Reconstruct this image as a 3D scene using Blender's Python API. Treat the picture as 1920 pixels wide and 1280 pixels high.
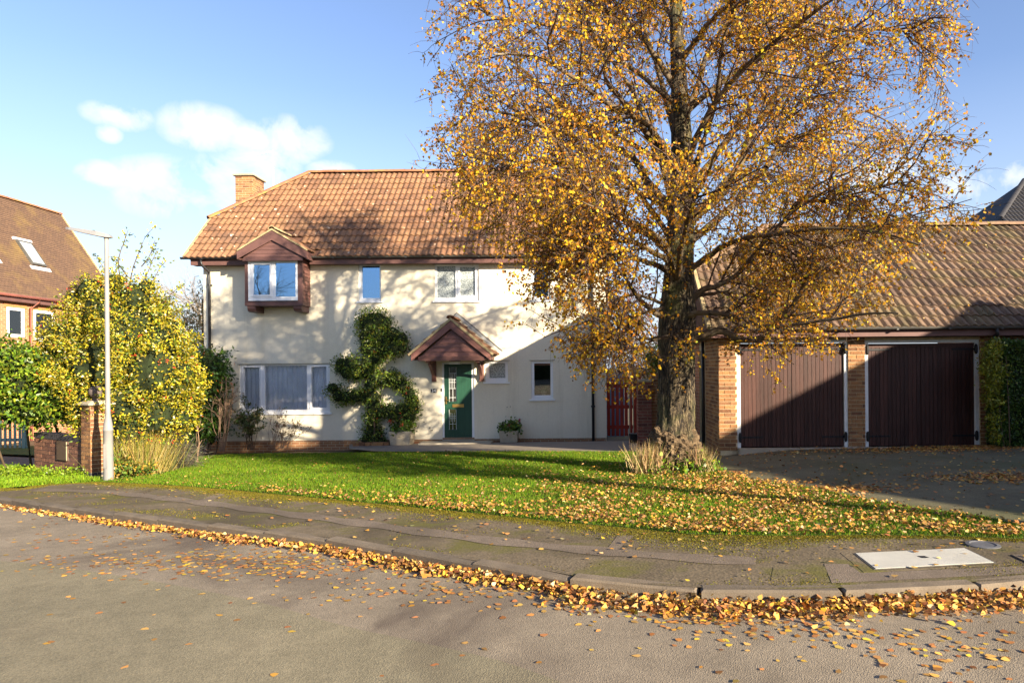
import bpy, bmesh, math, random
import numpy as np
from mathutils import Vector, Matrix

for _o in list(bpy.data.objects):
    bpy.data.objects.remove(_o, do_unlink=True)
SC = bpy.context.scene
COL = SC.collection

# ------------------------------------------------------------------ camera
CAMZ, F, VPX, VPY, ROLL = 1.65, 1280.0, 1080.0, 688.0, 0.0087
cam = bpy.data.cameras.new('camera')
cam.sensor_width = 36.0
cam.lens = 24.0
cam.shift_x = -0.0625
cam.shift_y = 0.025
cam.clip_end = 2000.0
camo = bpy.data.objects.new('camera', cam)
camo.location = (0, 0, CAMZ)
camo.rotation_euler = (math.radians(90), ROLL, 0)
COL.objects.link(camo)
SC.camera = camo

# ------------------------------------------------------------------ sun, exposure
LDIR = Vector((-1.12, 1.0, -0.48)).normalized()        # the way the light travels
SUN_EL = math.asin(-LDIR.z)
SUN_AZ = math.atan2(-LDIR.x, -LDIR.y)                   # clockwise from +Y
sd = bpy.data.lights.new('sun', 'SUN')
sd.energy = 5.0
sd.angle = math.radians(0.6)
sd.color = (1.0, 0.86, 0.66)
so = bpy.data.objects.new('sun', sd)
so.rotation_euler = LDIR.to_track_quat('-Z', 'Y').to_euler()
so.location = (30, -25, 25)
COL.objects.link(so)
SC.view_settings.view_transform = 'Standard'
SC.view_settings.look = 'None'
SC.view_settings.gamma = 1.0
SC.view_settings.exposure = 1.72
SC.view_settings.use_curve_mapping = False
SC.cycles.max_bounces = 6
SC.cycles.diffuse_bounces = 3
SC.cycles.glossy_bounces = 3
SC.cycles.transmission_bounces = 4


# ------------------------------------------------------------------ layout helpers
def ray(px, py):
    dx = (px - VPX) / F
    dz = (VPY - py) / F
    c, s = math.cos(ROLL), math.sin(ROLL)
    return dx * c + dz * s, -dx * s + dz * c


def P(px, py, Y):
    a, b = ray(px, py)
    return Vector((a * Y, Y, CAMZ + b * Y))


def PX(px, Y, py=688):
    return ray(px, py)[0] * Y


def PZ(px, py, Y):
    return CAMZ + ray(px, py)[1] * Y


def G(x, y):
    return 0.10 + 0.013 * x - 0.038 * (min(y, 24.0) - 6.0)


def gnd(px, py, dz=0.0):
    a, b = ray(px, py)
    # CAMZ + b*Y = .10 + .013*a*Y - .038*(Y-6) + dz
    Y = (0.10 + 0.228 + dz - CAMZ) / (b - 0.013 * a + 0.038)
    return Vector((a * Y, Y, CAMZ + b * Y))


# ------------------------------------------------------------------ node helpers
def new_mat(name):
    m = bpy.data.materials.new(name)
    m.use_nodes = True
    nt = m.node_tree
    nt.nodes.clear()
    out = nt.nodes.new('ShaderNodeOutputMaterial')
    return m, nt, out


def N(nt, typ, **kw):
    n = nt.nodes.new(typ)
    for k, v in kw.items():
        if k in n.inputs:
            n.inputs[k].default_value = v
        else:
            setattr(n, k, v)
    return n


def ramp(nt, fac, stops):
    r = nt.nodes.new('ShaderNodeValToRGB')
    el = r.color_ramp.elements
    while len(el) > 1:
        el.remove(el[-1])
    el[0].position = stops[0][0]
    el[0].color = tuple(stops[0][1]) + (1,)
    for p, c in stops[1:]:
        e = el.new(p)
        e.color = tuple(c) + (1,)
    if fac is not None:
        nt.links.new(fac, r.inputs[0])
    return r


def noise(nt, scale, detail=4, rough=0.6, vec=None, dist=0.0):
    n = nt.nodes.new('ShaderNodeTexNoise')
    n.inputs['Scale'].default_value = scale
    n.inputs['Detail'].default_value = detail
    n.inputs['Roughness'].default_value = rough
    n.inputs['Distortion'].default_value = dist
    if vec is not None:
        nt.links.new(vec, n.inputs['Vector'])
    return n


def mixc(nt, fac, a, b, mode='MIX'):
    m = nt.nodes.new('ShaderNodeMix')
    m.data_type = 'RGBA'
    m.blend_type = mode
    for s, v in ((m.inputs[0], fac), (m.inputs[6], a), (m.inputs[7], b)):
        if isinstance(v, (int, float)):
            s.default_value = v
        elif isinstance(v, tuple):
            s.default_value = v + (1,) if len(v) == 3 else v
        else:
            nt.links.new(v, s)
    return m.outputs[2]


def mathn(nt, op, a, b=None, clamp=False):
    m = nt.nodes.new('ShaderNodeMath')
    m.operation = op
    m.use_clamp = clamp
    for s, v in ((m.inputs[0], a), (m.inputs[1], b)):
        if v is None:
            continue
        if isinstance(v, (int, float)):
            s.default_value = v
        else:
            nt.links.new(v, s)
    return m.outputs[0]


def sc(c, k):
    return tuple(min(1.0, v * k) for v in c)


def pmat(name, col, rough=0.75, var=0.18, scale=3.0, fine=40.0, bump=0.0, bscale=60.0, dirt=None, dirt_amt=0.0,
         dirt_scale=2.0, rnd=0.0, rnd_cols=None, spec=0.3, metal=0.0, pos=True, stretch=None, spots=None):
    """Principled with layered noise: blotches, fine grain, dirt, per-piece tint and relief."""
    m, nt, out = new_mat(name)
    if pos:
        vec = N(nt, 'ShaderNodeNewGeometry').outputs['Position']
    else:
        vec = N(nt, 'ShaderNodeTexCoord').outputs['Object']
    if stretch:
        mp = N(nt, 'ShaderNodeMapping')
        mp.inputs['Scale'].default_value = stretch
        nt.links.new(vec, mp.inputs['Vector'])
        vec = mp.outputs[0]
    n1 = noise(nt, scale, 5, 0.6, vec)
    base = ramp(nt, n1.outputs[0], [(0.3, sc(col, 1 - var)), (0.7, sc(col, 1 + var))]).outputs[0]
    if rnd_cols:
        oi = N(nt, 'ShaderNodeObjectInfo')
        rc = ramp(nt, oi.outputs['Random'], [((i + 0.5) / len(rnd_cols), c) for i, c in enumerate(rnd_cols)])
        base = mixc(nt, 1.0, base, rc.outputs[0], 'MULTIPLY')
    n2 = noise(nt, fine, 3, 0.6, vec)
    g = ramp(nt, n2.outputs[0], [(0.25, (1 - var,) * 3), (0.75, (1 + 0.0 * var,) * 3)]).outputs[0]
    base = mixc(nt, 0.8, base, g, 'MULTIPLY')
    if dirt:
        n3 = noise(nt, dirt_scale, 6, 0.65, vec)
        f = ramp(nt, n3.outputs[0], [(0.5, (0, 0, 0)), (0.72, (1, 1, 1))]).outputs[0]
        f = mathn(nt, 'MULTIPLY', f, dirt_amt)
        base = mixc(nt, f, base, dirt)
    if spots:
        scol, sscale, sthr = spots
        n4 = noise(nt, sscale, 4, 0.55, vec)
        f = ramp(nt, n4.outputs[0], [(sthr, (0, 0, 0)), (sthr + 0.05, (1, 1, 1))]).outputs[0]
        base = mixc(nt, f, base, scol)
    b = N(nt, 'ShaderNodeBsdfPrincipled', Roughness=rough, Metallic=metal)
    b.inputs['Specular IOR Level'].default_value = spec
    nt.links.new(base, b.inputs['Base Color'])
    if bump > 0:
        n5 = noise(nt, bscale, 4, 0.65, vec)
        bp = N(nt, 'ShaderNodeBump', Strength=bump, Distance=0.02)
        nt.links.new(n5.outputs[0], bp.inputs['Height'])
        nt.links.new(bp.outputs[0], b.inputs['Normal'])
    nt.links.new(b.outputs[0], out.inputs[0])
    return m


def leaf_mat(name, trans=0.35, rough=0.55, spec=0.25, tint=(1, 1, 1)):
    m, nt, out = new_mat(name)
    at = N(nt, 'ShaderNodeAttribute', attribute_name='Col')
    c = mixc(nt, 1.0, at.outputs['Color'], tint, 'MULTIPLY')
    b = N(nt, 'ShaderNodeBsdfPrincipled', Roughness=rough)
    b.inputs['Specular IOR Level'].default_value = spec
    nt.links.new(c, b.inputs['Base Color'])
    t = N(nt, 'ShaderNodeBsdfTranslucent')
    nt.links.new(c, t.inputs[0])
    mx = N(nt, 'ShaderNodeMixShader')
    mx.inputs[0].default_value = trans
    nt.links.new(b.outputs[0], mx.inputs[1])
    nt.links.new(t.outputs[0], mx.inputs[2])
    nt.links.new(mx.outputs[0], out.inputs[0])
    return m


# ------------------------------------------------------------------ world: sky with a few cumulus
W = bpy.data.worlds.new('World')
SC.world = W
W.use_nodes = True
wn = W.node_tree
wn.nodes.clear()
wo = wn.nodes.new('ShaderNodeOutputWorld')
bg = wn.nodes.new('ShaderNodeBackground')
bg.inputs[1].default_value = 0.081
sky = wn.nodes.new('ShaderNodeTexSky')
sky.sky_type = 'NISHITA'
sky.sun_disc = False
sky.sun_elevation = SUN_EL
sky.sun_rotation = SUN_AZ
sky.altitude = 80
sky.air_density = 1.0
sky.dust_density = 0.6
sky.ozone_density = 1.6
tc = wn.nodes.new('ShaderNodeTexCoord')
DIR = tc.outputs['Generated']
sep = wn.nodes.new('ShaderNodeSeparateXYZ')
wn.links.new(DIR, sep.inputs[0])
# warped direction makes the cloud outlines ragged
wn1 = noise(wn, 16.0, 9, 0.6, DIR, 0.3)
wn2 = noise(wn, 3.2, 4, 0.55, DIR)


def blob(px, py, rx, ry):
    a, b = ray(px, py)
    c = Vector((a, 1, b)).normalized()
    s = wn.nodes.new('ShaderNodeVectorMath')
    s.operation = 'SUBTRACT'
    wn.links.new(DIR, s.inputs[0])
    s.inputs[1].default_value = c
    k = math.sqrt(1 + a * a + b * b)
    m = wn.nodes.new('ShaderNodeVectorMath')
    m.operation = 'MULTIPLY'
    wn.links.new(s.outputs[0], m.inputs[0])
    sx, sz = F / rx * k, F / ry * k
    m.inputs[1].default_value = (sx, sx, sz)
    l = wn.nodes.new('ShaderNodeVectorMath')
    l.operation = 'LENGTH'
    wn.links.new(m.outputs[0], l.inputs[0])
    return mathn(wn, 'SUBTRACT', 1.0, l.outputs['Value'], True)


dens = None
for bl in [(222, 218, 70, 30), (205, 250, 26, 22), (385, 240, 95, 52), (475, 262, 70, 40), (545, 262, 85, 50),
           (490, 305, 80, 52), (320, 355, 130, 68), (440, 350, 130, 70), (190, 330, 50, 34), (625, 322, 55, 26),
           (1812, 350, 80, 46), (1905, 330, 70, 36), (1650, 330, 120, 40)]:
    v = blob(*bl)
    dens = v if dens is None else mathn(wn, 'MAXIMUM', dens, v)
# the same fair-weather cumulus low round the whole horizon
band = ramp(wn, sep.outputs[2], [(0.0, (1, 1, 1)), (0.10, (1, 1, 1)), (0.34, (0, 0, 0))]).outputs[0]
gen = mathn(wn, 'MULTIPLY', mathn(wn, 'SUBTRACT', wn2.outputs[0], 0.56), band)
gen = mathn(wn, 'MULTIPLY', gen, 2.0)
dens = mathn(wn, 'MAXIMUM', dens, gen)
edge = mathn(wn, 'MULTIPLY', mathn(wn, 'SUBTRACT', wn1.outputs[0], 0.5), 3.4)
edge = mathn(wn, 'MULTIPLY', edge, mathn(wn, 'MULTIPLY', dens, 2.2, True))
cov = mathn(wn, 'ADD', dens, edge)
alpha = ramp(wn, cov, [(0.10, (0, 0, 0)), (0.40, (0.45,) * 3), (0.95, (0.92,) * 3)]).outputs[0]
haz = ramp(wn, sep.outputs[2], [(0.0, (0.9,) * 3), (0.10, (0.62,) * 3), (0.22, (0.24,) * 3), (0.36, (0.0,) * 3)]).outputs[0]
skyc = mixc(wn, 1.0, sky.outputs[0], (0.92, 0.90, 1.03), 'MULTIPLY')
skyc = mixc(wn, haz, skyc, (3.0, 3.45, 4.0))
skyc = mixc(wn, alpha, skyc, (4.3, 4.4, 4.5))
wn.links.new(skyc, bg.inputs[0])
wn.links.new(bg.outputs[0], wo.inputs[0])


# ------------------------------------------------------------------ mesh helpers
class MB:
    def __init__(s):
        s.v = []
        s.f = []

    def add(s, vs, fs):
        k = len(s.v)
        s.v += [tuple(v) for v in vs]
        s.f += [tuple(i + k for i in f) for f in fs]
        return s

    def box(s, x0, x1, y0, y1, z0, z1):
        return s.add([(x0, y0, z0), (x1, y0, z0), (x1, y1, z0), (x0, y1, z0), (x0, y0, z1), (x1, y0, z1), (x1, y1, z1), (x0, y1, z1)],
                     [(0, 3, 2, 1), (4, 5, 6, 7), (0, 1, 5, 4), (1, 2, 6, 5), (2, 3, 7, 6), (3, 0, 4, 7)])

    def obox(s, c, ax, ay, az):
        c, ax, ay, az = Vector(c), Vector(ax), Vector(ay), Vector(az)
        vs = [c + i * ax + j * ay + k * az for k in (-1, 1) for i, j in ((-1, -1), (1, -1), (1, 1), (-1, 1))]
        return s.add(vs, [(0, 3, 2, 1), (4, 5, 6, 7), (0, 1, 5, 4), (1, 2, 6, 5), (2, 3, 7, 6), (3, 0, 4, 7)])

    def tube(s, pts, rad, n=10, cap=True, half=False):
        pts = [Vector(p) for p in pts]
        if isinstance(rad, (int, float)):
            rad = [rad] * len(pts)
        rings = []
        for i, p in enumerate(pts):
            t = (pts[min(i + 1, len(pts) - 1)] - pts[max(i - 1, 0)]).normalized()
            ref = Vector((0, 0, 1)) if abs(t.z) < 0.9 else Vector((1, 0, 0))
            a = t.cross(ref).normalized()
            b = a.cross(t).normalized()
            rings.append([p + rad[i] * (math.cos(2 * math.pi * k / n) * a + math.sin(2 * math.pi * k / n) * b) for k in range(n)])
        vs = [v for r in rings for v in r]
        fs = []
        for i in range(len(pts) - 1):
            for k in range(n):
                fs.append((i * n + k, i * n + (k + 1) % n, (i + 1) * n + (k + 1) % n, (i + 1) * n + k))
        if cap:
            fs.append(tuple(range(n - 1, -1, -1)))
            fs.append(tuple((len(pts) - 1) * n + k for k in range(n)))
        return s.add(vs, fs)

    def prism(s, poly, off):
        """poly: 3-D points of one face, off: extrusion vector"""
        n = len(poly)
        off = Vector(off)
        vs = [Vector(p) for p in poly] + [Vector(p) + off for p in poly]
        fs = [tuple(range(n)), tuple(range(2 * n - 1, n - 1, -1))]
        for i in range(n):
            j = (i + 1) % n
            fs.append((i, i + n, j + n, j))
        return s.add(vs, fs)

    def lathe(s, c, prof, n=20):
        """prof: [(radius, z)] from the bottom up"""
        vs, fs = [], []
        for r, z in prof:
            for k in range(n):
                a = 2 * math.pi * k / n
                vs.append((c[0] + r * math.cos(a), c[1] + r * math.sin(a), c[2] + z))
        for i in range(len(prof) - 1):
            for k in range(n):
                fs.append((i * n + k, i * n + (k + 1) % n, (i + 1) * n + (k + 1) % n, (i + 1) * n + k))
        fs.append(tuple(range(n - 1, -1, -1)))
        fs.append(tuple((len(prof) - 1) * n + k for k in range(n)))
        return s.add(vs, fs)

    def mesh(s, name):
        me = bpy.data.meshes.new(name)
        me.from_pydata(s.v, [], s.f)
        me.update()
        return me

    def build(s, name, mat, parent=None, smooth=False, bevel=0.0, fixn=True):
        me = s.mesh(name)
        if fixn:
            bm = bmesh.new()
            bm.from_mesh(me)
            bmesh.ops.recalc_face_normals(bm, faces=bm.faces)
            if bevel > 0:
                bmesh.ops.bevel(bm, geom=list(bm.edges), offset=bevel, segments=1, affect='EDGES')
            bm.to_mesh(me)
            bm.free()
        if smooth:
            me.polygons.foreach_set('use_smooth', [True] * len(me.polygons))
        return link(name, me, mat, parent)


def link(name, me, mat=None, parent=None, loc=None, rot=None):
    o = bpy.data.objects.new(name, me)
    COL.objects.link(o)
    if mat is not None and me is not None and len(me.materials) == 0:
        me.materials.append(mat)
    if loc is not None:
        o.location = loc
    if rot is not None:
        o.rotation_euler = rot
    if parent is not None:
        o.parent = parent
        o.matrix_parent_inverse = inv_of(parent)
    return o


def world_of(o):
    m = o.matrix_basis.copy()
    if o.parent is not None:
        m = world_of(o.parent) @ o.matrix_parent_inverse @ m
    return m


def inv_of(o):
    return world_of(o).inverted()


def tag(o, label=None, cat=None, group=None, kind=None):
    if label:
        o['label'] = label
    if cat:
        o['category'] = cat
    if group:
        o['group'] = group
    if kind:
        o['kind'] = kind
    return o


def thing(name, label, cat, loc=(0, 0, 0), group=None):
    o = bpy.data.objects.new(name, None)
    COL.objects.link(o)
    o.location = loc
    o.empty_display_size = 0.2
    return tag(o, label, cat, group)


def fast_mesh(name, verts, faces, colors=None):
    """verts (n,3), faces (m,k) numpy arrays, colors (n,3) per vertex"""
    verts = np.asarray(verts, dtype=np.float32)
    faces = np.asarray(faces, dtype=np.int32)
    me = bpy.data.meshes.new(name)
    m, k = faces.shape
    me.vertices.add(len(verts))
    me.vertices.foreach_set('co', verts.ravel())
    me.loops.add(m * k)
    me.loops.foreach_set('vertex_index', faces.ravel())
    me.polygons.add(m)
    me.polygons.foreach_set('loop_start', np.arange(0, m * k, k, dtype=np.int32))
    me.polygons.foreach_set('loop_total', np.full(m, k, dtype=np.int32))
    if colors is not None:
        at = me.color_attributes.new('Col', 'FLOAT_COLOR', 'POINT')
        c = np.ones((len(verts), 4), dtype=np.float32)
        c[:, :3] = colors
        at.data.foreach_set('color', c.ravel())
    me.update(calc_edges=True)
    return me


def unit(a):
    return a / np.maximum(np.linalg.norm(a, axis=-1, keepdims=True), 1e-9)


def leaves(name, pos, dirs, nrm, length, width, cols, mat, parent=None, fold=0.18, tri=False):
    """one small folded, pointed face per leaf; all leaves in one mesh"""
    pos, dirs, nrm = np.asarray(pos, float), unit(np.asarray(dirs, float)), np.asarray(nrm, float)
    side = unit(np.cross(dirs, nrm))
    up = unit(np.cross(side, dirs))
    n = len(pos)
    L = np.broadcast_to(np.asarray(length, float).reshape(-1, 1), (n, 1))
    Wd = np.broadcast_to(np.asarray(width, float).reshape(-1, 1), (n, 1))
    if tri:
        v = np.stack([pos - side * Wd / 2, pos + side * Wd / 2, pos + dirs * L], 1)
        k = 3
    else:
        a_, b_ = pos + dirs * L * 0.24, pos + dirs * L * 0.62
        s1, s2 = side * Wd * 0.48, side * Wd * 0.36
        u1_, u2_ = up * Wd * fold, up * Wd * fold * 0.7
        v = np.stack([pos, a_ + s1 + u1_, b_ + s2 + u2_, pos + dirs * L, b_ - s2 + u2_, a_ - s1 + u1_], 1)
        k = 6
    f = np.arange(n * k).reshape(n, k)
    c = np.repeat(np.asarray(cols, float), k, axis=0)
    me = fast_mesh(name, v.reshape(-1, 3), f, c)
    return link(name, me, mat, parent)


def pick(rng, pal, n, jit=0.15):
    """random colours out of a weighted palette [(weight, rgb)]"""
    w = np.array([p[0] for p in pal], float)
    c = np.array([p[1] for p in pal], float)
    i = rng.choice(len(pal), n, p=w / w.sum())
    return np.clip(c[i] * (1 + rng.normal(0, jit, (n, 1))) * (1 + rng.normal(0, jit * 0.4, (n, 3))), 0.002, 1)


def tubes(pts, rad, sides=3):
    """pts (n,k,3), rad (n,k): n tubes in one array mesh"""
    n, k, _ = pts.shape
    t = np.empty_like(pts)
    t[:, 1:-1] = pts[:, 2:] - pts[:, :-2]
    t[:, 0] = pts[:, 1] - pts[:, 0]
    t[:, -1] = pts[:, -1] - pts[:, -2]
    t = unit(t)
    ref = np.where(np.abs(t[..., 2:3]) < 0.85, np.array([0, 0, 1.0]), np.array([1.0, 0, 0]))
    a = unit(np.cross(t, ref))
    b = np.cross(a, t)
    ang = 2 * np.pi * np.arange(sides) / sides
    v = pts[:, :, None] + rad[:, :, None, None] * (np.cos(ang)[None, None, :, None] * a[:, :, None] + np.sin(ang)[None, None, :, None] * b[:, :, None])
    idx = np.arange(n * k * sides).reshape(n, k, sides)
    f = np.stack([idx[:, :-1], np.roll(idx, -1, 2)[:, :-1], np.roll(idx, -1, 2)[:, 1:], idx[:, 1:]], -1).reshape(-1, 4)
    return v.reshape(-1, 3), f


# ------------------------------------------------------------------ shared materials
def wall_render():
    """painted render: trowel relief, faint patches, rain streaks"""
    m, nt, out = new_mat('cream_render')
    pos = N(nt, 'ShaderNodeNewGeometry').outputs['Position']
    n1 = noise(nt, 0.6, 6, 0.6, pos)
    base = ramp(nt, n1.outputs[0], [(0.3, (0.775, 0.695, 0.525)), (0.7, (0.835, 0.765, 0.60))]).outputs[0]
    mp = N(nt, 'ShaderNodeMapping')
    mp.inputs['Scale'].default_value = (5.0, 5.0, 0.32)
    nt.links.new(pos, mp.inputs['Vector'])
    n2 = noise(nt, 1.0, 6, 0.65, mp.outputs[0])
    f = ramp(nt, n2.outputs[0], [(0.52, (0, 0, 0)), (0.75, (0.42,) * 3)]).outputs[0]
    base = mixc(nt, f, base, (0.56, 0.49, 0.34))
    n3 = noise(nt, 26.0, 5, 0.6, pos)
    base = mixc(nt, 0.35, base, ramp(nt, n3.outputs[0], [(0.3, (0.82,) * 3), (0.6, (1, 1, 1))]).outputs[0], 'MULTIPLY')
    b = N(nt, 'ShaderNodeBsdfPrincipled', Roughness=0.9)
    b.inputs['Specular IOR Level'].default_value = 0.2
    nt.links.new(base, b.inputs['Base Color'])
    bp = N(nt, 'ShaderNodeBump', Strength=0.25, Distance=0.02)
    nt.links.new(noise(nt, 60.0, 5, 0.65, pos).outputs[0], bp.inputs['Height'])
    nt.links.new(bp.outputs[0], b.inputs['Normal'])
    nt.links.new(b.outputs[0], out.inputs[0])
    return m


M = {}
M['render'] = pmat('cream_render', (0.80, 0.715, 0.52), 0.9, 0.05, 0.7, 90, 0.15, 220, dirt=(0.62, 0.56, 0.43), dirt_amt=0.3, dirt_scale=0.9)
M['render'] = wall_render()
M['trim'] = pmat('brown_trim', (0.135, 0.068, 0.058), 0.5, 0.15, 3, 60, 0.05, 80)
M['board'] = pmat('brown_board', (0.19, 0.09, 0.072), 0.55, 0.2, 3, 70, 0.12, 60, rnd_cols=[(0.8,) * 3, (1, 1, 1), (1.15, 1.1, 1.1)])
M['upvc'] = pmat('white_upvc', (0.82, 0.83, 0.84), 0.35, 0.03, 2, 20, spec=0.5)
M['black_plastic'] = pmat('black_plastic', (0.022, 0.022, 0.024), 0.4, 0.2, 3, 30, spec=0.45)
M['gutter_grey'] = pmat('weathered_gutter', (0.10, 0.095, 0.085), 0.5, 0.3, 3, 20)
M['lead'] = pmat('lead_flashing', (0.42, 0.43, 0.42), 0.6, 0.15, 4, 30)
M['mortar'] = pmat('verge_mortar', (0.42, 0.33, 0.18), 0.95, 0.3, 8, 60, 0.4, 90)
M['deck'] = pmat('roof_underlay', (0.12, 0.06, 0.04), 0.9, 0.2, 3)
M['tile'] = pmat('roof_tile', (0.265, 0.140, 0.075), 0.85, 0.22, 5, 55, 0.35, 90,
                 rnd_cols=[(0.72, 0.7, 0.72), (0.88, 0.86, 0.85), (1, 1, 1), (1.08, 1.05, 1.0), (0.95, 0.98, 0.92), (1.06, 1, 0.97)],
                 dirt=(0.10, 0.062, 0.045), dirt_amt=0.65, dirt_scale=0.8, spots=((0.62, 0.5, 0.36), 7.0, 0.655))
M['tile2'] = pmat('garage_tile', (0.165, 0.108, 0.074), 0.9, 0.25, 5, 55, 0.35, 90,
                  rnd_cols=[(0.6, 0.6, 0.62), (0.85, 0.82, 0.8), (1, 1, 1), (1.15, 1.1, 1.0), (0.9, 1, 0.8)],
                  dirt=(0.10, 0.10, 0.03), dirt_amt=0.5, dirt_scale=2.2, spots=((0.46, 0.42, 0.33), 9.0, 0.71))
M['ridge'] = pmat('ridge_tile', (0.36, 0.15, 0.075), 0.85, 0.25, 6, 50, 0.3, 70, dirt=(0.30, 0.24, 0.04), dirt_amt=0.7, dirt_scale=3.0)
M['brick'] = pmat('facing_brick', (0.35, 0.185, 0.083), 0.9, 0.22, 18, 120, 0.5, 160,
                  rnd_cols=[(0.5, 0.46, 0.52), (0.72, 0.66, 0.7), (1, 1, 1), (1.1, 1.08, 1.0), (0.85, 0.78, 0.75), (1.15, 1.1, 0.95), (0.62, 0.55, 0.6)])
M['brick_red'] = pmat('red_brick', (0.24, 0.095, 0.07), 0.9, 0.22, 18, 120, 0.5, 160,
                      rnd_cols=[(0.6, 0.55, 0.6), (0.85, 0.8, 0.8), (1, 1, 1), (1.2, 1.1, 1.05)])
M['brick_mortar'] = pmat('brick_mortar', (0.62, 0.50, 0.31), 0.95, 0.15, 12, 90, 0.3, 120)
M['mortar_grey'] = pmat('grey_mortar', (0.34, 0.28, 0.22), 0.95, 0.15, 12, 90, 0.3, 120)
M['blue_brick'] = pmat('engineering_brick', (0.05, 0.045, 0.055), 0.6, 0.2, 12, 60, 0.2, 90)
M['concrete'] = pmat('concrete', (0.44, 0.38, 0.28), 0.9, 0.2, 3, 60, 0.35, 90, dirt=(0.25, 0.2, 0.13), dirt_amt=0.4)
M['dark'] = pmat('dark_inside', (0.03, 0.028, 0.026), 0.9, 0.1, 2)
M['white_paint'] = pmat('white_gloss_paint', (0.78, 0.80, 0.78), 0.4, 0.06, 6, 40, dirt=(0.45, 0.47, 0.42), dirt_amt=0.3, dirt_scale=5)
M['iron'] = pmat('black_iron', (0.015, 0.015, 0.016), 0.5, 0.2, 6)
M['bark_far'] = pmat('grey_bark', (0.13, 0.10, 0.08), 0.95, 0.3, 6, 40)
M['leafm'] = leaf_mat('autumn_leaf', 0.42)
M['green'] = leaf_mat('evergreen_leaf', 0.2, 0.38, 0.45)
M['blade'] = leaf_mat('grass_blade', 0.3, 0.6, 0.2)
M['litter'] = leaf_mat('fallen_leaf', 0.12, 0.75, 0.15)


def glass_mat(name, refl, tint=(1, 1, 1), rough=0.0, refl_tint=(1, 1, 1)):
    m, nt, out = new_mat(name)
    tr = N(nt, 'ShaderNodeBsdfTransparent')
    tr.inputs[0].default_value = tint + (1,)
    gl = N(nt, 'ShaderNodeBsdfGlossy')
    gl.inputs['Roughness'].default_value = rough
    gl.inputs['Color'].default_value = refl_tint + (1,)
    lw = N(nt, 'ShaderNodeFresnel', IOR=1.52)
    f = mathn(nt, 'ADD', mathn(nt, 'MULTIPLY', lw.outputs[0], 1.6), refl, True)
    mx = N(nt, 'ShaderNodeMixShader')
    nt.links.new(f, mx.inputs[0])
    nt.links.new(tr.outputs[0], mx.inputs[1])
    nt.links.new(gl.outputs[0], mx.inputs[2])
    nt.links.new(mx.outputs[0], out.inputs[0])
    return m


M['glass'] = glass_mat('window_glass', 0.02, (0.98, 0.99, 1.0))
M['glass_sky'] = glass_mat('sky_tinted_glass', 0.42, (0.3, 0.42, 0.55), 0.0, (0.36, 0.64, 1.0))  # blue of the reflected sky is put into the glass tint
_m, _nt, _out = new_mat('obscure_glass')
_v = N(_nt, 'ShaderNodeNewGeometry').outputs['Position']
_vo = N(_nt, 'ShaderNodeTexVoronoi', Scale=38.0)
_nt.links.new(_v, _vo.inputs['Vector'])
_b = N(_nt, 'ShaderNodeBsdfPrincipled', Roughness=0.22)
_nt.links.new(ramp(_nt, _vo.outputs['Distance'], [(0.15, (0.06, 0.075, 0.075)), (0.6, (0.42, 0.46, 0.45))]).outputs[0], _b.inputs['Base Color'])
_bp = N(_nt, 'ShaderNodeBump', Strength=0.6, Distance=0.01)
_nt.links.new(_vo.outputs['Distance'], _bp.inputs['Height'])
_nt.links.new(_bp.outputs[0], _b.inputs['Normal'])
_nt.links.new(_b.outputs[0], _out.inputs[0])
M['obscure'] = _m
# ================================================================== GROUND
def gsheet(name, pts, mat, off, kind='structure', parent=None):
    b = MB()
    b.add([(p[0], p[1], G(p[0], p[1]) + off) for p in pts], [tuple(range(len(pts)))])
    me = b.mesh(name)
    bm = bmesh.new()
    bm.from_mesh(me)
    bmesh.ops.triangulate(bm, faces=bm.faces)
    for f in bm.faces:
        if f.normal.z < 0:
            f.normal_flip()
    bm.to_mesh(me)
    bm.free()
    o = link(name, me, mat, parent)
    if parent is None:
        tag(o, kind=kind)
    return o


def smooth_line(pts, step=0.15):
    """Catmull-Rom through 2-D points, resampled at an even step"""
    p = [np.array(q[:2], float) for q in pts]
    p = [2 * p[0] - p[1]] + p + [2 * p[-1] - p[-2]]
    out = []
    for i in range(1, len(p) - 2):
        for t in np.linspace(0, 1, 24, endpoint=False):
            a, b, c, d = p[i - 1], p[i], p[i + 1], p[i + 2]
            out.append(0.5 * (2 * b + (c - a) * t + (2 * a - 5 * b + 4 * c - d) * t ** 2 + (3 * b - a - 3 * c + d) * t ** 3))
    out.append(p[-2])
    out = np.array(out)
    s = np.concatenate([[0], np.cumsum(np.linalg.norm(np.diff(out, axis=0), axis=1))])
    u = np.arange(0, s[-1], step)
    return np.stack([np.interp(u, s, out[:, 0]), np.interp(u, s, out[:, 1])], 1)


# the kerb line (top front edge), left to right, and the back edge of the pavement
KERB = [gnd(*p) for p in [(-260, 905), (0, 931), (100, 945), (330, 973), (530, 996), (640, 1010), (830, 1040), (1000, 1064),
                          (1080, 1078), (1165, 1090), (1290, 1098), (1450, 1102), (1560, 1100), (1720, 1094), (1920, 1082), (2250, 1050)]]
KL = smooth_line(KERB, 0.1)
BACK = [gnd(*p) for p in [(-260, 893), (0, 915), (90, 908), (180, 903), (300, 908), (423, 917), (633, 937), (873, 960), (1067, 980), (1207, 992),
                          (1290, 1001), (1450, 1004), (1613, 1003), (1780, 1005), (1913, 1010), (2250, 1000)]]
BL = smooth_line(BACK, 0.1)


def line_y(line, x):
    return float(np.interp(x, line[:, 0], line[:, 1]))


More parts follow.
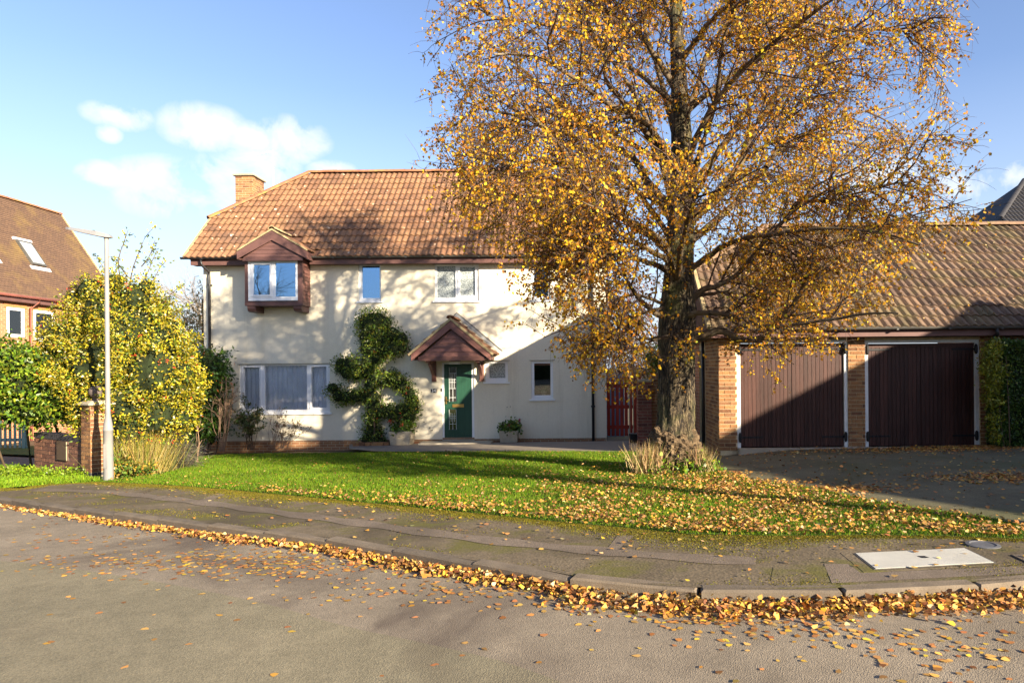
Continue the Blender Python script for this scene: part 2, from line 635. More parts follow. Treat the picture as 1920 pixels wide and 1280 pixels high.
# asphalt: speckled aggregate, worn patches, damp stains
def asphalt(name, c1, c2, stain, moss=None, agg=90.0):
    m, nt, out = new_mat(name)
    vec = N(nt, 'ShaderNodeNewGeometry').outputs['Position']
    n1 = noise(nt, 0.9, 6, 0.6, vec)
    base = ramp(nt, n1.outputs[0], [(0.35, c1), (0.65, c2)]).outputs[0]
    n0 = noise(nt, 7.0, 4, 0.6, vec)
    base = mixc(nt, 0.5, base, ramp(nt, n0.outputs[0], [(0.3, (0.72,) * 3), (0.7, (1.12,) * 3)]).outputs[0], 'MULTIPLY')
    vo = N(nt, 'ShaderNodeTexVoronoi', Scale=agg)
    nt.links.new(vec, vo.inputs['Vector'])
    chips = ramp(nt, vo.outputs['Color'], [(0.2, (0.72, 0.72, 0.72)), (0.55, (1, 1, 1)), (0.9, (1.25, 1.22, 1.18))]).outputs[0]
    base = mixc(nt, 0.75, base, chips, 'MULTIPLY')
    n2 = noise(nt, 0.45, 5, 0.6, vec, 0.6)
    f = ramp(nt, n2.outputs[0], [(0.50, (0, 0, 0)), (0.62, (0.85,) * 3)]).outputs[0]
    base = mixc(nt, f, base, stain)
    if moss:
        n3 = noise(nt, 1.6, 7, 0.7, vec, 0.4)
        f = ramp(nt, n3.outputs[0], [(0.5, (0, 0, 0)), (0.62, (0.85,) * 3)]).outputs[0]
        base = mixc(nt, f, base, moss)
    b = N(nt, 'ShaderNodeBsdfPrincipled', Roughness=0.88)
    b.inputs['Specular IOR Level'].default_value = 0.25
    nt.links.new(base, b.inputs['Base Color'])
    bp = N(nt, 'ShaderNodeBump', Strength=0.5, Distance=0.005)
    nt.links.new(vo.outputs['Distance'], bp.inputs['Height'])
    nt.links.new(bp.outputs[0], b.inputs['Normal'])
    nt.links.new(b.outputs[0], out.inputs[0])
    return m


M['road'] = asphalt('road_asphalt', (0.225, 0.184, 0.130), (0.305, 0.25, 0.177), (0.115, 0.088, 0.065), agg=135)
M['road2'] = asphalt('road_asphalt_greenish', (0.205, 0.178, 0.112), (0.272, 0.233, 0.147), (0.155, 0.127, 0.082), agg=120)
M['pave'] = asphalt('pavement_asphalt', (0.12, 0.093, 0.057), (0.185, 0.145, 0.092), (0.075, 0.058, 0.033), moss=(0.115, 0.105, 0.022), agg=48)
M['pave_pale'] = asphalt('pavement_trench', (0.175, 0.137, 0.10), (0.225, 0.177, 0.13), (0.125, 0.098, 0.07), agg=110)
M['drive'] = asphalt('drive_asphalt', (0.125, 0.112, 0.064), (0.18, 0.16, 0.092), (0.10, 0.10, 0.042), agg=80)
M['path'] = pmat('path_paving', (0.27, 0.225, 0.175), 0.9, 0.2, 2, 50, 0.3, 70, dirt=(0.13, 0.11, 0.07), dirt_amt=0.6)
M['soil'] = pmat('garden_soil', (0.12, 0.085, 0.05), 0.95, 0.35, 4, 50, 0.8, 30, dirt=(0.10, 0.13, 0.03), dirt_amt=0.7, dirt_scale=1.2)
M['turf'] = pmat('turf', (0.075, 0.125, 0.016), 0.95, 0.3, 1.5, 60, 0.6, 60, dirt=(0.14, 0.13, 0.03), dirt_amt=0.5, dirt_scale=1.6)
M['moss'] = pmat('moss', (0.135, 0.125, 0.012), 0.95, 0.35, 9, 70, 0.8, 50, dirt=(0.10, 0.075, 0.03), dirt_amt=0.6, dirt_scale=4)
M['kerb'] = pmat('kerb_concrete', (0.175, 0.14, 0.10), 0.9, 0.2, 5, 80, 0.35, 120, dirt=(0.12, 0.10, 0.08), dirt_amt=0.5, dirt_scale=3,
                 rnd_cols=[(0.85,) * 3, (1, 1, 1), (1.1, 1.08, 1.05)])

# the big sheet under everything: out to the horizon, just below the rest
b = MB()
xs = [-600, -120, -40, -20, 0, 20, 40, 120, 600]
ys = [-300, -60, -12, 0, 6, 12, 18, 24, 40, 120, 800]
for y in ys:
    for x in xs:
        b.v.append((x, y, G(max(-40, min(40, x)), max(-12, y)) - 0.14))
for j in range(len(ys) - 1):
    for i in range(len(xs) - 1):
        k = j * len(xs) + i
        b.f.append((k, k + 1, k + 1 + len(xs), k + len(xs)))
tag(b.build('ground', M['soil']), kind='structure')

ROAD_OFF = -0.105
road = gsheet('road', [(-60, -14), (60, -14), (60, line_y(KL, 60)), *[(p[0], p[1] + 0.05) for p in KL[::-1]], (-60, 60 * 0.45 + 6)], M['road'], ROAD_OFF)
RB = smooth_line([gnd(*p, ROAD_OFF) for p in [(-350, 1040), (0, 1052), (240, 1082), (467, 1125), (640, 1172), (740, 1194), (907, 1231), (1007, 1262), (1100, 1300)]], 0.2)
gsheet('road_surfacing', [*[tuple(p) for p in RB], (RB[-1][0] + 0.2, -9), (-14, -9)], M['road2'], ROAD_OFF + 0.004)

pav_poly = [tuple(p) for p in KL] + [tuple(p) for p in BL[::-1]]
pav = gsheet('pavement', pav_poly, M['pave'], -0.004)
# the pale trench reinstatement that runs along it, and its short cross cuts
TL = smooth_line([gnd(*p) for p in [(70, 918), (200, 922), (360, 939), (633, 974), (873, 1006), (1073, 1027), (1273, 1043), (1440, 1052)]], 0.2)


def strip(name, line, w0, w1, mat, off, parent):
    d = np.gradient(line, axis=0)
    n = np.stack([-d[:, 1], d[:, 0]], 1)
    n /= np.linalg.norm(n, axis=1, keepdims=True)
    a, c = line + n * w0, line + n * w1
    vs = [(p[0], p[1], G(*p) + off) for p in a] + [(p[0], p[1], G(*p) + off) for p in c]
    k = len(line)
    o = MB().add(vs, [(i, i + 1, k + i + 1, k + i) for i in range(k - 1)]).build(name, mat, parent)
    return o


rs = np.random.default_rng(5)
tw = 0.13 + 0.03 * np.sin(np.arange(len(TL)) * 1.3)
strip('trench_strip', TL, (-tw)[:, None], tw[:, None] * 0.9, M['pave_pale'], 0.0005, pav)
for q in ([(1135, 1032), (1158, 1030), (1190, 1003), (1158, 1003)], [(372, 938), (390, 940), (423, 926), (408, 924)]):
    gsheet('cross_cut', [gnd(*p)[:2] for p in q], M['pave_pale'], -0.001, parent=pav)
gsheet('pavement_patch', [gnd(*p)[:2] for p in [(1445, 1088), (1545, 1089), (1556, 1060), (1450, 1062)]], M['pave'], -0.002, parent=pav)
gsheet('pavement_patch', [gnd(*p)[:2] for p in [(1560, 1092), (1920, 1074), (2000, 1062), (1990, 1046), (1925, 1060), (1614, 1073), (1590, 1056), (1545, 1056)]],
       M['pave_pale'], -0.0015, parent=pav)

# kerb: separate stones
kerb = bpy.data.objects.new('kerb', None)
COL.objects.link(kerb)
tag(kerb, kind='structure')
kb = MB().box(-0.4545, 0.4545, -0.125, 0.0, -0.22, 0.0)
me = kb.mesh('kerb_stone')
bm = bmesh.new()
bm.from_mesh(me)
bmesh.ops.recalc_face_normals(bm, faces=bm.faces)
bmesh.ops.bevel(bm, geom=[e for e in bm.edges if all(abs(v.co.z) < 1e-6 for v in e.verts)], offset=0.014, segments=1, affect='EDGES')
bm.to_mesh(me)
bm.free()
me.materials.append(M['kerb'])
KS = smooth_line(KERB, 0.915)
for i in range(len(KS) - 1):
    a, c = KS[i], KS[i + 1]
    mid = (a + c) / 2
    o = link('kerb_stone', me, None, kerb, (mid[0], mid[1] + 0.06, G(*mid) - 0.001 + rs.normal(0, 0.0015)),
             (0.02, -0.013, math.atan2(c[1] - a[1], c[0] - a[0])))

# driveway: rises a touch to the garage
DEDGE = [gnd(*p) for p in [(2250, 1000), (1913, 984), (1863, 972), (1747, 957), (1647, 941), (1563, 924), (1497, 912), (1413, 901), (1357, 884), (1338, 866), (1330, 852)]]
DL = smooth_line(DEDGE, 0.25)


def drive_z(x, y):
    t = min(1.0, max(0.0, (y - 7.5) / 5.0))
    ex = float(np.interp(y, DL[:, 1], DL[:, 0]))
    e = min(1.0, max(0.0, (x - ex) / 1.6))
    return G(x, y) + 0.012 + 0.115 * t * t * (3 - 2 * t) * e * e * (3 - 2 * e)


b = MB()
nx = 14
for p in DL:
    for i in range(nx + 1):
        t = (i / nx) ** 1.5
        x = p[0] + (18 - p[0]) * t
        b.v.append((x, p[1] + 0.0 * t, drive_z(x, p[1])))
rows = len(DL)
for j in range(rows - 1):
    for i in range(nx):
        k = j * (nx + 1) + i
        b.f.append((k, k + 1, k + nx + 2, k + nx + 1))
ylast = DL[-1][1]
for y in np.linspace(ylast + 0.1, 13.75, 6):
    for i in range(nx + 1):
        t = (i / nx) ** 1.5
        x = 2.75 + (18 - 2.75) * t
        b.v.append((x, y, drive_z(x, y)))
for j in range(rows - 1, rows + 5):
    for i in range(nx):
        k = j * (nx + 1) + i
        b.f.append((k, k + 1, k + nx + 2, k + nx + 1))
tag(b.build('driveway', M['drive'], smooth=True), kind='structure')
# pale concrete sill in front of the garage doors
tag(MB().box(3.18, 9.6, 13.3, 13.46, -0.2, drive_z(5, 13.2) + 0.012).build('garage_apron', M['concrete']), kind='structure')

# lawn
LAWN = [gnd(*p) for p in [(180, 903), (300, 908), (423, 917), (633, 937), (873, 960), (1067, 980), (1207, 992), (1290, 1001), (1450, 1004), (1613, 1003), (1780, 1005),
                          (1913, 1010), (2150, 1003), (1990, 990), (1913, 984), (1863, 972), (1747, 957), (1647, 941), (1563, 924), (1497, 912), (1413, 901), (1357, 884), (1338, 866),
                          (1328, 853), (1225, 849), (1195, 847), (1000, 846), (800, 847), (690, 849), (560, 850), (430, 852), (372, 857), (362, 872), (300, 890), (215, 900)]]
LAWN2 = [(p[0], p[1]) for p in LAWN]
lawn = gsheet('lawn', LAWN2, M['turf'], 0.004)
VERGE = [gnd(*p)[:2] for p in [(-300, 893), (-100, 904), (0, 915), (90, 908), (180, 903), (192, 899), (150, 893), (66, 884), (66, 876), (0, 874), (-300, 868)]]
gsheet('grass_verge', VERGE, M['turf'], 0.002)
# the neighbours' footpath and the strip of grass behind it, by the green fence
gsheet('footpath', [gnd(*p)[:2] for p in [(-320, 870), (0, 876), (120, 880), (120, 861), (0, 855), (-320, 852)]], M['pave_pale'], 0.006)
gsheet('grass_bank', [gnd(*p)[:2] for p in [(-320, 850), (0, 853), (140, 858), (140, 838), (0, 836), (-320, 836)]], M['turf'], 0.03)
# paved path along the front of the house
gsheet('house_path', [gnd(*p)[:2] for p in [(655, 842), (700, 846), (800, 848), (1000, 847), (1195, 848), (1240, 846), (1250, 826), (655, 833)]], M['path'], 0.012)


def in_poly(x, y, poly):
    poly = np.asarray(poly)
    ins = np.zeros(len(x), bool)
    j = len(poly) - 1
    for i in range(len(poly)):
        xi, yi = poly[i]
        xj, yj = poly[j]
        c = ((yi > y) != (yj > y)) & (x < (xj - xi) * (y - yi) / (yj - yi + 1e-12) + xi)
        ins ^= c
        j = i
    return ins


def Gv(x, y):
    return 0.10 + 0.013 * x - 0.038 * (np.minimum(y, 24.0) - 6.0)


def blades(name, poly, n, seed, pal, hmin, hmax, label, near=1.0, wid=0.006):
    rng = np.random.default_rng(seed)
    pa = np.asarray(poly)
    lo, hi = pa.min(0), pa.max(0)
    X, Y = [], []
    tot = 0
    while tot < n:
        x = rng.uniform(lo[0], hi[0], n)
        y = rng.uniform(lo[1], hi[1], n)
        ok = in_poly(x, y, pa) & (rng.random(n) < np.clip((9.0 / np.maximum(y, 4)) ** near, 0, 1))
        X.append(x[ok])
        Y.append(y[ok])
        tot += ok.sum()
    x, y = np.concatenate(X)[:n], np.concatenate(Y)[:n]
    z = Gv(x, y)
    pos = np.stack([x, y, z], 1)
    d = np.stack([rng.normal(0, 0.45, n), rng.normal(0, 0.45, n), np.ones(n)], 1)
    nr = np.stack([rng.normal(0, 1, n), rng.normal(0, 1, n), np.zeros(n)], 1)
    patch = 0.5 + 0.5 * np.sin(x * 1.9 + np.sin(y * 1.3) * 2) * np.sin(y * 1.7 + x * 0.6)
    c = pick(rng, pal, n, 0.22) * (0.82 + 0.3 * patch)[:, None]
    h = rng.uniform(hmin, hmax, n)
    o = leaves(name, pos, d, nr, h, wid * (1 + y / 14), c, M['blade'], None, tri=True)
    return tag(o, label, 'grass', kind='stuff')


GREENS = [(4, (0.095, 0.195, 0.006)), (3, (0.145, 0.23, 0.008)), (1.6, (0.19, 0.225, 0.014)), (1.2, (0.055, 0.12, 0.008)), (0.4, (0.24, 0.19, 0.05))]
blades('grass', LAWN2, 230000, 11, GREENS, 0.02, 0.055, 'short green grass of the front lawn between house and pavement', 1.0)
blades('verge_grass', VERGE, 26000, 12, [(4, (0.16, 0.27, 0.01)), (2, (0.21, 0.29, 0.015)), (1, (0.10, 0.18, 0.01))], 0.03, 0.085,
       'bright green weedy grass on the verge before the brick wall', 0.5, 0.011)

# moss: short olive fuzz spreading from the lawn edge and in patches over the pavement
rm = np.random.default_rng(15)
n = 130000
i = rm.integers(0, len(BL), n)
wv_ = (0.20 + 0.13 * np.sin(BL[i, 0] * 1.7) * np.sin(BL[i, 0] * 0.6 + 1)) * np.clip((3.9 - BL[i, 0]) / 2.0, 0.3, 1)
d_ = np.abs(rm.normal(0, 1, n)) * wv_
x, y = BL[i, 0] + rm.normal(0, 0.06, n), BL[i, 1] - d_ + 0.05
m = 60000
xk = rm.uniform(-8.5, 4.2, m)
yk0, yk1 = np.interp(xk, KL[:, 0], KL[:, 1]), np.interp(xk, BL[:, 0], BL[:, 1])
v_ = rm.random(m)
yk = yk0 + 0.06 + (yk1 - yk0 - 0.06) * v_
pn = np.sin(xk * 2.3 + 1.5 * np.sin(yk * 3.1)) * np.sin(yk * 4.7 + xk * 1.1) + 0.35 * np.sin(xk * 9) * np.sin(yk * 11)
k_ = rm.random(m) < np.clip((pn - 0.25) * 1.6, 0, 1) * np.where(v_ < 0.25, 0.8, 0.35)
x, y = np.concatenate([x, xk[k_]]), np.concatenate([y, yk[k_]])
ok = (y > np.interp(x, KL[:, 0], KL[:, 1]) + 0.03) & (x > -10.5) & (x < 5)
x, y = x[ok], y[ok]
n = len(x)
o = leaves('moss', np.stack([x, y, Gv(x, y) - 0.006], 1), np.stack([rm.normal(0, 0.6, n), rm.normal(0, 0.6, n), np.ones(n)], 1), rm.normal(0, 1, (n, 3)) * [1, 1, 0.05],
           rm.uniform(0.007, 0.016, n), 0.012, pick(rm, [(4, (0.15, 0.13, 0.008)), (2, (0.20, 0.17, 0.012)), (2, (0.09, 0.085, 0.01)), (1, (0.12, 0.09, 0.03))], n, 0.2), M['blade'], None, tri=True)
tag(o, 'olive green moss spreading from the lawn edge over the pavement', 'moss', kind='stuff')
# ================================================================== BUILDING HELPERS
def plate(b, x0, x1, z0, z1, holes, y0, y1):
    """upright slab in the XZ plane with rectangular holes (hx0,hx1,hz0,hz1)"""
    xs = sorted(set([x0, x1] + [h[i] for h in holes for i in (0, 1)]))
    zs = sorted(set([z0, z1] + [h[i] for h in holes for i in (2, 3)]))

    def solid(i, j):
        if i < 0 or j < 0 or i >= len(xs) - 1 or j >= len(zs) - 1:
            return False
        cx, cz = (xs[i] + xs[i + 1]) / 2, (zs[j] + zs[j + 1]) / 2
        return not any(h[0] < cx < h[1] and h[2] < cz < h[3] for h in holes)

    for i in range(len(xs) - 1):
        for j in range(len(zs) - 1):
            if not solid(i, j):
                continue
            a, c, d, e = xs[i], xs[i + 1], zs[j], zs[j + 1]
            b.add([(a, y0, d), (c, y0, d), (c, y0, e), (a, y0, e)], [(0, 1, 2, 3)])
            b.add([(a, y1, d), (c, y1, d), (c, y1, e), (a, y1, e)], [(3, 2, 1, 0)])
            for (di, dj, q) in ((-1, 0, [(a, d), (a, e)]), (1, 0, [(c, e), (c, d)]), (0, -1, [(c, d), (a, d)]), (0, 1, [(a, e), (c, e)])):
                if not solid(i + di, j + dj):
                    (p0, r0), (p1, r1) = q
                    b.add([(p0, y0, r0), (p1, y0, r1), (p1, y1, r1), (p0, y1, r0)], [(0, 1, 2, 3)])
    return b


def rect(px0, py0, px1, py1, Y):
    """photo rectangle -> x0,x1,z0,z1 at depth Y"""
    m = (px0 + px1) / 2
    return (PX(px0, Y, (py0 + py1) / 2), PX(px1, Y, (py0 + py1) / 2), PZ(m, py1, Y), PZ(m, py0, Y))


def curtain(name, x0, x1, z0, z1, y, mat, parent, folds=9, amp=0.025, seed=1):
    rng = random.Random(seed)
    n = folds * 6
    b = MB()
    ph = [rng.uniform(-0.6, 0.6) for _ in range(folds + 1)]
    for j in range(2):
        z = (z0, z1)[j]
        for i in range(n + 1):
            t = i / n
            k = t * folds
            w = math.sin(2 * math.pi * k + ph[int(k)] * (k % 1)) * amp * (0.6 + 0.4 * rng.random() if j == 0 else 0.8)
            b.v.append((x0 + (x1 - x0) * t + (0.01 * math.sin(k * 5) if j == 0 else 0), y + w, z))
    for i in range(n):
        b.f.append((i, i + 1, n + 2 + i, n + 1 + i))
    return b.build(name, mat, parent, smooth=True)


def window(parent, Y, outer, panes, glass, sill=True, head=True, rec=0.05, dep=0.07, casement=()):
    x0, x1, z0, z1 = outer
    y0 = Y + rec
    w = plate(MB(), x0, x1, z0, z1, panes, y0, y0 + dep).build('window', M['upvc'], parent)
    for i, p in enumerate(panes):
        MB().box(p[0] - 0.005, p[1] + 0.005, y0 + 0.035, y0 + 0.041, p[2] - 0.005, p[3] + 0.005).build('pane', glass[i % len(glass)], w)
        if i in casement:
            q = (p[0] - 0.055, p[1] + 0.055, p[2] - 0.055, p[3] + 0.055)
            plate(MB(), *q, [p], y0 - 0.018, y0 - 0.001).build('sash', M['upvc'], w)
    if sill:
        MB().box(x0 - 0.05, x1 + 0.05, Y - 0.045, y0 - 0.002, z0 - 0.045, z0 - 0.001).build('sill', M['upvc'], w)
    if head:
        MB().box(x0 - 0.05, x1 + 0.05, Y - 0.012, Y - 0.001, z1 + 0.002, z1 + 0.014).build('drip_bead', M['gutter_grey'], w)
    return w


def tile_mesh(name, mat, w=0.33, l=0.42, h=0.039, n=12, waves=2, th=0.021):
    """rolled interlocking tile: wavy top, scalloped front edge. local x across, y up the slope, z out"""
    prof = []
    for i in range(n + 1):
        u = i / n * waves
        fr = u % 1.0 if i < n else 1.0
        s = 0.5 - 0.5 * math.cos(2 * math.pi * (fr ** 0.8))
        prof.append((i / n * w - w / 2, h * s))
    v, f = [], []
    for x, z in prof:
        v += [(x, 0, z + th), (x, l, z * 0.8 + th * 0.4), (x, 0, z - 0.006)]
    for i in range(n):
        a = 3 * i
        f += [(a, a + 3, a + 4, a + 1), (a + 2, a + 5, a + 3, a)]
    me = bpy.data.meshes.new(name)
    me.from_pydata(v, [], f)
    me.materials.append(mat)
    me.update()
    return me


def clipped(me, planes):
    bm = bmesh.new()
    bm.from_mesh(me)
    for co, no in planes:
        bmesh.ops.bisect_plane(bm, geom=list(bm.verts) + list(bm.edges) + list(bm.faces), plane_co=co, plane_no=no, clear_outer=True)
    if not bm.faces:
        bm.free()
        return None
    m2 = bpy.data.meshes.new(me.name)
    bm.to_mesh(m2)
    bm.free()
    m2.materials.append(me.materials[0])
    return m2


def join_meshes(name, items, mat):
    vs, fs, k = [], [], 0
    for me, mw in items:
        for v in me.vertices:
            vs.append(mw @ v.co)
        for p in me.polygons:
            fs.append(tuple(i + k for i in p.vertices))
        k += len(me.vertices)
    m = bpy.data.meshes.new(name)
    m.from_pydata(vs, [], fs)
    m.materials.append(mat)
    m.update()
    return m


def tile_slope(parent, me, x0, x1, yf, zf, pitch, length, gauge, wid, clips, keep, seed, limit=300, sort=None):
    """front slope facing -Y: rows of single tiles from the eave at (yf,zf) up the slope. clips: [(x_a,s_a,x_b,s_b,side)]
    keep(x,s) drops tiles under other roofs. The `limit` first by `sort` are objects, the rest one joined part."""
    rng = random.Random(seed)
    cp, sp = math.cos(pitch), math.sin(pitch)
    todo = []
    nrow = int(length / gauge) + 1
    ncol = int((x1 - x0) / wid) + 1
    for r in range(nrow):
        s = r * gauge - 0.05
        if s > length - 0.12:
            break
        for c in range(ncol):
            x = x0 + (c + 0.5) * wid
            if not keep(x, s):
                continue
            planes = []
            drop = False
            # outer ends and ridge
            if x + wid / 2 > x1:
                planes.append((Vector((x1 - x, 0, 0)), Vector((1, 0, 0))))
            if s + 0.42 > length:
                planes.append((Vector((0, length - s, 0)), Vector((0, 1, 0))))
            for (xa, sa, xb, sb, side) in clips:
                # line a->b in (x,s); tile lies on the inner side
                d = Vector((xb - xa, sb - sa, 0))
                nrm = Vector((-d.y, d.x, 0)).normalized() * side
                ds = [(Vector((x + ex - xa, s + ey - sa, 0))).dot(nrm) for ex in (-wid / 2, wid / 2) for ey in (0, 0.42)]
                if min(ds) > 0:
                    drop = True
                elif max(ds) > 0:
                    planes.append((Vector((xa - x, sa - s, 0)), nrm))
            if drop:
                continue
            m = clipped(me, planes) if planes else me
            if m is None:
                continue
            lift = 0.006 + rng.uniform(-0.004, 0.004)
            loc = Vector((x, yf + s * cp - lift * sp, zf + s * sp + lift * cp))
            rot = (pitch - 0.06 + rng.uniform(-0.008, 0.008), rng.uniform(-0.01, 0.01), rng.uniform(-0.006, 0.006))
            todo.append((m, loc, rot, x, s))
    if sort:
        todo.sort(key=lambda t: sort(t[3], t[4]))
    for m, loc, rot, x, s in todo[:limit]:
        link('tile', m, None, parent, loc, rot)
    rest = todo[limit:]
    if rest:
        import mathutils
        items = [(m, Matrix.Translation(loc) @ mathutils.Euler(rot).to_matrix().to_4x4()) for m, loc, rot, x, s in rest]
        o = link('tiles', join_meshes('tiles', items, me.materials[0]), None, parent)
        tag(o, kind='stuff')
    return len(todo)


def half_tube(name, mat, L=0.45, R=0.125, n=7, th=0.02):
    v, f = [], []
    for i in range(n + 1):
        a = math.pi * i / n
        for x in (0, L):
            v.append((x, -R * math.cos(a), R * 0.75 * math.sin(a)))
        v.append((0, -(R - th) * math.cos(a), (R - th) * 0.75 * math.sin(a)))
    for i in range(n):
        a = 3 * i
        f += [(a, a + 3, a + 4, a + 1), (a + 2, a + 5, a + 3, a)]
    me = bpy.data.meshes.new(name)
    me.from_pydata(v, [], f)
    me.materials.append(mat)
    me.update()
    return me


def ridge_run(parent, name, me, a, c, L=0.45, seed=0):
    rng = random.Random(seed)
    a, c = Vector(a), Vector(c)
    d = c - a
    n = max(1, round(d.length / L))
    q = d.to_track_quat('X', 'Z')
    e = q.to_euler()
    for i in range(n):
        p = a + d * (i / n)
        o = link(name, me, None, parent, p + Vector((0, 0, rng.uniform(-0.004, 0.006))), (e.x, e.y + rng.uniform(-0.012, 0.012), e.z))
        o.scale = (d.length / n / L * 1.03, 1, 1)


BRICKS = {}


def brick_piece(L, mat, w=0.1, h=0.064):
    k = (round(L, 3), mat.name, w, h)
    if k not in BRICKS:
        me = MB().box(-L / 2, L / 2, 0, w, 0, h).mesh('brick')
        me.materials.append(mat)
        BRICKS[k] = me
    return BRICKS[k]


def lay_bricks(parent, org, ang, length, z0, courses, mat, seed=0, off=0.0, holes=(), w=0.03, proud=0.005, header=False):
    """stretcher bond on a wall face: org (x,y) of its start, ang its heading; outside is to the right of the heading"""
    rng = random.Random(seed)
    ux, uy = math.cos(ang), math.sin(ang)
    rx, ry = uy, -ux
    n = 0
    for c in range(courses):
        z = z0 + c * 0.075
        s = -(0.1125 if (c % 2) else 0.0) - off
        while s < length - 0.02:
            a, e = max(s, 0), min(s + 0.2135, length)
            s += 0.225
            if e - a < 0.03:
                continue
            m = (a + e) / 2
            if any(h[0] < m < h[1] and h[2] < z + 0.03 < h[3] for h in holes):
                continue
            pr = proud + rng.uniform(-0.002, 0.002)
            link('brick', brick_piece(e - a, mat, w), None, parent,
                 (org[0] + ux * m + rx * pr, org[1] + uy * m + ry * pr, z), (0, 0, ang + rng.uniform(-0.003, 0.003)))
            n += 1
    return n


def brick_texture(name, axis, c1, c2, mortar, bump=0.4):
    """far brickwork, too small to pick apart"""
    m, nt, out = new_mat(name)
    pos = N(nt, 'ShaderNodeNewGeometry').outputs['Position']
    sx = N(nt, 'ShaderNodeSeparateXYZ')
    nt.links.new(pos, sx.inputs[0])
    cb = N(nt, 'ShaderNodeCombineXYZ')
    nt.links.new(sx.outputs[axis], cb.inputs[0])
    nt.links.new(sx.outputs[2], cb.inputs[1])
    bt = N(nt, 'ShaderNodeTexBrick', Scale=1.0)
    bt.inputs['Brick Width'].default_value = 0.225
    bt.inputs['Row Height'].default_value = 0.075
    bt.inputs['Mortar Size'].default_value = 0.006
    bt.inputs['Bias'].default_value = 0.0
    bt.inputs['Color1'].default_value = c1 + (1,)
    bt.inputs['Color2'].default_value = c2 + (1,)
    bt.inputs['Mortar'].default_value = mortar + (1,)
    nt.links.new(cb.outputs[0], bt.inputs['Vector'])
    n1 = noise(nt, 6, 4, 0.6, pos)
    col = mixc(nt, 0.6, bt.outputs[0], ramp(nt, n1.outputs[0], [(0.3, (0.7,) * 3), (0.7, (1.15,) * 3)]).outputs[0], 'MULTIPLY')
    b = N(nt, 'ShaderNodeBsdfPrincipled', Roughness=0.9)
    nt.links.new(col, b.inputs['Base Color'])
    bp = N(nt, 'ShaderNodeBump', Strength=bump, Distance=0.01)
    bp.invert = True
    nt.links.new(bt.outputs['Fac'], bp.inputs['Height'])
    nt.links.new(bp.outputs[0], b.inputs['Normal'])
    nt.links.new(b.outputs[0], out.inputs[0])
    return m


M['brick_x'] = brick_texture('brickwork_front', 0, (0.36, 0.17, 0.07), (0.24, 0.11, 0.055), (0.42, 0.34, 0.22))
M['brick_y'] = brick_texture('brickwork_side', 1, (0.42, 0.17, 0.075), (0.34, 0.125, 0.06), (0.48, 0.36, 0.24))
M['curtain_blue'] = pmat('blue_net_curtain', (0.83, 0.86, 0.95), 0.9, 0.08, 3, 60)
M['curtain_cream'] = pmat('cream_curtain', (0.60, 0.48, 0.30), 0.9, 0.1, 3, 60)
M['curtain_pink'] = pmat('faded_red_curtain', (0.45, 0.2, 0.15), 0.9, 0.1, 3, 60)
M['door_green'] = pmat('green_door', (0.017, 0.068, 0.04), 0.42, 0.12, 4, 90, 0.15, 50, spec=0.4, stretch=(6, 6, 0.4))
M['brass'] = pmat('brass', (0.55, 0.34, 0.10), 0.35, 0.15, 8, metal=0.8)
M['aerial'] = pmat('aluminium', (0.5, 0.5, 0.52), 0.4, 0.1, 5, metal=0.7)
M['lamp_white'] = pmat('opal_plastic', (0.75, 0.72, 0.62), 0.4, 0.05, 3)


def half_hip_roof(parent, X0, X1, YE, ZE, pitch, run, t_hip, hip_run, deck_mat, wall_back=True):
    """closed deck: two slopes, two half hips and the soffit; returns ridge and hip points"""
    tp = math.tan(pitch)
    YR, ZR = YE + run, ZE + run * tp
    YB = YE + 2 * run
    zh = ZE + t_hip * tp
    e = 0.02
    pts = dict(fl=(X0, YE, ZE), fr=(X1, YE, ZE), bl=(X0, YB, ZE), br=(X1, YB, ZE), hfl=(X0, YE + t_hip, zh), hfr=(X1, YE + t_hip, zh),
               hbl=(X0, YB - t_hip, zh), hbr=(X1, YB - t_hip, zh), rl=(X0 + hip_run, YR, ZR), rr=(X1 - hip_run, YR, ZR))
    order = list(pts)
    ix = {k: i for i, k in enumerate(order)}
    faces = [('fl', 'fr', 'hfr', 'rr', 'rl', 'hfl'), ('br', 'bl', 'hbl', 'rl', 'rr', 'hbr'), ('hfl', 'rl', 'hbl'), ('hfr', 'hbr', 'rr'),
             ('fl', 'hfl', 'hbl', 'bl'), ('fr', 'br', 'hbr', 'hfr'), ('fl', 'bl', 'br', 'fr')]
    b = MB()
    b.v = [pts[k] for k in order]
    b.f = [tuple(ix[k] for k in f) for f in faces]
    o = b.build('roof', deck_mat, parent)
    return o, {k: Vector(v) for k, v in pts.items()}


# ================================================================== THE CREAM HOUSE
YW = 19.1
YE = 18.70
ZE = PZ(345, 482, YE)
HX0, HX1 = PX(345, YE, 482), PX(1152, YE, 478)
WX0, WX1 = PX(382, YW, 600), PX(1136, YW, 600)
PITCH = math.radians(44)
RUN = 3.34
ZB = G(-4, YW) - 0.02                                  # ground at the wall
house = thing('house', 'cream rendered two-storey house with orange tiled roof and green front door', 'house', (-4.8, YW, ZB))

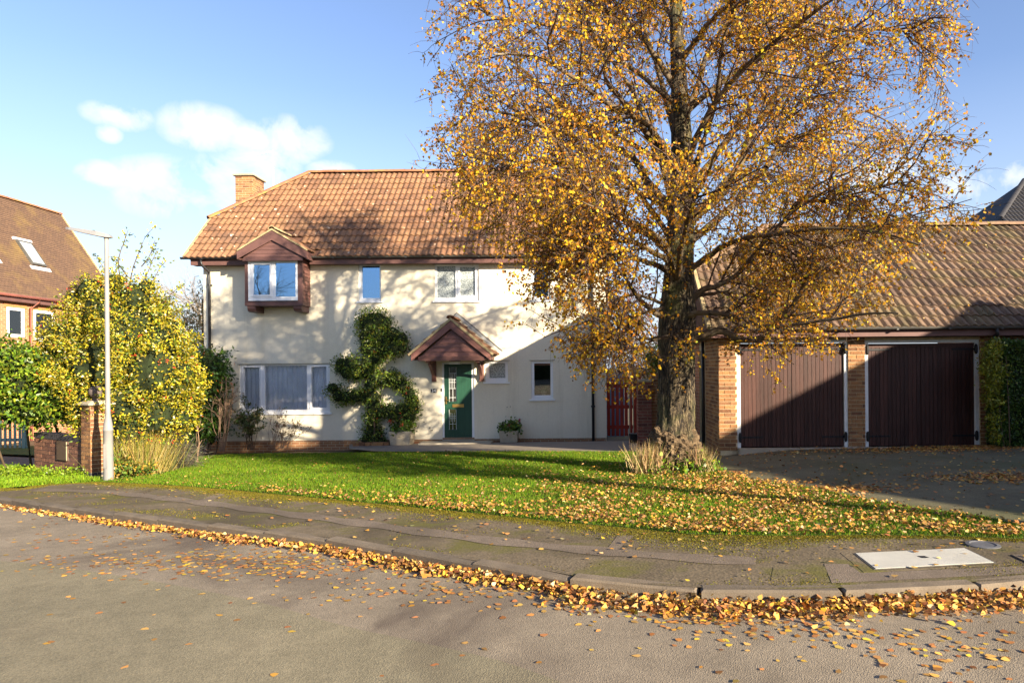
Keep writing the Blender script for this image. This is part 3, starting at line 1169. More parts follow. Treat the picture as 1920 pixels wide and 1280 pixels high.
Y2 = 2 * RUN + YE - (YW - YE)                           # rear wall
ZT = ZE - 0.12
R = lambda *a: rect(*a, YW)
w1o = R(448.5, 682.5, 618.5, 774)
w1p = [R(456, 688.5, 485.5, 766), R(495, 685.5, 574.5, 768), R(583, 687.5, 611.5, 764)]
w3o = R(672, 495.5, 714, 565)
w3p = [R(678, 498, 711, 558.5)]
w4o = R(815, 496, 898, 564)
w4p = [R(819, 498.5, 853.5, 557.5), R(862, 500, 890.5, 553.5)]
w5o = R(995, 495.5, 1032, 563)
w5p = [R(1001, 498, 1027.5, 555)]
w6o = R(909.5, 676.5, 952.5, 716)
w6p = [R(917, 680.5, 947, 708.5)]
w7o = R(996, 676, 1037, 748)
w7p = [R(1001.5, 681, 1032, 741)]
dro = R(829, 679.5, 889, 823)
holes = [w1o, w3o, w4o, w5o, w6o, w7o, dro]
bay_hole = R(470, 492, 566, 560)
b = plate(MB(), WX0, WX1, ZB + 0.18, ZT, holes + [bay_hole], YW, YW + 0.12)
b.box(WX0, WX0 + 0.12, YW + 0.121, Y2, ZB, ZT)
b.box(WX1 - 0.12, WX1, YW + 0.121, Y2, ZB, ZT)
b.box(WX0, WX1, Y2 + 0.001, Y2 + 0.12, ZB, ZT)
b.build('wall', M['render'], house)
# gable ends under the half hips
for xg in (WX0, WX1 - 0.12):
    tp = math.tan(PITCH)
    zz = lambda y: ZE + (min(y, 2 * (YE + RUN) - y) - YE) * tp - 0.12
    ys_ = [YW, YE + 1.6, 2 * (YE + RUN) - YE - 1.6, Y2]
    poly = [(xg, YW, ZT), (xg, YW, max(ZT + 0.01, zz(YW))), (xg, ys_[1], zz(ys_[1])), (xg, ys_[2], zz(ys_[2])), (xg, Y2, max(ZT + 0.01, zz(Y2))), (xg, Y2, ZT)]
    MB().prism(poly, (0.12, 0, 0)).build('gable', M['render'], house)
MB().box(WX0 + 0.03, WX1 - 0.03, YW + 0.012, YW + 0.12, ZB - 0.35, ZB + 0.179).build('plinth', M['brick_x'], house)
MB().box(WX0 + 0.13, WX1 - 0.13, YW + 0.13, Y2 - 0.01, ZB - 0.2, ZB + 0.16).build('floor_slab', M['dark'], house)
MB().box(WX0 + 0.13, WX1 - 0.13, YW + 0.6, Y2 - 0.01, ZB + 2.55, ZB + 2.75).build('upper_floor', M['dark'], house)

MB().box(WX0 + 0.13, WX1 - 0.13, YW + 1.7, YW + 1.76, ZB + 0.17, ZT - 0.01).build('dark_backing', M['dark'], house)  # dark partition added to keep the view through the panes dim

# roof
T_HIP, HIP_RUN = 1.40, 2.16
roof, RP = half_hip_roof(house, HX0, HX1, YE, ZE - 0.03, PITCH, RUN, T_HIP, HIP_RUN, M['deck'])
SL = RUN / math.cos(PITCH)
sH = T_HIP / math.cos(PITCH)
tile = tile_mesh('tile', M['tile'])
BAYX = PX(507.5, 18.4, 430)
BAY_Z = PZ(507.5, 428, 18.4)


def keep_house(x, s):
    # leave the front open where the bay's own little roof comes through
    z = ZE + s * math.sin(PITCH)
    return not (abs(x - BAYX) < 0.95 * (BAY_Z - z) / 0.62 - 0.05)


nt_ = tile_slope(roof, tile, HX0, HX1, YE, ZE, PITCH, SL, 0.328, 0.333,
                 [(HX0, sH, HX0 + HIP_RUN, SL, 1), (HX1, sH, HX1 - HIP_RUN, SL, -1)], keep_house, 3, 300, lambda x, s: x)
rt = half_tube('ridge_tile', M['ridge'])
up = Vector((0, 0, 0.03))
ridge_run(roof, 'ridge_tile', rt, RP['rl'] + up, RP['rr'] + up, seed=1)
ridge_run(roof, 'hip_tile', rt, RP['hfl'] + Vector((-0.05, -0.03, 0.02)), RP['rl'] + up, seed=2)
ridge_run(roof, 'hip_tile', rt, RP['hfr'] + Vector((0.05, -0.03, 0.02)), RP['rr'] + up, seed=3)
for nm, a, c in (('verge', RP['fl'], RP['hfl']), ('verge', RP['fr'], RP['hfr'])):
    d = (c - a)
    MB().obox((a + c) / 2 + Vector((0, 0, 0.03)), (0.035, 0, 0), d / 2, (0, -0.03, 0.03)).build(nm, M['mortar'], roof)

# fascia, soffit, gutter, downpipes (the bay breaks the run)
bx0, bx1 = PX(444, 18.4, 480), PX(583, 18.7, 480)
for a, c in ((HX0 + 0.12, bx0 + 0.05), (bx1 - 0.08, HX1 - 0.08)):
    MB().box(a, c, YE + 0.10, YE + 0.125, ZE - 0.21, ZE - 0.045).build('fascia', M['trim'], house)
    MB().box(a, c, YE + 0.126, YW + 0.02, ZE - 0.2, ZE - 0.18).build('soffit', M['trim'], house)


def half_gutter(name, mat, parent, x0, x1, y, z, r=0.058):
    v, f = [], []
    n = 8
    for i in range(n + 1):
        a = math.pi * i / n
        for x in (x0, x1):
            v += [(x, y - r * math.cos(a), z - r * math.sin(a)), (x, y - (r - 0.006) * math.cos(a), z - (r - 0.006) * math.sin(a))]
    for i in range(n):
        a = 4 * i
        f += [(a, a + 4, a + 6, a + 2), (a + 1, a + 3, a + 7, a + 5), (a, a + 1, a + 5, a + 4), (a + 2, a + 6, a + 7, a + 3)]
    for e in (0, 4 * n):
        f += [(e, e + 2, e + 3, e + 1)]
    o = MB().add(v, f).build(name, mat, parent)
    # end stops
    for x in (x0, x1):
        q = [(x, y - r * math.cos(math.pi * i / n), z - r * math.sin(math.pi * i / n)) for i in range(n + 1)]
        MB().prism(q, (0.006 if x == x0 else -0.006, 0, 0)).build('gutter_stop', mat, o)
    k = x0 + 0.6
    while k < x1 - 0.2:
        MB().box(k - 0.02, k + 0.02, y - r - 0.004, y + r, z - r - 0.006, z - r + 0.02).build('gutter_bracket', mat, o)
        k += 1.0
    return o


half_gutter('gutter', M['black_plastic'], house, HX0 - 0.10, bx0, YE + 0.02, ZE - 0.005)
half_gutter('gutter', M['gutter_grey'], house, bx1, HX1, YE + 0.02, ZE - 0.005)
for px_ in (395, 1110.5):
    x = PX(px_, YW, 600)
    dx = 0.05 if px_ < 500 else 0.0
    dp = MB().tube([(x - dx, YE + 0.02, ZE - 0.05), (x - dx, YE + 0.02, ZE - 0.2), (x, YW - 0.06, ZE - 0.36), (x, YW - 0.06, ZE - 0.5),
                    (x, YW - 0.06, ZB + 0.05)], 0.038, 12).build('downpipe', M['black_plastic'], house, smooth=True)
    for z in (ZE - 0.75, ZE - 2.4, ZB + 1.0):
        MB().tube([(x, YW - 0.06, z), (x, YW - 0.06, z + 0.05)], 0.047, 12).box(x - 0.06, x + 0.06, YW - 0.03, YW - 0.002, z, z + 0.04).build('pipe_clip', M['black_plastic'], dp)

# chimney on the gable
YC = 22.0
cx0, cx1 = PX(441.5, YC, 350), PX(474, YC, 350)
cz1 = PZ(458, 330, YC)
ch = MB().box(cx0, cx1, YC, YC + 0.78, ZB, cz1).build('chimney', M['brick_mortar'], house)
nco = int((cz1 - (ZE + 0.9)) / 0.075)
zc0 = cz1 - nco * 0.075
lay_bricks(ch, (cx0, YC), 0, cx1 - cx0, zc0, nco, M['brick'], 4)
lay_bricks(ch, (cx1, YC), math.pi / 2, 0.78, zc0, nco, M['brick'], 5, 0.05)
MB().box(cx0 - 0.07, cx1 + 0.07, YC - 0.07, YC + 0.85, cz1 + 0.002, cz1 + 0.07).build('chimney_cap', M['concrete'], ch, bevel=0.012)
ar = MB().tube([((cx0 + cx1) / 2 + 0.55, YC + 0.9, cz1 - 0.9), ((cx0 + cx1) / 2 + 0.55, YC + 0.9, cz1 + 1.1)], 0.008, 6)
ar.tube([((cx0 + cx1) / 2 + 0.55, YC + 0.9, cz1 + 1.08), ((cx0 + cx1) / 2 + 0.08, YC + 0.6, cz1 + 0.86)], 0.005, 5)
for t in np.linspace(0.05, 0.95, 9):
    c = Vector(((cx0 + cx1) / 2 + 0.55 - 0.47 * t, YC + 0.9 - 0.3 * t, cz1 + 1.08 - 0.22 * t))
    ar.tube([c + Vector((-0.06, 0.12, 0)), c + Vector((0.06, -0.12, 0))], 0.004, 4)
ar.build('aerial', M['aerial'], house)

# windows
wd = window(house, YW, w1o, w1p, [M['glass']], casement=(0, 2))
for i, p in enumerate(w1p):
    curtain('curtain', p[0] - 0.03, p[1] + 0.03, p[2] - 0.05, p[3] + 0.03, YW + 0.155, M['curtain_blue'], wd, (4, 9, 4)[i], 0.045, i)
wd = window(house, YW, w3o, w3p, [M['glass_sky']])
curtain('curtain', w3p[0][0] - 0.02, w3p[0][0] + 0.17, w3p[0][2], w3p[0][3] - 0.1, YW + 0.2, M['curtain_cream'], wd, 3, 0.02, 5)
curtain('curtain', w3p[0][0] + 0.14, w3p[0][0] + 0.23, w3p[0][2], w3p[0][3] - 0.12, YW + 0.24, M['curtain_pink'], wd, 2, 0.015, 6)
MB().box(w3p[0][0] + 0.16, w3p[0][0] + 0.29, YW + 0.15, YW + 0.17, w3p[0][2] + 0.17, w3p[0][2] + 0.23).build('card', M['upvc'], wd)
wd = window(house, YW, w4o, w4p, [M['obscure']], casement=(1,))
wd = window(house, YW, w5o, w5p, [M['glass_sky']])
wd = window(house, YW, w6o, w6p, [M['obscure']])
wd = window(house, YW, w7o, w7p, [M['glass']])
q = w7p[0]
MB().box(q[0] - 0.05, q[1] + 0.05, YW + 0.2, YW + 0.22, q[3] - 0.06, q[3] + 0.05).build('blind', M['curtain_pink'], wd)
MB().lathe(((q[0] + q[1]) / 2 + 0.02, YW + 0.24, q[2] - 0.02), [(0.05, 0), (0.075, 0.12), (0.08, 0.13), (0.07, 0.13)], 14).build('plant_pot', M['concrete'], wd, smooth=True)
rng = np.random.default_rng(2)
n = 60
pp = np.tile(np.array([(q[0] + q[1]) / 2 + 0.02, YW + 0.24, q[2] + 0.11]), (n, 1)) + rng.normal(0, 0.02, (n, 3))
dd = np.stack([rng.normal(0, 1, n), rng.normal(0, 0.5, n), rng.uniform(0.1, 1.0, n)], 1)
leaves('pot_plant', pp, dd, rng.normal(0, 1, (n, 3)), rng.uniform(0.12, 0.24, n), 0.035, pick(rng, [(1, (0.05, 0.12, 0.03))], n), M['green'], wd)

# front door in its white frame
dx0, dx1, dz0, dz1 = dro
lf = R(832.5, 682, 884.5, 821)
fr = plate(MB(), dx0, dx1, dz0, dz1, [lf], YW + 0.03, YW + 0.1).build('door_frame', M['upvc'], house)
MB().box(dx0, dx1, YW - 0.05, YW + 0.1, dz0 - 0.035, dz0 - 0.002).build('threshold', M['concrete'], fr)
g1, g2 = R(841, 688, 855.5, 753), R(841, 767, 855.5, 805.5)
door = plate(MB(), lf[0], lf[1], lf[2], lf[3], [g1, g2], YW + 0.052, YW + 0.092).build('door', M['door_green'], house)
gx = lf[0] + 0.05
for gx in np.arange(lf[0] + 0.06, lf[1] - 0.02, 0.083):
    for z0_, z1_ in ((lf[2] + 0.06, g2[2] - 0.05), (lf[2] + 0.06, lf[3] - 0.06)):
        if g1[0] - 0.05 < gx < g1[1] + 0.05 and z1_ > g2[2]:
            continue
        MB().box(gx - 0.036, gx + 0.036, YW + 0.046, YW + 0.0515, z0_, z1_).build('door_plank', M['door_green'], door)
        break
M['lead_came'] = pmat('white_glazing_came', (0.6, 0.62, 0.6), 0.4, 0.1, 5)
M['leaded'] = glass_mat('leaded_glass', 0.22, (0.16, 0.19, 0.18), 0.1)
for g, bars in ((g1, [(0.18, 0, 1), (0.36, 0, 1), (0.44, 0.0, 1), (0.62, 0, 1), (0.88, 0, 1)]), (g2, [(0.35, 0, 1), (0.45, 0, 1), (0.72, 0, 1)])):
    pn = MB().box(g[0] - 0.004, g[1] + 0.004, YW + 0.066, YW + 0.072, g[2] - 0.004, g[3] + 0.004).build('glass_panel', M['leaded'], door)
    wdt, hgt = g[1] - g[0], g[3] - g[2]
    cb = MB()
    for fx in (0.05, 0.95):
        cb.box(g[0] + wdt * fx - 0.006, g[0] + wdt * fx + 0.006, YW + 0.058, YW + 0.064, g[2], g[3])
    cb.box(g[0] + wdt * 0.5 - 0.006, g[0] + wdt * 0.5 + 0.006, YW + 0.057, YW + 0.063, g[2], g[3] - 0.2 * hgt)
    for fx in (0.28, 0.72):
        cb.box(g[0] + wdt * fx - 0.005, g[0] + wdt * fx + 0.005, YW + 0.057, YW + 0.063, g[3] - 0.62 * hgt, g[3] - 0.18 * hgt)
    for fz, a, c in bars:
        cb.box(g[0] + wdt * a, g[0] + wdt * c, YW + 0.056, YW + 0.062, g[3] - fz * hgt - 0.006, g[3] - fz * hgt + 0.006)
    cb.build('leading', M['lead_came'], pn)
    plate(MB(), g[0] - 0.035, g[1] + 0.035, g[2] - 0.035, g[3] + 0.035, [g], YW + 0.036, YW + 0.0455).build('glass_bead', M['door_green'], pn)
lb = R(848, 757.5, 869.5, 763.5)
MB().box(lb[0], lb[1], YW + 0.03, YW + 0.045, lb[2], lb[3]).box(lb[0] + 0.03, lb[1] - 0.03, YW + 0.025, YW + 0.031, lb[2] + 0.015, lb[3] - 0.015).build('letterbox', M['brass'], door, bevel=0.003)
hz = PZ(836, 750, YW)
hx = lf[0] + 0.055
MB().box(hx - 0.018, hx + 0.018, YW + 0.035, YW + 0.046, hz - 0.11, hz + 0.1).tube([(hx, YW + 0.04, hz), (hx, YW - 0.015, hz), (hx + 0.11, YW - 0.02, hz)], 0.011, 8).build('door_handle', M['brass'], door)

# number plate with its digits and the bell push
n0 = R(808, 728.5, 818.5, 736)
npl = MB().box(n0[0], n0[1], YW - 0.014, YW - 0.002, n0[2], n0[3]).build('number_plate', M['iron'], house)
fc = bpy.data.curves.new('digits', 'FONT')
fc.body = '34'
fc.size = 0.135
fc.align_x = 'CENTER'
fc.align_y = 'CENTER'
fc.extrude = 0.002
fo = bpy.data.objects.new('digits_curve', fc)
COL.objects.link(fo)
bpy.context.view_layer.update()
dme = bpy.data.meshes.new_from_object(fo.evaluated_get(bpy.context.evaluated_depsgraph_get()))
bpy.data.objects.remove(fo)
dme.name = 'digits'
dme.materials.clear()
link('digits', dme, M['upvc'], npl, ((n0[0] + n0[1]) / 2, YW - 0.017, (n0[2] + n0[3]) / 2), (math.radians(90), 0, 0))
bp_ = P(828, 731, YW)
MB().box(bp_.x - 0.02, bp_.x + 0.02, YW - 0.02, YW - 0.002, bp_.z - 0.045, bp_.z + 0.045).build('bell_push', M['gutter_grey'], house, bevel=0.004)
for sx_, sy_ in ((951, 763), (957, 762), (811, 806)):
    s_ = P(sx_, sy_, YW)
    MB().tube([(s_.x, YW - 0.03, s_.z), (s_.x, YW - 0.001, s_.z)], 0.012, 8).build('wall_fixing', M['gutter_grey'], house)
s_ = P(808, 803, YW)
MB().tube([(s_.x - 0.02, YW - 0.03, s_.z + 0.05), (s_.x - 0.02, YW - 0.04, s_.z - 0.01), (s_.x + 0.02, YW - 0.05, s_.z - 0.05), (s_.x + 0.05, YW - 0.03, s_.z - 0.05)], 0.009, 6).build('boot_hook', M['iron'], house)
c0, c1 = P(985, 563, YW), P(1136, 556, YW)
MB().tube([(c0.x, YW - 0.02, c0.z), ((c0.x + c1.x) / 2, YW - 0.02, c0.z - 0.02), (c1.x, YW - 0.02, c1.z), (c1.x + 0.9, YW - 0.1, c1.z + 0.25)], 0.008, 5).build('wall_cable', M['black_plastic'], house)

# ---- oriel bay
YB_ = 18.55
bw0, bw1 = PX(459, YB_, 520), PX(567, YB_, 520)
bzt, bzb = PZ(512, 488, YB_), PZ(512, 564, YB_)
wo_ = rect(465, 488.5, 558, 563.5, YB_)
wp_ = [rect(475, 496, 506, 552.5, YB_), rect(516, 492.5, 554, 556, YB_)]
bay = MB()
bay.box(bw0, wo_[0] - 0.002, YB_, YB_ + 0.1, bzb - 0.02, bzt + 0.02).box(wo_[1] + 0.002, bw1, YB_, YB_ + 0.1, bzb - 0.02, bzt + 0.02)
bay.box(bw0, bw1, YB_ - 0.01, YW - 0.002, bzb - 0.13, bzb - 0.021)
bay.box(bw0, bw0 + 0.05, YB_ + 0.101, YW - 0.002, bzb - 0.02, bzt + 0.1)
bay.box(bw1 - 0.05, bw1 - 0.016, YB_ + 0.101, YW - 0.002, bzb - 0.02, bzt + 0.1)
bay = bay.build('oriel_bay', M['trim'], house)
k = 0
z = bzb - 0.02
while z < bzt + 0.02:
    MB().add([(bw1 - 0.014, YB_ + 0.101, z), (bw1 + 0.008, YB_ + 0.101, z), (bw1 - 0.004, YB_ + 0.101, z + 0.096), (bw1 - 0.014, YB_ + 0.101, z + 0.096),
              (bw1 - 0.014, YW - 0.003, z), (bw1 + 0.008, YW - 0.003, z), (bw1 - 0.004, YW - 0.003, z + 0.096), (bw1 - 0.014, YW - 0.003, z + 0.096)],
             [(0, 1, 2, 3), (4, 7, 6, 5), (0, 4, 5, 1), (1, 5, 6, 2), (2, 6, 7, 3), (3, 7, 4, 0)]).build('cladding_board', M['board'], bay)
    z += 0.098
wd = window(house, YB_ - 0.045, wo_, wp_, [M['glass_sky']], sill=False, head=False, casement=(0,))
curtain('curtain', wp_[0][0] - 0.02, wp_[0][0] + 0.12, wp_[0][2], wp_[0][3] - 0.35, YB_ + 0.2, M['curtain_cream'], wd, 3, 0.02, 8)
for xx, mir in ((bw0 + 0.05, 0), (bw1 - 0.26, 0)):
    prof = [(YB_ + 0.02, bzb - 0.132), (YB_ + 0.02, bzb - 0.2), (YB_ + 0.06, bzb - 0.27), (YB_ + 0.16, bzb - 0.29), (YW - 0.003, bzb - 0.29), (YW - 0.003, bzb - 0.132)]
    MB().prism([(xx, y, z) for y, z in prof], (0.22, 0, 0)).build('corbel', M['trim'], bay)


def gable_front(parent, cx, y, zapex, half, zeave, wide, thick, mat, name='bargeboard'):
    """two bargeboards meeting at the apex"""
    for sgn in (-1, 1):
        e = Vector((cx + sgn * half, y, zeave))
        a = Vector((cx, y, zapex))
        poly = [a, a - Vector((0, 0, wide * 1.25)), e - Vector((0, 0, wide)) , e]
        MB().prism(poly, (0, thick, 0)).build(name, mat, parent)


YG = 18.35                                             # gable face
gx0, gx1 = PX(444, YG, 480), PX(575, YG, 480)
gcx = (gx0 + gx1) / 2
half = (gx1 - gx0) / 2
gza, gze = PZ(508, 432.5, YG), PZ(508, 471.5, YG)
gable_front(bay, gcx, YG, gza, half, gze, 0.2, 0.035, M['trim'])
# boards inside the gable
zb_ = gze - 0.24
while zb_ < gza - 0.25:
    hw = min(half - 0.12, (gza - 0.2 - zb_ - 0.03) / (gza - gze) * half)
    hw2 = max(0.02, min(half - 0.12, (gza - 0.2 - zb_ - 0.125) / (gza - gze) * half))
    MB().prism([(gcx - hw, YG + 0.05, zb_), (gcx + hw, YG + 0.05, zb_), (gcx + hw2, YG + 0.062, zb_ + 0.095), (gcx - hw2, YG + 0.062, zb_ + 0.095)], (0, 0.02, 0)).build('gable_board', M['trim'], bay)
    zb_ += 0.098
# the little roof: deck, verge mortar, a few tiles each side
tpb = (gza - gze) / half
for sgn in (-1, 1):
    e, a = Vector((gcx + sgn * half, YG, gze + 0.02)), Vector((gcx, YG, gza + 0.02))
    up_ = Vector((0, 0, 0.05))
    # verge bedding in sandy mortar
    MB().prism([e, a, a + up_, e + up_ * 0.8], (0, 0.05, 0)).build('verge_mortar', M['mortar'], bay)
    # slope back into the main roof
    back_e, back_a = Vector((e.x, YE + 0.45, e.z)), Vector((a.x, YE + (gza - ZE) / math.tan(PITCH) + 0.25, a.z))
    MB().prism([e + Vector((0, 0.051, 0.005)), a + Vector((0, 0.051, 0.005)), back_a, back_e], (0, 0, 0.03)).build('bay_roof_deck', M['deck'], bay)
    MB().box(min(e.x, e.x - sgn * 0.05), max(e.x, e.x - sgn * 0.05), YG + 0.04, YE + 0.15, gze - 0.2, gze - 0.005).build('bay_fascia', M['trim'], bay)
    pit = math.atan(tpb)
    ln = math.hypot(half, gza - gze)
    for r in range(3):
        s = r * 0.28 - 0.04
        for cidx in range(4):
            y = YG + 0.15 + cidx * 0.2
            p = e + (a - e).normalized() * s
            if y > YE + (p.z - ZE) / math.tan(PITCH) + 0.25 and cidx > 1:
                continue
            o = link('bay_tile', tile, None, bay, (p.x, y, p.z + 0.03), None)
            # x across runs along Y, y runs up the slope toward the apex
            ux = Vector((0, 1, 0)) * sgn
            uy = (a - e).normalized()
            uz = ux.cross(uy)
            mt = Matrix((ux, uy, uz)).transposed().to_4x4()
            o.rotation_euler = mt.to_euler()
            o.scale = (0.62, 0.75, 0.8)
rtb = half_tube('bay_ridge_tile', M['mortar'], 0.4, 0.1)
ridge_run(bay, 'bay_ridge_tile', rtb, (gcx, YG - 0.01, gza + 0.05), (gcx, YE + (gza - ZE) / math.tan(PITCH) + 0.2, gza + 0.05), 0.4)

# ---- porch over the door
YP = 18.1
pcx = PX(845, YP, 640)
ph = (PX(920.5, YP, 670) - PX(771.5, YP, 670)) / 2
pza, pze = PZ(845, 601, YP), PZ(845, 664, YP)
zbeam0, zbeam1 = PZ(845, 676, YP), PZ(845, 667.5, YP)
porch = MB().box(pcx - ph + 0.17, pcx + ph - 0.17, YP + 0.06, YP + 0.12, zbeam0, zbeam1)
porch.box(pcx - ph + 0.02, pcx - ph + 0.08, YP + 0.07, YW - 0.003, zbeam0 + 0.02, pze - 0.02)
porch.box(pcx + ph - 0.08, pcx + ph - 0.02, YP + 0.07, YW - 0.003, zbeam0 + 0.02, pze - 0.02)
porch.box(pcx - ph + 0.09, pcx + ph - 0.09, YP + 0.13, YW - 0.003, zbeam0 + 0.03, zbeam0 + 0.05)
porch = porch.build('porch', M['board'], house)
gable_front(porch, pcx, YP, pza, ph, pze, 0.17, 0.04, M['board'])
z = zbeam1 + 0.002
while z < pza - 0.3:
    hw = (pza - 0.21 - z) / (pza - pze) * ph * 0.98 - 0.02
    hw2 = max(0.02, (pza - 0.21 - z - 0.118) / (pza - pze) * ph * 0.98 - 0.02)
    hw, hw2 = min(hw, ph - 0.17), min(hw2, ph - 0.17)
    MB().prism([(pcx - hw, YP + 0.075, z), (pcx + hw, YP + 0.075, z), (pcx + hw2, YP + 0.092, z + 0.113), (pcx - hw2, YP + 0.092, z + 0.113)], (0, 0.02, 0)).build('gable_board', M['board'], porch)
    z += 0.115
for sgn in (-1, 1):
    e, a = Vector((pcx + sgn * ph, YP - 0.02, pze + 0.01)), Vector((pcx, YP - 0.02, pza + 0.01))
    e = e + (e - a).normalized() * 0.07
    uv = (a - e).normalized()
    nv = Vector((-uv.z * sgn, 0, uv.x * sgn)) if False else Vector((sgn * abs(uv.z), 0, abs(uv.x)))
    MB().prism([e, a, a + Vector((0, 0, 0.075)), e + nv * 0.055], (0, 0.05, 0)).build('verge_mortar', M['mortar'], porch)
    MB().prism([e + Vector((0, 0.051, 0)), a + Vector((0, 0.051, 0)), Vector((a.x, YW - 0.003, a.z)), Vector((e.x, YW - 0.003, e.z))], (0, 0, 0.03)).build('porch_roof_deck', M['deck'], porch)
    ln = (a - e).length
    rows = 5
    for r in range(rows):
        s = r * ln / rows - 0.03
        p = e + uv * s
        for cidx in range(4):
            y = YP + 0.16 + cidx * 0.25
            o = link('porch_tile', tile, None, porch, Vector((p.x, y, p.z)) + nv * 0.045, None)
            ux = Vector((0, 1, 0)) * sgn
            tilt = (uv * math.cos(0.09) - nv * math.sin(0.09)).normalized()
            uz = ux.cross(tilt)
            o.rotation_euler = Matrix((ux, tilt, uz)).transposed().to_4x4().to_euler()
            o.scale = (0.76, 0.8, 1.0)
    # lead flashing up the wall, above the tiles
    fe = Vector((pcx + sgn * (ph + 0.12), YW - 0.012, pze + 0.03))
    fa = Vector((pcx, YW - 0.012, pza + 0.18))
    MB().prism([fe, fa, fa + Vector((0, 0, 0.10)), fe + Vector((sgn * 0.09, 0, 0.06))], (0, 0.01, 0)).build('flashing', M['lead'], porch)
    MB().prism([fe + Vector((sgn * 0.09, -0.012, 0.061)), fa + Vector((0, -0.012, 0.101)), fa + Vector((0, -0.012, 0.118)), fe + Vector((sgn * 0.10, -0.012, 0.075))], (0, 0.022, 0)).build('flashing_edge', M['gutter_grey'], porch)
ridge_run(porch, 'porch_ridge_tile', half_tube('porch_ridge_tile', M['ridge'], 0.4, 0.11), (pcx, YP - 0.03, pza + 0.07), (pcx, YW - 0.01, pza + 0.07), 0.4, 9)
for px_ in (810, 900.5):
    bx = PX(px_, YW - 0.3, 695)
    zt_ = zbeam0 + 0.01
    br = MB().box(bx - 0.06, bx + 0.06, YW - 0.08, YW - 0.003, zt_ - 0.58, zt_ + 0.05)
    br.box(bx - 0.05, bx + 0.05, YP + 0.14, YW - 0.081, zt_ - 0.06, zt_ + 0.018)
    n_ = 8
    outer, inner = [], []
    for i in range(n_ + 1):
        t = i / n_
        y = YW - 0.081 - 0.55 * t
        zz_ = zt_ - 0.5 + 0.44 * (t ** 0.6)
        outer.append((bx - 0.04, y, zz_ - 0.05))
        inner.append((bx - 0.04, y, min(zz_ + 0.03, zt_ - 0.061)))
    br.prism(outer + inner[::-1], (0.08, 0, 0))
    br.build('porch_bracket', M['board'], porch)
pl0 = rect(842, 671, 863, 684, YP + 0.4)
MB().box(pl0[0], pl0[1], YP + 0.35, YP + 0.5, pl0[2] + 0.1, pl0[3] + 0.0).build('porch_light', M['trim'], porch)
MB().box(pl0[0], pl0[1], YP + 0.34, YP + 0.51, pl0[2] + 0.02, pl0[2] + 0.09).build('light_diffuser', M['lamp_white'], porch)

# front step and the little edging bricks round the climber
st = rect(789, 823, 917, 840, 18.55)
step = MB().box(st[0] - 0.06, st[1] + 0.06, 18.45, YW - 0.05, dro[2] - 0.12, dro[2] - 0.04).build('front_step', M['concrete'], None, bevel=0.01)
tag(step, 'pale paving slab step below the green front door', 'step')
lay_bricks(step, (st[0], 18.5), 0, st[1] - st[0], dro[2] - 0.12 - 0.075 * 2, 2, M['brick'], 6, w=0.1)
MB().box(st[0], st[1], 18.53, YW - 0.06, dro[2] - 0.3, dro[2] - 0.121).build('step_core', M['brick_mortar'], step)
edging = thing('brick_edging', 'short row of pale edging bricks at the foot of the wall climber', 'edging', P(692, 835, 18.7))
for i in range(6):
    x = PX(663 + i * 11.5, 18.6, 835)
    MB().box(x, x + 0.15, 18.52 + 0.01 * (i % 2), 18.72, G(x, 18.6) - 0.03, G(x, 18.6) + 0.10).build('brick', M['brick'], edging)
# ================================================================== THE DOUBLE GARAGE
GY, GE = 13.5, 13.1
GZE = PZ(1600, 612, GE)
GPITCH, GRUN = math.radians(40), 3.0
GX0, GX1 = 2.56, 13.0                                  # verges
GW0, GW1 = PX(1348, GY, 740), 12.7                      # walls
GB = drive_z(5, GY)                                    # floor level
garage = thing('garage', 'long brick double garage with brown boarded doors and mossy brown tiled roof', 'garage', (5.5, GY, GB))
M['garage_board'] = pmat('garage_door_board', (0.06, 0.023, 0.015), 0.55, 0.3, 6, 60, 0.2, 40, stretch=(3, 3, 0.25), spec=0.35,
                         rnd_cols=[(0.75, 0.72, 0.72), (1, 1, 1), (1.25, 1.2, 1.2), (0.9, 0.85, 0.85)])
RG = lambda *a: rect(*a, GY)
d1, d2 = RG(1382, 637, 1591, 843), RG(1622, 637, 1838, 843)
d1 = (d1[0], d1[1], GB - 0.01, d1[3])
d2 = (d2[0], d2[1], GB - 0.01, d2[3])
gtop = GZE - 0.2
g = plate(MB(), GW0 + 0.006, GW1, GB - 0.5, gtop, [d1, d2], GY + 0.006, GY + 0.22)
g.box(GW0 + 0.006, GW0 + 0.22, GY + 0.221, 14.98, GB - 0.9, gtop).box(GW0 + 0.006, GW0 + 0.22, 15.62, 18.7, GB - 0.9, gtop)
g.box(GW0 + 0.006, GW0 + 0.22, 14.981, 15.619, GB + 1.98, gtop)
g.build('wall_core', M['brick_mortar'], garage)
MB().box(GW0 - 0.002, GW0 + 0.004, 15.63, 18.7, GB - 0.9, gtop).box(GW0 + 0.22, GW1, 18.5, 18.7, GB - 0.9, gtop).box(GW1 - 0.2, GW1, GY + 0.23, 18.49, GB - 0.9, gtop).build('rear_wall', M['brick_y'], garage)
nc = int((gtop - GB + 0.02) / 0.075) + 1
lay_bricks(garage, (GW0, GY), 0, d1[0] - GW0, GB - 0.03, nc, M['brick'], 21)
lay_bricks(garage, (d1[1], GY), 0, d2[0] - d1[1], GB - 0.03, nc, M['brick'], 22, 0.06)
lay_bricks(garage, (d2[1], GY), 0, 0.46, GB - 0.03, nc, M['brick'], 23)
lay_bricks(garage, (GW0, 14.86), -math.pi / 2, 1.36, GB - 0.03 - 3 * 0.075, nc + 3, M['brick'], 24, 0.03)
MB().box(d2[1] + 0.47, GW1, GY + 0.0, GY + 0.005, GB - 0.3, gtop).build('brick_face', M['brick_x'], garage)
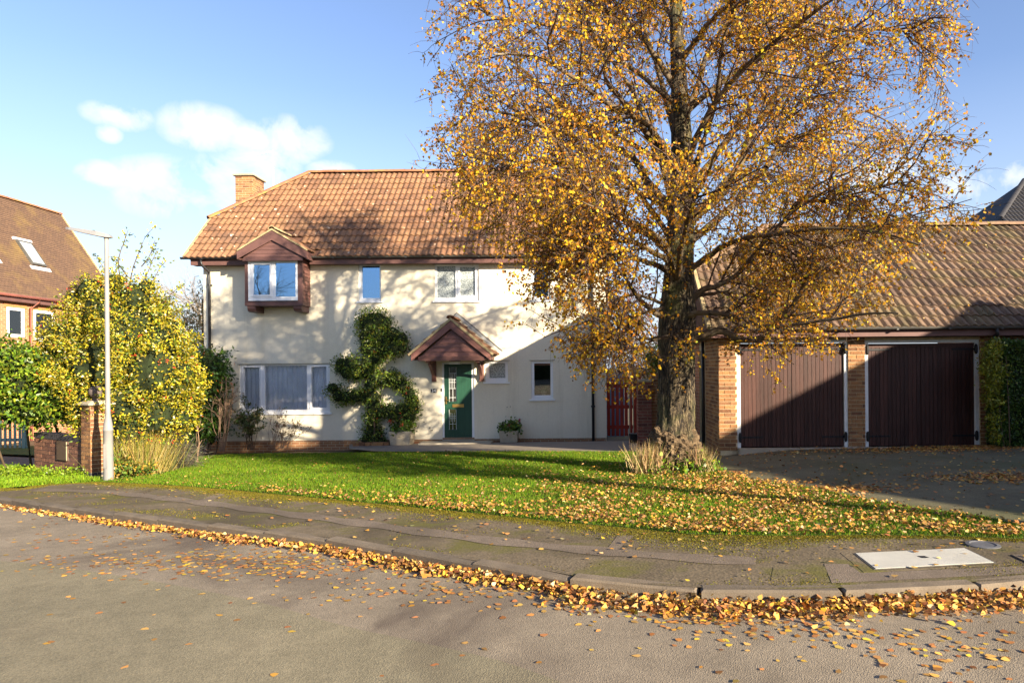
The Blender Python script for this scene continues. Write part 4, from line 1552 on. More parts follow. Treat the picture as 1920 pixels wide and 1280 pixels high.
# side door in shadow and its step
MB().box(GW0 + 0.09, GW0 + 0.13, 14.985, 15.615, GB - 0.1, GB + 1.975).build('side_door', M['garage_board'], garage)
MB().box(GW0 - 0.35, GW0 + 0.0, 14.95, 15.65, GB - 0.4, GB - 0.12).build('side_step', M['concrete'], garage)
MB().tube([(GW0 - 0.05, 14.92, GB - 0.3), (GW0 - 0.05, 14.92, gtop)], 0.034, 10).build('downpipe', M['black_plastic'], garage, smooth=True)

for dr, (px0, px1) in ((d1, (1389.5, 1584)), (d2, (1629.5, 1830))):
    # white frame: two posts and a head
    lx0, lx1 = PX(px0, GY, 740), PX(px1, GY, 740)
    zt = dr[3] - 0.055
    fr_ = MB().box(dr[0] + 0.004, lx0 - 0.003, GY + 0.03, GY + 0.12, GB + 0.005, zt).box(lx1 + 0.003, dr[1] - 0.004, GY + 0.03, GY + 0.12, GB + 0.005, zt)
    fr_.box(dr[0] + 0.004, dr[1] - 0.004, GY + 0.025, GY + 0.12, zt + 0.001, dr[3] - 0.003)
    fr_.build('door_frame', M['white_paint'], garage)
    dz1_ = zt - 0.012
    leafw = (lx1 - lx0 - 0.008) / 2
    for s in (0, 1):
        a = lx0 + s * (leafw + 0.008)
        dl = MB().box(a, a + leafw, GY + 0.085, GY + 0.11, GB + 0.03, dz1_).box(a, a + leafw, GY + 0.058, GY + 0.0849, dz1_ - 0.075, dz1_).build('garage_door', M['garage_board'], garage)
        nb = 13
        for i in range(nb):
            w_ = leafw / nb
            MB().box(a + i * w_ + 0.0035, a + (i + 1) * w_ - 0.0035, GY + 0.066 + 0.003 * ((i * 7) % 3) * 0.4, GY + 0.0848, GB + 0.03, dz1_ - 0.077).build('board', M['garage_board'], dl)
        hx_ = a - 0.02 if s == 0 else a + leafw + 0.02
        for hz_ in (GB + 0.22, dz1_ - 0.12):
            sg = 1 if s == 0 else -1
            hb = MB().lathe((hx_, GY + 0.02, hz_ - 0.1), [(0.012, 0), (0.03, 0.03), (0.034, 0.1), (0.03, 0.17), (0.012, 0.2)], 10)
            hb.box(min(hx_, hx_ + sg * 0.46), max(hx_, hx_ + sg * 0.46), GY + 0.054, GY + 0.0625, hz_ - 0.018, hz_ + 0.018)
            hb.build('strap_hinge', M['iron'], dl)
MB().box(d1[0] - 0.05, d1[1] + 0.05, GY - 0.002, GY + 0.0, d1[3] - 0.005, d1[3] + 0.0).build('drip', M['gutter_grey'], garage)

groof, GP = half_hip_roof(garage, GX0, GX1, GE, GZE - 0.03, GPITCH, GRUN, 1.6, 1.94, M['deck'])
GSL = GRUN / math.cos(GPITCH)
gsH = 1.6 / math.cos(GPITCH)
tile2 = tile_mesh('tile', M['tile2'])
tile_slope(groof, tile2, GX0, GX1, GE, GZE, GPITCH, GSL, 0.335, 0.333, [(GX0, gsH, GX0 + 1.94, GSL, 1), (GX1, gsH, GX1 - 1.94, GSL, -1)],
           lambda x, s: True, 13, 300, lambda x, s: x)
rt2 = half_tube('ridge_tile', pmat('garage_ridge', (0.24, 0.15, 0.095), 0.9, 0.25, 6, 50, 0.3, 70, dirt=(0.2, 0.19, 0.05), dirt_amt=0.6, dirt_scale=3))
ridge_run(groof, 'ridge_tile', rt2, GP['rl'] + up, GP['rr'] + up, seed=4)
ridge_run(groof, 'hip_tile', rt2, GP['hfl'] + Vector((-0.05, -0.03, 0.02)), GP['rl'] + up, seed=5)
d = GP['hfl'] - GP['fl']
MB().obox((GP['fl'] + GP['hfl']) / 2 + Vector((0, 0, 0.03)), (0.035, 0, 0), d / 2, (0, -0.03, 0.03)).build('verge', M['mortar'], groof)
MB().box(GX0 + 0.05, GX1, GE + 0.09, GE + 0.115, GZE - 0.19, GZE - 0.05).build('fascia', M['trim'], garage)
MB().box(GX0 + 0.05, GX1, GE + 0.116, GY + 0.05, GZE - 0.185, GZE - 0.17).build('soffit', M['trim'], garage)
MB().box(GX0 + 0.05, GX0 + 0.075, GE + 0.12, 18.8, GZE - 0.19, GZE - 0.04).build('bargeboard', M['trim'], garage)
half_gutter('gutter', M['gutter_grey'], garage, GX0, GX1, GE + 0.01, GZE - 0.01)
xd = PX(1850, GY, 740)
MB().tube([(xd - 0.02, GE + 0.01, GZE - 0.06), (xd - 0.02, GE + 0.01, GZE - 0.17), (xd, GY - 0.06, GZE - 0.35), (xd, GY - 0.06, GB + 0.02)], 0.036, 12).build('downpipe', M['black_plastic'], garage, smooth=True)

# gable wall of the garage, above the side wall
tpg = math.tan(GPITCH)
MB().prism([(GW0, GY, gtop), (GW0, GE + 1.6, GZE + 1.6 * tpg - 0.16), (GW0, GE + 2 * GRUN - 1.6, GZE + 1.6 * tpg - 0.16), (GW0, 18.7, gtop)], (0.2, 0, 0)).build('gable', M['brick_y'], garage)

# ================================================================== BRICK PIER, GATE, GARDEN BITS BETWEEN HOUSE AND GARAGE
pz = G(1.6, 16.2)
pier = thing('brick_pier', 'weathered red brick pier between the red gate and the birch', 'pier', (1.64, 16.3, pz))
px0_, px1_ = PX(1197, 16.2, 780), PX(1222, 16.2, 780)
ztp = PZ(1210, 716, 16.2)
ncp = int((ztp - pz) / 0.075) + 2
MB().box(px0_ + 0.005, px1_ - 0.005, 16.205, 16.53, pz - 0.3, pz - 0.1 + ncp * 0.075).build('core', M['mortar_grey'], pier)
lay_bricks(pier, (px0_, 16.2), 0, px1_ - px0_, pz - 0.1, ncp, M['brick_red'], 31)
lay_bricks(pier, (px0_, 16.53), -math.pi / 2, 0.33, pz - 0.1, ncp, M['brick_red'], 32)
MB().box(px0_ - 0.03, px1_ + 0.03, 16.17, 16.56, pz - 0.1 + ncp * 0.075 + 0.002, pz - 0.04 + ncp * 0.075).build('coping', M['concrete'], pier, bevel=0.01)
gwall = MB().box(px1_ + 0.002, GW0 - 0.005, 16.35, 16.55, G(2, 16) - 0.3, pz + 1.75).build('garden_wall', M['brick_x'])
tag(gwall, 'shaded brick garden wall behind the birch trunk, joining garage and pier', 'wall')

M['gate_red'] = pmat('red_stained_wood', (0.36, 0.040, 0.022), 0.6, 0.25, 5, 50, 0.2, 40, stretch=(4, 4, 0.4))
gate = thing('garden_gate', 'red stained wooden gate of upright slats beside the cream house', 'gate', (1.3, 19.4, G(1.3, 19.4)))
gy = 19.4
gx0_, gx1_ = WX1 + 0.02, PX(1196, gy, 780)
gz0, gz1 = G(1.3, gy) + 0.08, PZ(1165, 708, gy)
nsl = 7
pit_ = (gx1_ - gx0_) / nsl
for i in range(nsl):
    MB().box(gx0_ + i * pit_ + 0.004, gx0_ + (i + 1) * pit_ - 0.034, gy, gy + 0.02, gz0, gz1 + 0.01 * (i % 2)).build('slat', M['gate_red'], gate)
for z in (gz0 + 0.2, (gz0 + gz1) / 2 - 0.05, gz1 - 0.28):
    MB().box(gx0_, gx1_, gy + 0.021, gy + 0.06, z, z + 0.1).build('rail', M['gate_red'], gate)
MB().box(gx1_ + 0.01, gx1_ + 0.1, gy - 0.01, gy + 0.09, gz0 - 0.1, gz1 + 0.05).build('post', M['gate_red'], gate)
M['blue'] = pmat('faded_blue_plastic', (0.17, 0.34, 0.52), 0.6, 0.15, 4)
bz = PZ(1150, 706, 20.3)
tag(MB().box(PX(1132, 20.3, 700), PX(1170, 20.3, 700), 20.3, 20.33, G(1, 20), bz + 0.1).build('blue_panel', M['blue']), 'strip of blue panel showing above the red gate', 'panel')
M['trellis'] = pmat('pale_trellis_wood', (0.50, 0.38, 0.22), 0.8, 0.2, 5)
tr = thing('trellis', 'pale wooden trellis screen between the gate and the pier', 'trellis', (1.55, 18.6, G(1.5, 18.6)))
tx0, tx1 = PX(1180, 18.6, 700), PX(1194, 18.6, 700)
tz0, tz1 = G(1.5, 18.6) - 0.03, PZ(1187, 686, 18.6)
for x in np.linspace(tx0, tx1, 3):
    MB().box(x - 0.012, x + 0.012, 18.6, 18.615, tz0, tz1).build('upright', M['trellis'], tr)
for z in np.linspace(tz1 - 0.55, tz1 - 0.02, 5):
    MB().box(tx0 - 0.02, tx1 + 0.02, 18.584, 18.599, z - 0.012, z + 0.012).build('crossbar', M['trellis'], tr)
bn = MB().lathe((PX(1190, 17.6, 820), 17.6, G(1.4, 17.6)), [(0.1, 0), (0.13, 0.03), (0.15, 0.24), (0.16, 0.25), (0.14, 0.25)], 18).build('plant_pot', M['black_plastic'], smooth=True)
tag(bn, 'small black pot on the path at the foot of the red gate', 'plant pot')

# ================================================================== LEFT: BOUNDARY WALL, PIER, LAMP POST
ang = math.radians(30)
PYR = 12.3
pc = gnd(171, 897)                                      # the pier's near corner
pc = Vector((PX(170.5, PYR, 890), PYR, G(-8.7, PYR) - 0.02))
u1 = Vector((-math.cos(ang), math.sin(ang), 0))         # along the wall, away to the left
u2 = Vector((math.sin(ang), math.cos(ang), 0))          # along the pier's lit face
PWD = 0.33
npc = 18
zp0 = pc.z - 0.05
gp = thing('gate_pier', 'square brick pier with stone cap and ball finial next to the lamp post', 'pier', pc)
cc = pc + (u1 + u2) * PWD / 2
MB().obox((cc.x, cc.y, zp0 + npc * 0.0375), u1 * (PWD / 2 - 0.006), u2 * (PWD / 2 - 0.006), (0, 0, npc * 0.0375)).build('core', M['brick_mortar'], gp)
# faces: left face runs from the far-left corner to the near corner; lit face from the near corner back
aL = math.atan2(-u1.y, -u1.x)
lay_bricks(gp, (pc + u1 * PWD)[:2], aL, PWD, zp0 + 0.15, npc - 2, M['brick'], 41)
lay_bricks(gp, pc[:2], math.atan2(u2.y, u2.x), PWD, zp0 + 0.15, npc - 2, M['brick'], 42, 0.1)
lay_bricks(gp, (pc + u1 * PWD)[:2], aL, PWD, zp0, 2, M['blue_brick'], 43)
lay_bricks(gp, pc[:2], math.atan2(u2.y, u2.x), PWD, zp0, 2, M['blue_brick'], 44)
zt_ = zp0 + npc * 0.075
b = MB()
for r, z in ((0.20, 0.0), (0.225, 0.012), (0.225, 0.035), (0.12, 0.085)):
    b.v += [tuple(cc + u1 * (i * r) + u2 * (j * r) + Vector((0, 0, zt_ + 0.002 + z - cc.z))) for i, j in ((-1, -1), (1, -1), (1, 1), (-1, 1))]
b.f = [(3, 2, 1, 0)] + [(4 * k + i, 4 * k + (i + 1) % 4, 4 * k + 4 + (i + 1) % 4, 4 * k + 4 + i) for k in range(3) for i in range(4)] + [(12, 13, 14, 15)]
b.build('cap', M['concrete'], gp)
pr = [(0.07, 0), (0.085, 0.02), (0.05, 0.045), (0.045, 0.06)] + [(0.115 * math.sin(a), 0.165 - 0.115 * math.cos(a)) for a in np.linspace(0.42, 3.1, 12)]
MB().lathe((cc.x, cc.y, zt_ + 0.082), pr, 20).build('ball_finial', pmat('dark_stone', (0.13, 0.10, 0.09), 0.9, 0.3, 9, 60, 0.4, 60), gp, smooth=True)

wl = thing('boundary_wall', 'low dark brick wall with meter box below the laurel', 'wall', pc + u1 * 1.3)
ws = pc + u1 * (PWD + 0.004) + u2 * 0.05
WL = 1.95
ncw = 9
zw0 = zp0 + 0.0
MB().obox((ws + u1 * WL / 2 + u2 * 0.11).xy.to_3d() + Vector((0, 0, zw0 + ncw * 0.0375 - 0.1)), u1 * WL / 2, u2 * 0.1, (0, 0, ncw * 0.0375 + 0.1)).build('core', M['mortar_grey'], wl)
we = ws + u1 * WL
MB_ = M['brick_dark'] = pmat('brown_brick', (0.23, 0.115, 0.075), 0.9, 0.22, 18, 120, 0.5, 160, rnd_cols=[(0.6, 0.55, 0.6), (0.85, 0.8, 0.8), (1, 1, 1), (1.2, 1.1, 1.05)])
mbx = (0.95, 1.38, zw0 + 0.30, zw0 + 0.66)              # meter box opening, from the far end
lay_bricks(wl, we[:2], aL, WL, zw0 + 0.075, ncw - 1, MB_, 45, 0.03, holes=[mbx])
lay_bricks(wl, we[:2], aL, WL, zw0, 1, M['blue_brick'], 46)
ct = zw0 + ncw * 0.075
for i in range(int(WL / 0.075)):
    p = we + (-u1) * (i * 0.075 + 0.0375) + u2 * 0.1
    link('coping_brick', brick_piece(0.066, M['blue_brick'], 0.22, 0.102), None, wl, (p.x - u2.x * 0.115, p.y - u2.y * 0.115, ct + 0.004), (0, 0, aL))
mp_ = we - u1 * (mbx[0] + mbx[1]) / 2
mb_ = MB().obox((mp_.x - u2.x * 0.012, mp_.y - u2.y * 0.012, (mbx[2] + mbx[3]) / 2), u1 * 0.2, u2 * 0.02, (0, 0, 0.18)).build('meter_box', pmat('brown_plastic', (0.10, 0.062, 0.045), 0.5, 0.1, 3), wl, bevel=0.004)
MB().obox((mp_.x - u1.x * 0.19 - u2.x * 0.036, mp_.y - u1.y * 0.19 - u2.y * 0.036, (mbx[2] + mbx[3]) / 2), u1 * 0.008, u2 * 0.003, (0, 0, 0.175)).build('door_edge', M['brick_mortar'], mb_)

lpx = gnd(203.5, 898)
lp = thing('street_lamp', 'slim white street lamp post with flat grey head beside the holly', 'street lamp', lpx)
s_ = lpx.y
lz = PZ(203, 446, s_) - lpx.z
M['lamp_post'] = pmat('pale_grey_paint', (0.235, 0.23, 0.22), 0.55, 0.1, 5, 50, dirt=(0.4, 0.37, 0.3), dirt_amt=0.4, dirt_scale=3)
MB().lathe(lpx, [(0.076, -0.3), (0.076, 0.0), (0.074, 0.84), (0.079, 0.845), (0.079, 0.875), (0.071, 0.885), (0.069, 0.95), (0.041, 1.12), (0.039, 1.14), (0.037, 2.0), (0.033, lz - 0.02), (0.022, lz)], 20).build('post', M['lamp_post'], lp, smooth=True)
dz = MB().box(lpx.x - 0.033, lpx.x + 0.033, lpx.y - 0.08, lpx.y - 0.071, lpx.z + 0.2, lpx.z + 0.62).build('access_door', M['lamp_post'], lp, bevel=0.002)
hd = MB()
hp = Vector((lpx.x, lpx.y, lpx.z + lz))
prof = []
for t, w_, h_ in ((-0.09, 0.04, 0.035), (-0.02, 0.08, 0.07), (0.12, 0.12, 0.085), (0.35, 0.135, 0.07), (0.58, 0.12, 0.05), (0.66, 0.08, 0.03)):
    c = hp + Vector((-t, 0, 0.03 + t * 0.20))
    hd.v += [tuple(c + Vector((0, i * w_, j * h_))) for i, j in ((-1, -0.35), (1, -0.35), (0.7, 0.6), (-0.7, 0.6))]
hd.f = [(0, 1, 2, 3)] + [(4 * k + i, 4 * k + 4 + i, 4 * k + 4 + (i + 1) % 4, 4 * k + (i + 1) % 4) for k in range(5) for i in range(4)] + [(23, 22, 21, 20)]
hd.build('lantern', pmat('lantern_grey', (0.22, 0.22, 0.22), 0.5, 0.1, 4), lp)
MB().lathe(hp + Vector((-0.22, 0, 0.095)), [(0.02, 0), (0.025, 0.02), (0.018, 0.04)], 10).build('photocell', M['black_plastic'], lp)
MB().lathe(hp + Vector((0, 0, -0.04)), [(0.035, 0), (0.038, 0.03), (0.05, 0.06)], 12).build('collar', M['lamp_post'], lp)

# ================================================================== LEFT NEIGHBOUR (brick, steep plain-tiled roof with rooflights)
NX = -21.0
NEX, NEZ = -20.68, 4.50
NRX, NRZ = -23.55, 8.83
NY0, NY1 = 17.0, 31.0
nb_ = thing('brick_house', 'orange brick house with steep brown roof and rooflights, beyond the holly', 'house', (NX, 26, G(-20, 24)))
z0_ = G(-20, 24) - 0.5
wins = [(25.2, 26.0, PZ(29, 632, 25.6), PZ(29, 577, 25.6)), (26.45, 27.5, PZ(80, 640, 27.0), PZ(80, 583, 27.0))]
# wall facing +X, with window openings
xs = MB()
ys_ = sorted(set([NY0, NY1] + [w[i] for w in wins for i in (0, 1)]))
zs_ = sorted(set([z0_, NEZ - 0.1] + [w[i] for w in wins for i in (2, 3)]))
for i in range(len(ys_) - 1):
    for j in range(len(zs_) - 1):
        cy, cz = (ys_[i] + ys_[i + 1]) / 2, (zs_[j] + zs_[j + 1]) / 2
        if any(w[0] < cy < w[1] and w[2] < cz < w[3] for w in wins):
            continue
        xs.add([(NX, ys_[i], zs_[j]), (NX, ys_[i + 1], zs_[j]), (NX, ys_[i + 1], zs_[j + 1]), (NX, ys_[i], zs_[j + 1])], [(0, 1, 2, 3)])
M['brick_n'] = brick_texture('orange_brickwork', 1, (0.46, 0.185, 0.075), (0.38, 0.145, 0.062), (0.52, 0.38, 0.25))
xs.build('wall', M['brick_n'], nb_, fixn=False)
MB().box(NX - 5.2, NX - 0.001, NY0, NY0 + 0.2, z0_, NEZ).box(NX - 5.2, NX - 0.001, NY1 - 0.2, NY1, z0_, NEZ).box(NX - 5.2, NX - 5.0, NY0 + 0.2, NY1 - 0.2, z0_, NEZ).build('side_wall', M['brick_x'], nb_)
MB().prism([(NX, NY1 - 0.02, NEZ), (NRX, NY1 - 0.02, NRZ - 0.4), (2 * NRX - NX, NY1 - 0.02, NEZ)], (0, -0.2, 0)).build('gable', M['brick_x'], nb_)
M['room_pale'] = pmat('pale_room', (0.6, 0.62, 0.5), 0.9, 0.05, 2)
for w in wins:
    wf = MB()
    a, c, d_, e = w
    wf.box(NX - 0.06, NX + 0.012, a, a + 0.1, d_, e).box(NX - 0.06, NX + 0.012, c - 0.1, c, d_, e).box(NX - 0.06, NX + 0.012, a + 0.1, c - 0.1, d_, d_ + 0.11).box(NX - 0.06, NX + 0.012, a + 0.1, c - 0.1, e - 0.1, e)
    wf = wf.build('window', M['upvc'], nb_)
    MB().box(NX - 0.03, NX - 0.025, a + 0.09, c - 0.09, d_ + 0.1, e - 0.09).build('pane', M['glass'], wf)
    MB().box(NX - 0.2, NX - 0.17, a - 0.1, c + 0.1, d_ - 0.1, e + 0.1).build('blind', M['room_pale'], wf)
    MB().box(NX + 0.001, NX + 0.02, a - 0.12, c + 0.12, e + 0.002, e + 0.22).build('soldier_course', pmat('soldier_brick', (0.47, 0.21, 0.075), 0.9, 0.2, 14, 60, 0.4, 60), nb_)
# roof: laid courses of small plain tiles
M['plain_tile'] = None
m_, nt_2, out_2 = new_mat('plain_tile')
pos_ = N(nt_2, 'ShaderNodeNewGeometry').outputs['Position']
sx_ = N(nt_2, 'ShaderNodeSeparateXYZ')
nt_2.links.new(pos_, sx_.inputs[0])
cb_ = N(nt_2, 'ShaderNodeCombineXYZ')
nt_2.links.new(sx_.outputs[1], cb_.inputs[0])
nt_2.links.new(mathn(nt_2, 'MULTIPLY', sx_.outputs[2], 1.2), cb_.inputs[1])
bt_ = N(nt_2, 'ShaderNodeTexBrick', Scale=1.0)
bt_.inputs['Brick Width'].default_value = 0.165
bt_.inputs['Row Height'].default_value = 0.1
bt_.inputs['Mortar Size'].default_value = 0.006
for k_, c_ in (('Color1', (0.155, 0.088, 0.05)), ('Color2', (0.115, 0.066, 0.04)), ('Mortar', (0.05, 0.03, 0.02))):
    bt_.inputs[k_].default_value = c_ + (1,)
nt_2.links.new(cb_.outputs[0], bt_.inputs['Vector'])
nn = noise(nt_2, 0.8, 5, 0.6, pos_)
lich = ramp(nt_2, nn.outputs[0], [(0.52, (0, 0, 0)), (0.75, (0.7,) * 3)]).outputs[0]
cc_ = mixc(nt_2, lich, bt_.outputs[0], (0.24, 0.155, 0.04))
bb_ = N(nt_2, 'ShaderNodeBsdfPrincipled', Roughness=0.9)
nt_2.links.new(cc_, bb_.inputs['Base Color'])
nt_2.links.new(bb_.outputs[0], out_2.inputs[0])
M['plain_tile'] = m_
dv = Vector((NRX - NEX, 0, NRZ - NEZ))
sl = dv.length
dvu = dv.normalized()
nrm_ = Vector((dvu.z, 0, -dvu.x))
rb = MB().prism([(NEX, NY0 - 0.2, NEZ), (NRX, NY0 - 0.2, NRZ), (2 * NRX - NEX, NY0 - 0.2, NEZ)], (0, NY1 - NY0 + 0.4, 0)).build('roof', M['deck'], nb_)
tcs = MB()
nrow_ = int(sl / 0.11)
for r in range(nrow_):
    a = Vector((NEX, 0, NEZ)) + dvu * (r * sl / nrow_)
    c = a + dvu * (sl / nrow_ + 0.05)
    q0, q1 = a + nrm_ * 0.035, c + nrm_ * 0.012
    y0_, y1_ = NY0 - 0.22, NY1 + 0.22
    tcs.add([(q0.x, y0_, q0.z), (q0.x, y1_, q0.z), (q1.x, y1_, q1.z), (q1.x, y0_, q1.z), (a.x, y0_, a.z), (a.x, y1_, a.z), (c.x, y1_, c.z), (c.x, y0_, c.z)],
            [(0, 1, 2, 3), (4, 5, 1, 0), (5, 6, 2, 1), (7, 4, 0, 3)])
tag(tcs.build('tile_courses', M['plain_tile'], rb, fixn=False), kind='stuff')
rtn = half_tube('ridge_tile', M['ridge'], 0.45, 0.13)
ridge_run(rb, 'ridge_tile', rtn, (NRX, NY0 - 0.2, NRZ + 0.0), (NRX, NY1 + 0.25, NRZ + 0.0), 0.45, 8)
MB().obox(Vector((NEX, NY1 + 0.24, NEZ)) + dv / 2 + nrm_ * 0.02, dv / 2, (0, 0.02, 0), nrm_ * 0.05).build('verge', M['mortar'], rb)
M['roof_glass'] = pmat('sky_pale_rooflight', (0.42, 0.47, 0.47), 0.15, 0.1, 2, spec=0.6)  # pale sky reflection set as the pane's base colour
for (yy, tt) in ((27.45, 0.43), (25.05, 0.43)):
    c = Vector((NEX, yy, NEZ)) + dvu * (sl * tt) + nrm_ * 0.06
    rl = MB().obox(c, (0, 0.36, 0), dvu * 0.58, nrm_ * 0.05).build('rooflight', M['gutter_grey'], nb_)
    MB().obox(c + nrm_ * 0.053, (0, 0.29, 0), dvu * 0.5, nrm_ * 0.004).build('pane', M['roof_glass'], rl)
    MB().obox(c - dvu * 0.72 + nrm_ * -0.02, (0, 0.5, 0), dvu * 0.08, nrm_ * 0.012).build('lead_apron', M['upvc'], rl)
    MB().obox(c + dvu * 0.66 + nrm_ * 0.01, (0, 0.46, 0), dvu * 0.05, nrm_ * 0.03).build('top_flashing', M['upvc'], rl)
M['brown_gutter'] = pmat('brown_gutter', (0.28, 0.10, 0.07), 0.45, 0.15, 4)
MB().box(NEX - 0.1, NEX - 0.07, NY0, NY1, NEZ - 0.24, NEZ - 0.06).box(NX + 0.002, NEX - 0.101, NY0, NY1, NEZ - 0.25, NEZ - 0.2).build('fascia', M['trim'], nb_)
MB().tube([(NEX, NY0, NEZ - 0.03), (NEX, NY1, NEZ - 0.03)], 0.06, 10).build('gutter', M['brown_gutter'], nb_, smooth=True)
yd = 26.35
MB().tube([(NEX, yd, NEZ - 0.06), (NEX, yd, NEZ - 0.2), (NX + 0.06, yd - 0.12, NEZ - 0.42), (NX + 0.06, yd - 0.12, z0_)], 0.045, 10).build('downpipe', M['brown_gutter'], nb_, smooth=True)

# green picket fence before it
M['fence_green'] = pmat('blue_green_paint', (0.17, 0.29, 0.27), 0.6, 0.15, 5, 40)
fc_ = thing('picket_fence', 'blue-green picket fence in front of the orange brick house', 'fence', (-18, 20.5, G(-18, 20.5)))
fy = 20.5
fz = G(-18, fy)
for i in range(26):
    x = -20.4 + i * 0.147
    MB().box(x - 0.035, x + 0.035, fy, fy + 0.02, fz + 0.06, fz + 1.25).build('picket', M['fence_green'], fc_)
for z in (fz + 0.25, fz + 1.0):
    MB().box(-20.5, -16.65, fy + 0.021, fy + 0.06, z, z + 0.09).build('rail', M['fence_green'], fc_)
for x in (-20.45, -18.5, -16.6):
    MB().box(x - 0.05, x + 0.05, fy - 0.02, fy + 0.08, fz - 0.2, fz + 1.33).build('post', M['fence_green'], fc_)

# ================================================================== RIGHT: FAR HOUSE WITH DARK ROOF, AND THE LOW BUILDING OUT OF FRAME
FY = 27.0
M['tile3'] = pmat('charcoal_tile', (0.045, 0.043, 0.045), 0.7, 0.2, 5, 50, 0.3, 60)
fx0 = PX(1905, FY, 430)
fze = PZ(1830, 440, FY)
far = thing('dark_roofed_house', 'house with charcoal tiled roof rising behind the garage ridge', 'house', (fx0 + 5, FY, G(20, 24)))
MB().box(fx0 + 0.3, fx0 + 11.5, FY + 0.4, FY + 6.5, G(20, 24) - 0.3, fze - 0.1).build('wall', M['brick_x'], far)
fr3, FP = half_hip_roof(far, fx0, fx0 + 12, FY, fze - 0.03, math.radians(42), 3.4, 0.95, 2.6, M['tile3'])
fsl = 3.4 / math.cos(math.radians(42))
tile_slope(fr3, tile_mesh('tile', M['tile3']), fx0, fx0 + 12, FY, fze, math.radians(42), fsl, 0.335, 0.333,
           [(fx0, 0.95 / math.cos(math.radians(42)), fx0 + 2.6, fsl, 1)], lambda x, s: True, 14, 0)
ridge_run(fr3, 'hip_tile', half_tube('ridge_tile', M['tile3']), FP['hfl'] + Vector((-0.05, 0, 0.02)), FP['rl'] + up, seed=6)
ridge_run(fr3, 'ridge_tile', half_tube('ridge_tile', M['tile3']), FP['rl'] + up, FP['rr'] + up, seed=7)

# the neighbour's low building to the right of the drive: its roof shades drive and garage doors
rdir = Vector((-0.61, 3.4, 0)).normalized()
rprp = Vector((-rdir.y, rdir.x, 0))                      # toward the drive
S0 = Vector((14.6, -0.6, 0))
LR = 10.0
RH, EH, HALF = 4.9, 2.7, 2.9
low = thing('neighbour_garage', 'low brick outbuilding with pitched roof on the right of the drive', 'building', S0)
b = MB()
b.prism([S0 + rprp * (HALF - 0.25) - Vector((0, 0, 0.5)), S0 - rprp * (HALF - 0.25) - Vector((0, 0, 0.5)), S0 - rprp * (HALF - 0.25) + Vector((0, 0, EH)), S0 + Vector((0, 0, RH - 0.15)), S0 + rprp * (HALF - 0.25) + Vector((0, 0, EH))], rdir * LR)
b.build('wall', M['brick_x'], low)
for sg in (-1, 1):
    e0 = S0 + rprp * (HALF * sg) + Vector((0, 0, EH)) - rdir * 0.2
    a0 = S0 + Vector((0, 0, RH)) - rdir * 0.2
    MB().prism([e0, a0, a0 + rdir * (LR + 0.4), e0 + rdir * (LR + 0.4)], (0, 0, 0.08)).build('roof', M['tile2'], low)
# ================================================================== TREES
def catmull(pts, n):
    p = np.asarray(pts, float)
    p = np.vstack([2 * p[0] - p[1], p, 2 * p[-1] - p[-2]])
    u = np.linspace(0, len(p) - 3 - 1e-6, n)
    i = u.astype(int) + 1
    t = (u - (i - 1))[:, None]
    a, b_, c, d = p[i - 1], p[i], p[i + 1], p[i + 2]
    return 0.5 * (2 * b_ + (c - a) * t + (2 * a - 5 * b_ + 4 * c - d) * t ** 2 + (3 * b_ - a - 3 * c + d) * t ** 3)


def limb_mesh(lines, seed, sides=9, rough=0.10):
    """lines: [(pts (n,3), radii (n,))] -> one lumpy tapering mesh"""
    rng = np.random.default_rng(seed)
    V, Fc, k = [], [], 0
    for pts, rad in lines:
        n = len(pts)
        v, f = tubes(pts[None], rad[None], sides)
        v = v.reshape(n, sides, 3)
        c = pts[:, None]
        jit = 1 + rough * rng.normal(0, 1, (n, sides, 1)).clip(-1.6, 1.6)
        v = c + (v - c) * jit
        V.append(v.reshape(-1, 3))
        Fc.append(f + k)
        k += n * sides
    return np.vstack(V), np.vstack(Fc)


def sprout(rng, bases, tang, n_per, length, spread, up_, droop, seg, out_c, tmin=0.2, outw=0.3):
    """children of polylines: bases (m,k,3). returns (M,seg,3) polylines"""
    m, k, _ = bases.shape
    idx = np.repeat(np.arange(m), n_per)
    M_ = len(idx)
    t = tmin + (1 - tmin) * rng.random(M_) ** 0.85
    u = t * (k - 1)
    i0 = np.minimum(u.astype(int), k - 2)
    fr_ = (u - i0)[:, None]
    p0 = bases[idx, i0] * (1 - fr_) + bases[idx, i0 + 1] * fr_
    tg = unit(bases[idx, i0 + 1] - bases[idx, i0])
    r = rng.normal(0, 1, (M_, 3))
    r -= (r * tg).sum(1, keepdims=True) * tg
    r = unit(r)
    o = p0 - out_c
    o[:, 2] = 0
    o = unit(o)
    d = unit(tg * (1 - spread) + r * spread + o * outw + np.array([0, 0, up_]))
    L = length * rng.uniform(0.55, 1.25, M_) * (1.15 - 0.45 * t)
    pts = np.empty((M_, seg, 3))
    pts[:, 0] = p0
    for s in range(1, seg):
        d = unit(d + np.array([0, 0, -droop]) + rng.normal(0, 0.12, (M_, 3)))
        pts[:, s] = pts[:, s - 1] + d * (L / (seg - 1))[:, None]
    return pts, t


# ------------------------------------------------------------------ the birch
TY = 11.4
TB = gnd(1265, 884)
TX = TB.x
birch = thing('birch_tree', 'big golden autumn birch with thick burred trunk on the lawn', 'tree', (TX, TY, G(TX, TY)))
